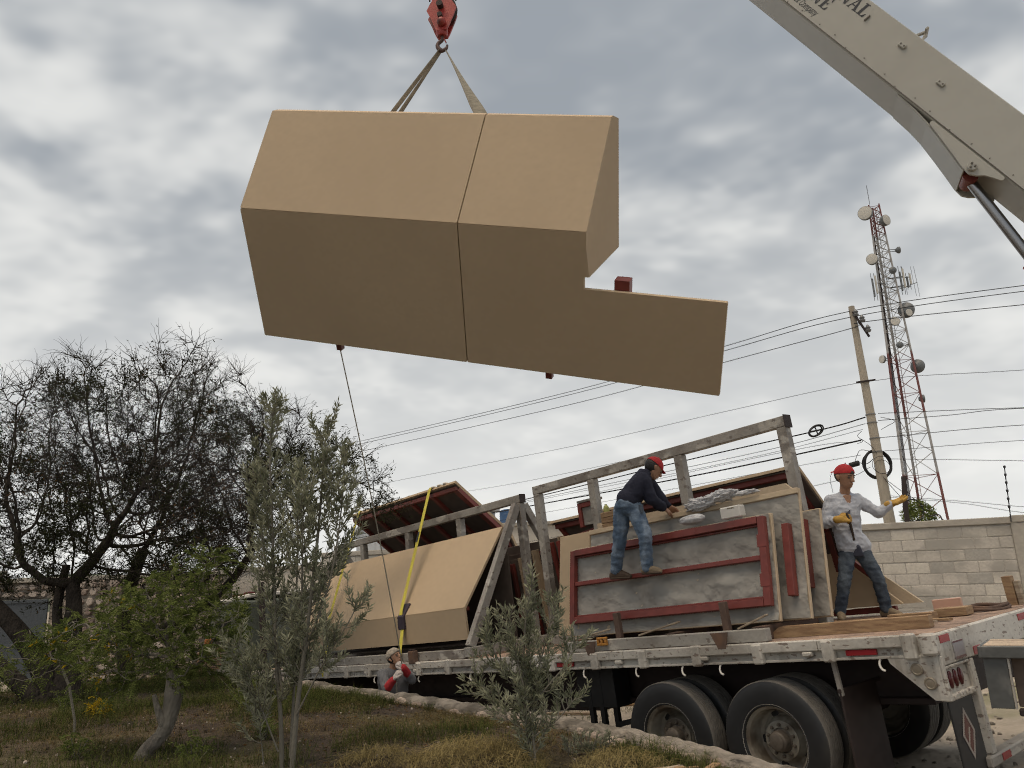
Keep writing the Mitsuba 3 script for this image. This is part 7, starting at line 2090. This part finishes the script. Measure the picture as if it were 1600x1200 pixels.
t = thing('truck_bed', 'steel truck bed corner with pale timber top at the right edge', 'truck bed')
bo, bx_, by_ = A(3.246, 6.0, 1.105), A(0.824, -0.566, 0.0), A(0.566, 0.824, 0.0)
bx_ /= np.linalg.norm(bx_); by_ /= np.linalg.norm(by_)
BRm = np.array([bx_, by_, A(0, 0, 1)]).T
bb = lambda lo, hi, c=0.006: xf(boxc(lo, hi, c), BRm, bo)
for q in range(4):
    obj('top_board', bb((0.01, 0.02 + 0.155 * q, -0.022), (2.6, 0.165 + 0.155 * q, rng.uniform(-0.003, 0.002)), 0.004), 'm_wood_pale', t)
mat('m_wood_pale', woodfn((0.36, 0.29, 0.22), (0.27, 0.215, 0.165)), 0.85)
obj('edge_channel', cat([bb((0, -0.02, -0.085), (2.6, 0.015, -0.004)), bb((-0.02, -0.02, -0.085), (0.008, 0.66, -0.004))]), 'm_zinc', t)
mat('m_zinc', mottled((0.085, 0.088, 0.086), 0.25, 5.0, (0.19, 0.185, 0.175), 0.6, 8.0, 0.5, 0.7), 0.5, 0.2)
obj('corner_plate', bb((0.0, 0.02, -0.42), (0.145, 0.034, -0.087)), 'm_zinc', t)
obj('plate_edge', bb((0.147, 0.016, -0.42), (0.160, 0.05, -0.087)), 'm_white_paint', t)
obj('inner_panel', bb((0.162, 0.14, -0.42), (2.6, 0.16, -0.087)), 'm_inner', t)
mat('m_inner', mottled((0.14, 0.105, 0.085), 0.15, 3.0), 0.8)
obj('under_beam', bb((0.162, 0.05, -0.47), (2.6, 0.13, -0.425)), 'm_dark_steel', t)
obj('support_leg', bb((0.20, 0.35, -1.32), (0.28, 0.43, -0.472)), 'm_dark_steel', t)
obj('support_leg', bb((1.9, 0.25, -1.45), (2.0, 0.35, -0.472)), 'm_dark_steel', t)
obj('spring_hanger', cat([xf(lathe([(0.0, -0.03), (0.09, -0.03), (0.10, 0.0), (0.09, 0.03), (0, 0.03)], 20), BRm @ np.array([[1, 0, 0], [0, 0, 1], [0, -1, 0.0]]), bo + BRm @ A(0.30, 0.3, -0.55)), bb((0.26, 0.28, -0.55), (0.34, 0.33, -0.47))]), 'm_dark_steel', t)
obj('mud_wing', bb((0.42, 0.10, -0.62), (0.9, 0.4, -0.43), 0.03), 'm_black', t)

# wheelbarrow, slabs and timbers beyond the trailer
t = thing('wheelbarrow', 'blue wheelbarrow standing on the street beyond the trailer', 'wheelbarrow')
wo = tp(-8.55, 4.0, -1.31)


def loft(a, b, z0, z1):
    return m3.Manifold.hull_points(np.array([[sx * a[0] / 2, sy * a[1] / 2, z0] for sx in (-1, 1) for sy in (-1, 1)] + [[sx * b[0] / 2, sy * b[1] / 2, z1] for sx in (-1, 1) for sy in (-1, 1)]))


tray = loft((0.40, 0.34), (0.74, 0.54), 0.26, 0.50) - loft((0.38, 0.32), (0.73, 0.53), 0.275, 0.52)
WB = np.array([[0.9, -0.43, 0], [0.43, 0.9, 0], [0, 0, 1.0]])
wb = lambda m: xf(m, WB, wo)
obj('tray', wb(meshof(tray)), 'm_blue_plastic', t)
obj('handle', wb(cat([tube([A(0.75, 0.24, 0.44), A(0.1, 0.2, 0.24), A(-0.48, 0.04, 0.16)], 0.018, 8), tube([A(0.75, -0.24, 0.44), A(0.1, -0.2, 0.24), A(-0.48, -0.04, 0.16)], 0.018, 8)])), 'm_dark_steel', t)
obj('leg', wb(cat([tube([A(0.2, s * 0.2, 0.25), A(0.26, s * 0.2, 0.0)], 0.015, 6) for s in (-1, 1)])), 'm_dark_steel', t)
obj('wheel', wb(xf(lathe([(0.09, -0.03), (0.16, -0.035), (0.18, 0), (0.16, 0.035), (0.09, 0.03)], 24), np.array([[1, 0, 0], [0, 0, 1], [0, -1, 0.0]]), A(-0.48, 0, 0.18))), 'm_rubber', t, smooth=40)
for q, (a, w, h, l, lb) in enumerate((((-11.1, 4.4), 0.9, 0.16, 1.1, 'pale beige slab lying on the street under the trailer'), ((-12.9, 4.9), 0.7, 0.16, 0.6, 'smaller beige slab lying left of the pale one'))):
    t = thing('stone_slab', lb, 'slab')
    c = tp(a[0], a[1], -1.31)
    obj('slab_body', xf(cbox((l, w, h), 0.015), np.array([[0.85, 0.52, 0], [-0.52, 0.85, 0], [0, 0, 1.0]]), c + A(0, 0, h / 2)), 'm_panel', t)
for q, (a, b, w, h, lb) in enumerate((((-8.0, 4.3), (-5.6, 5.3), 0.12, 0.07, 'long timber lying on the street beyond the wheelbarrow'), ((-5.9, 4.4), (-4.6, 4.9), 0.35, 0.14, 'stack of planks on the street behind the front trailer wheel'), ((-8.4, 3.6), (-7.4, 3.7), 0.10, 0.04, 'dark batten on the street by the wheelbarrow'))):
    t = thing('ground_timber', lb, 'timber')
    obj('timber_body', bar(tp(a[0], a[1], -1.31) + A(0, 0, h / 2), tp(b[0], b[1], -1.31) + A(0, 0, h / 2), w, h), ('m_wood', 'm_wood', 'm_wood_grey')[q], t)
scr = []
for q in range(7):
    r0 = np.random.default_rng(200 + q)
    a = r0.uniform(-0.5, 0.5) + (0 if q % 3 else 0.5)
    scr.append((0.72 + 0.085 * q, 5.98 + r0.uniform(-0.10, 0.12), a, A(math.cos(a), math.sin(a), r0.uniform(-0.08, 0.08)) * r0.uniform(0.10, 0.22), r0.uniform(0.03, 0.06), r0.uniform(0.012, 0.02)))
for q, (cx, cy, a, d, w, h) in enumerate(scr):
    z0 = float(garden_z(A(cx), A(cy))[0]) + 0.02 + 0.012 * (q % 4)
    t = thing('wood_scrap', ('leftmost', 'second from left', 'third from left', 'middle', 'third from right', 'second from right', 'rightmost')[q] + ' splintered wood offcut in the heap by the kerb', 'wood offcut', 'wood offcuts heaped by the kerb')
    obj('piece', bar(A(cx, cy, z0) - d, A(cx, cy, z0) + d, w, h), ('m_wood', 'm_wood_pale')[q % 2], t)
# the brick pier at the back of the garden
t = thing('brick_pier', 'small stacked brick pier with an orange cap at the back of the garden', 'pier')
mat('m_brick', mottled((0.34, 0.19, 0.13), 0.25, 4.0, (0.42, 0.35, 0.29), 0.6, 6.0), 0.9)
pc = A(-5.25, 14.1, 0.40)
obj('mortar_core', xf(cbox((0.25, 0.25, 0.50), 0.004), None, pc + A(0, 0, 0.25)), 'm_mortar', t)
for r in range(8):
    for s in (-1, 1):
        o = 0.0 if r % 2 else 0.035
        obj('brick', xf(cbox((0.145 - o * s * 0.5, 0.285, 0.052), 0.006), None, pc + A(s * 0.076 - o * 0.25, 0, 0.03 + r * 0.062)), 'm_brick', t)
obj('cap_piece', xf(cbox((0.11, 0.11, 0.14), 0.02), None, pc + A(-0.04, 0, 0.575)), 'm_orange_clay', t)
mat('m_orange_clay', (0.48, 0.17, 0.05), 0.8)
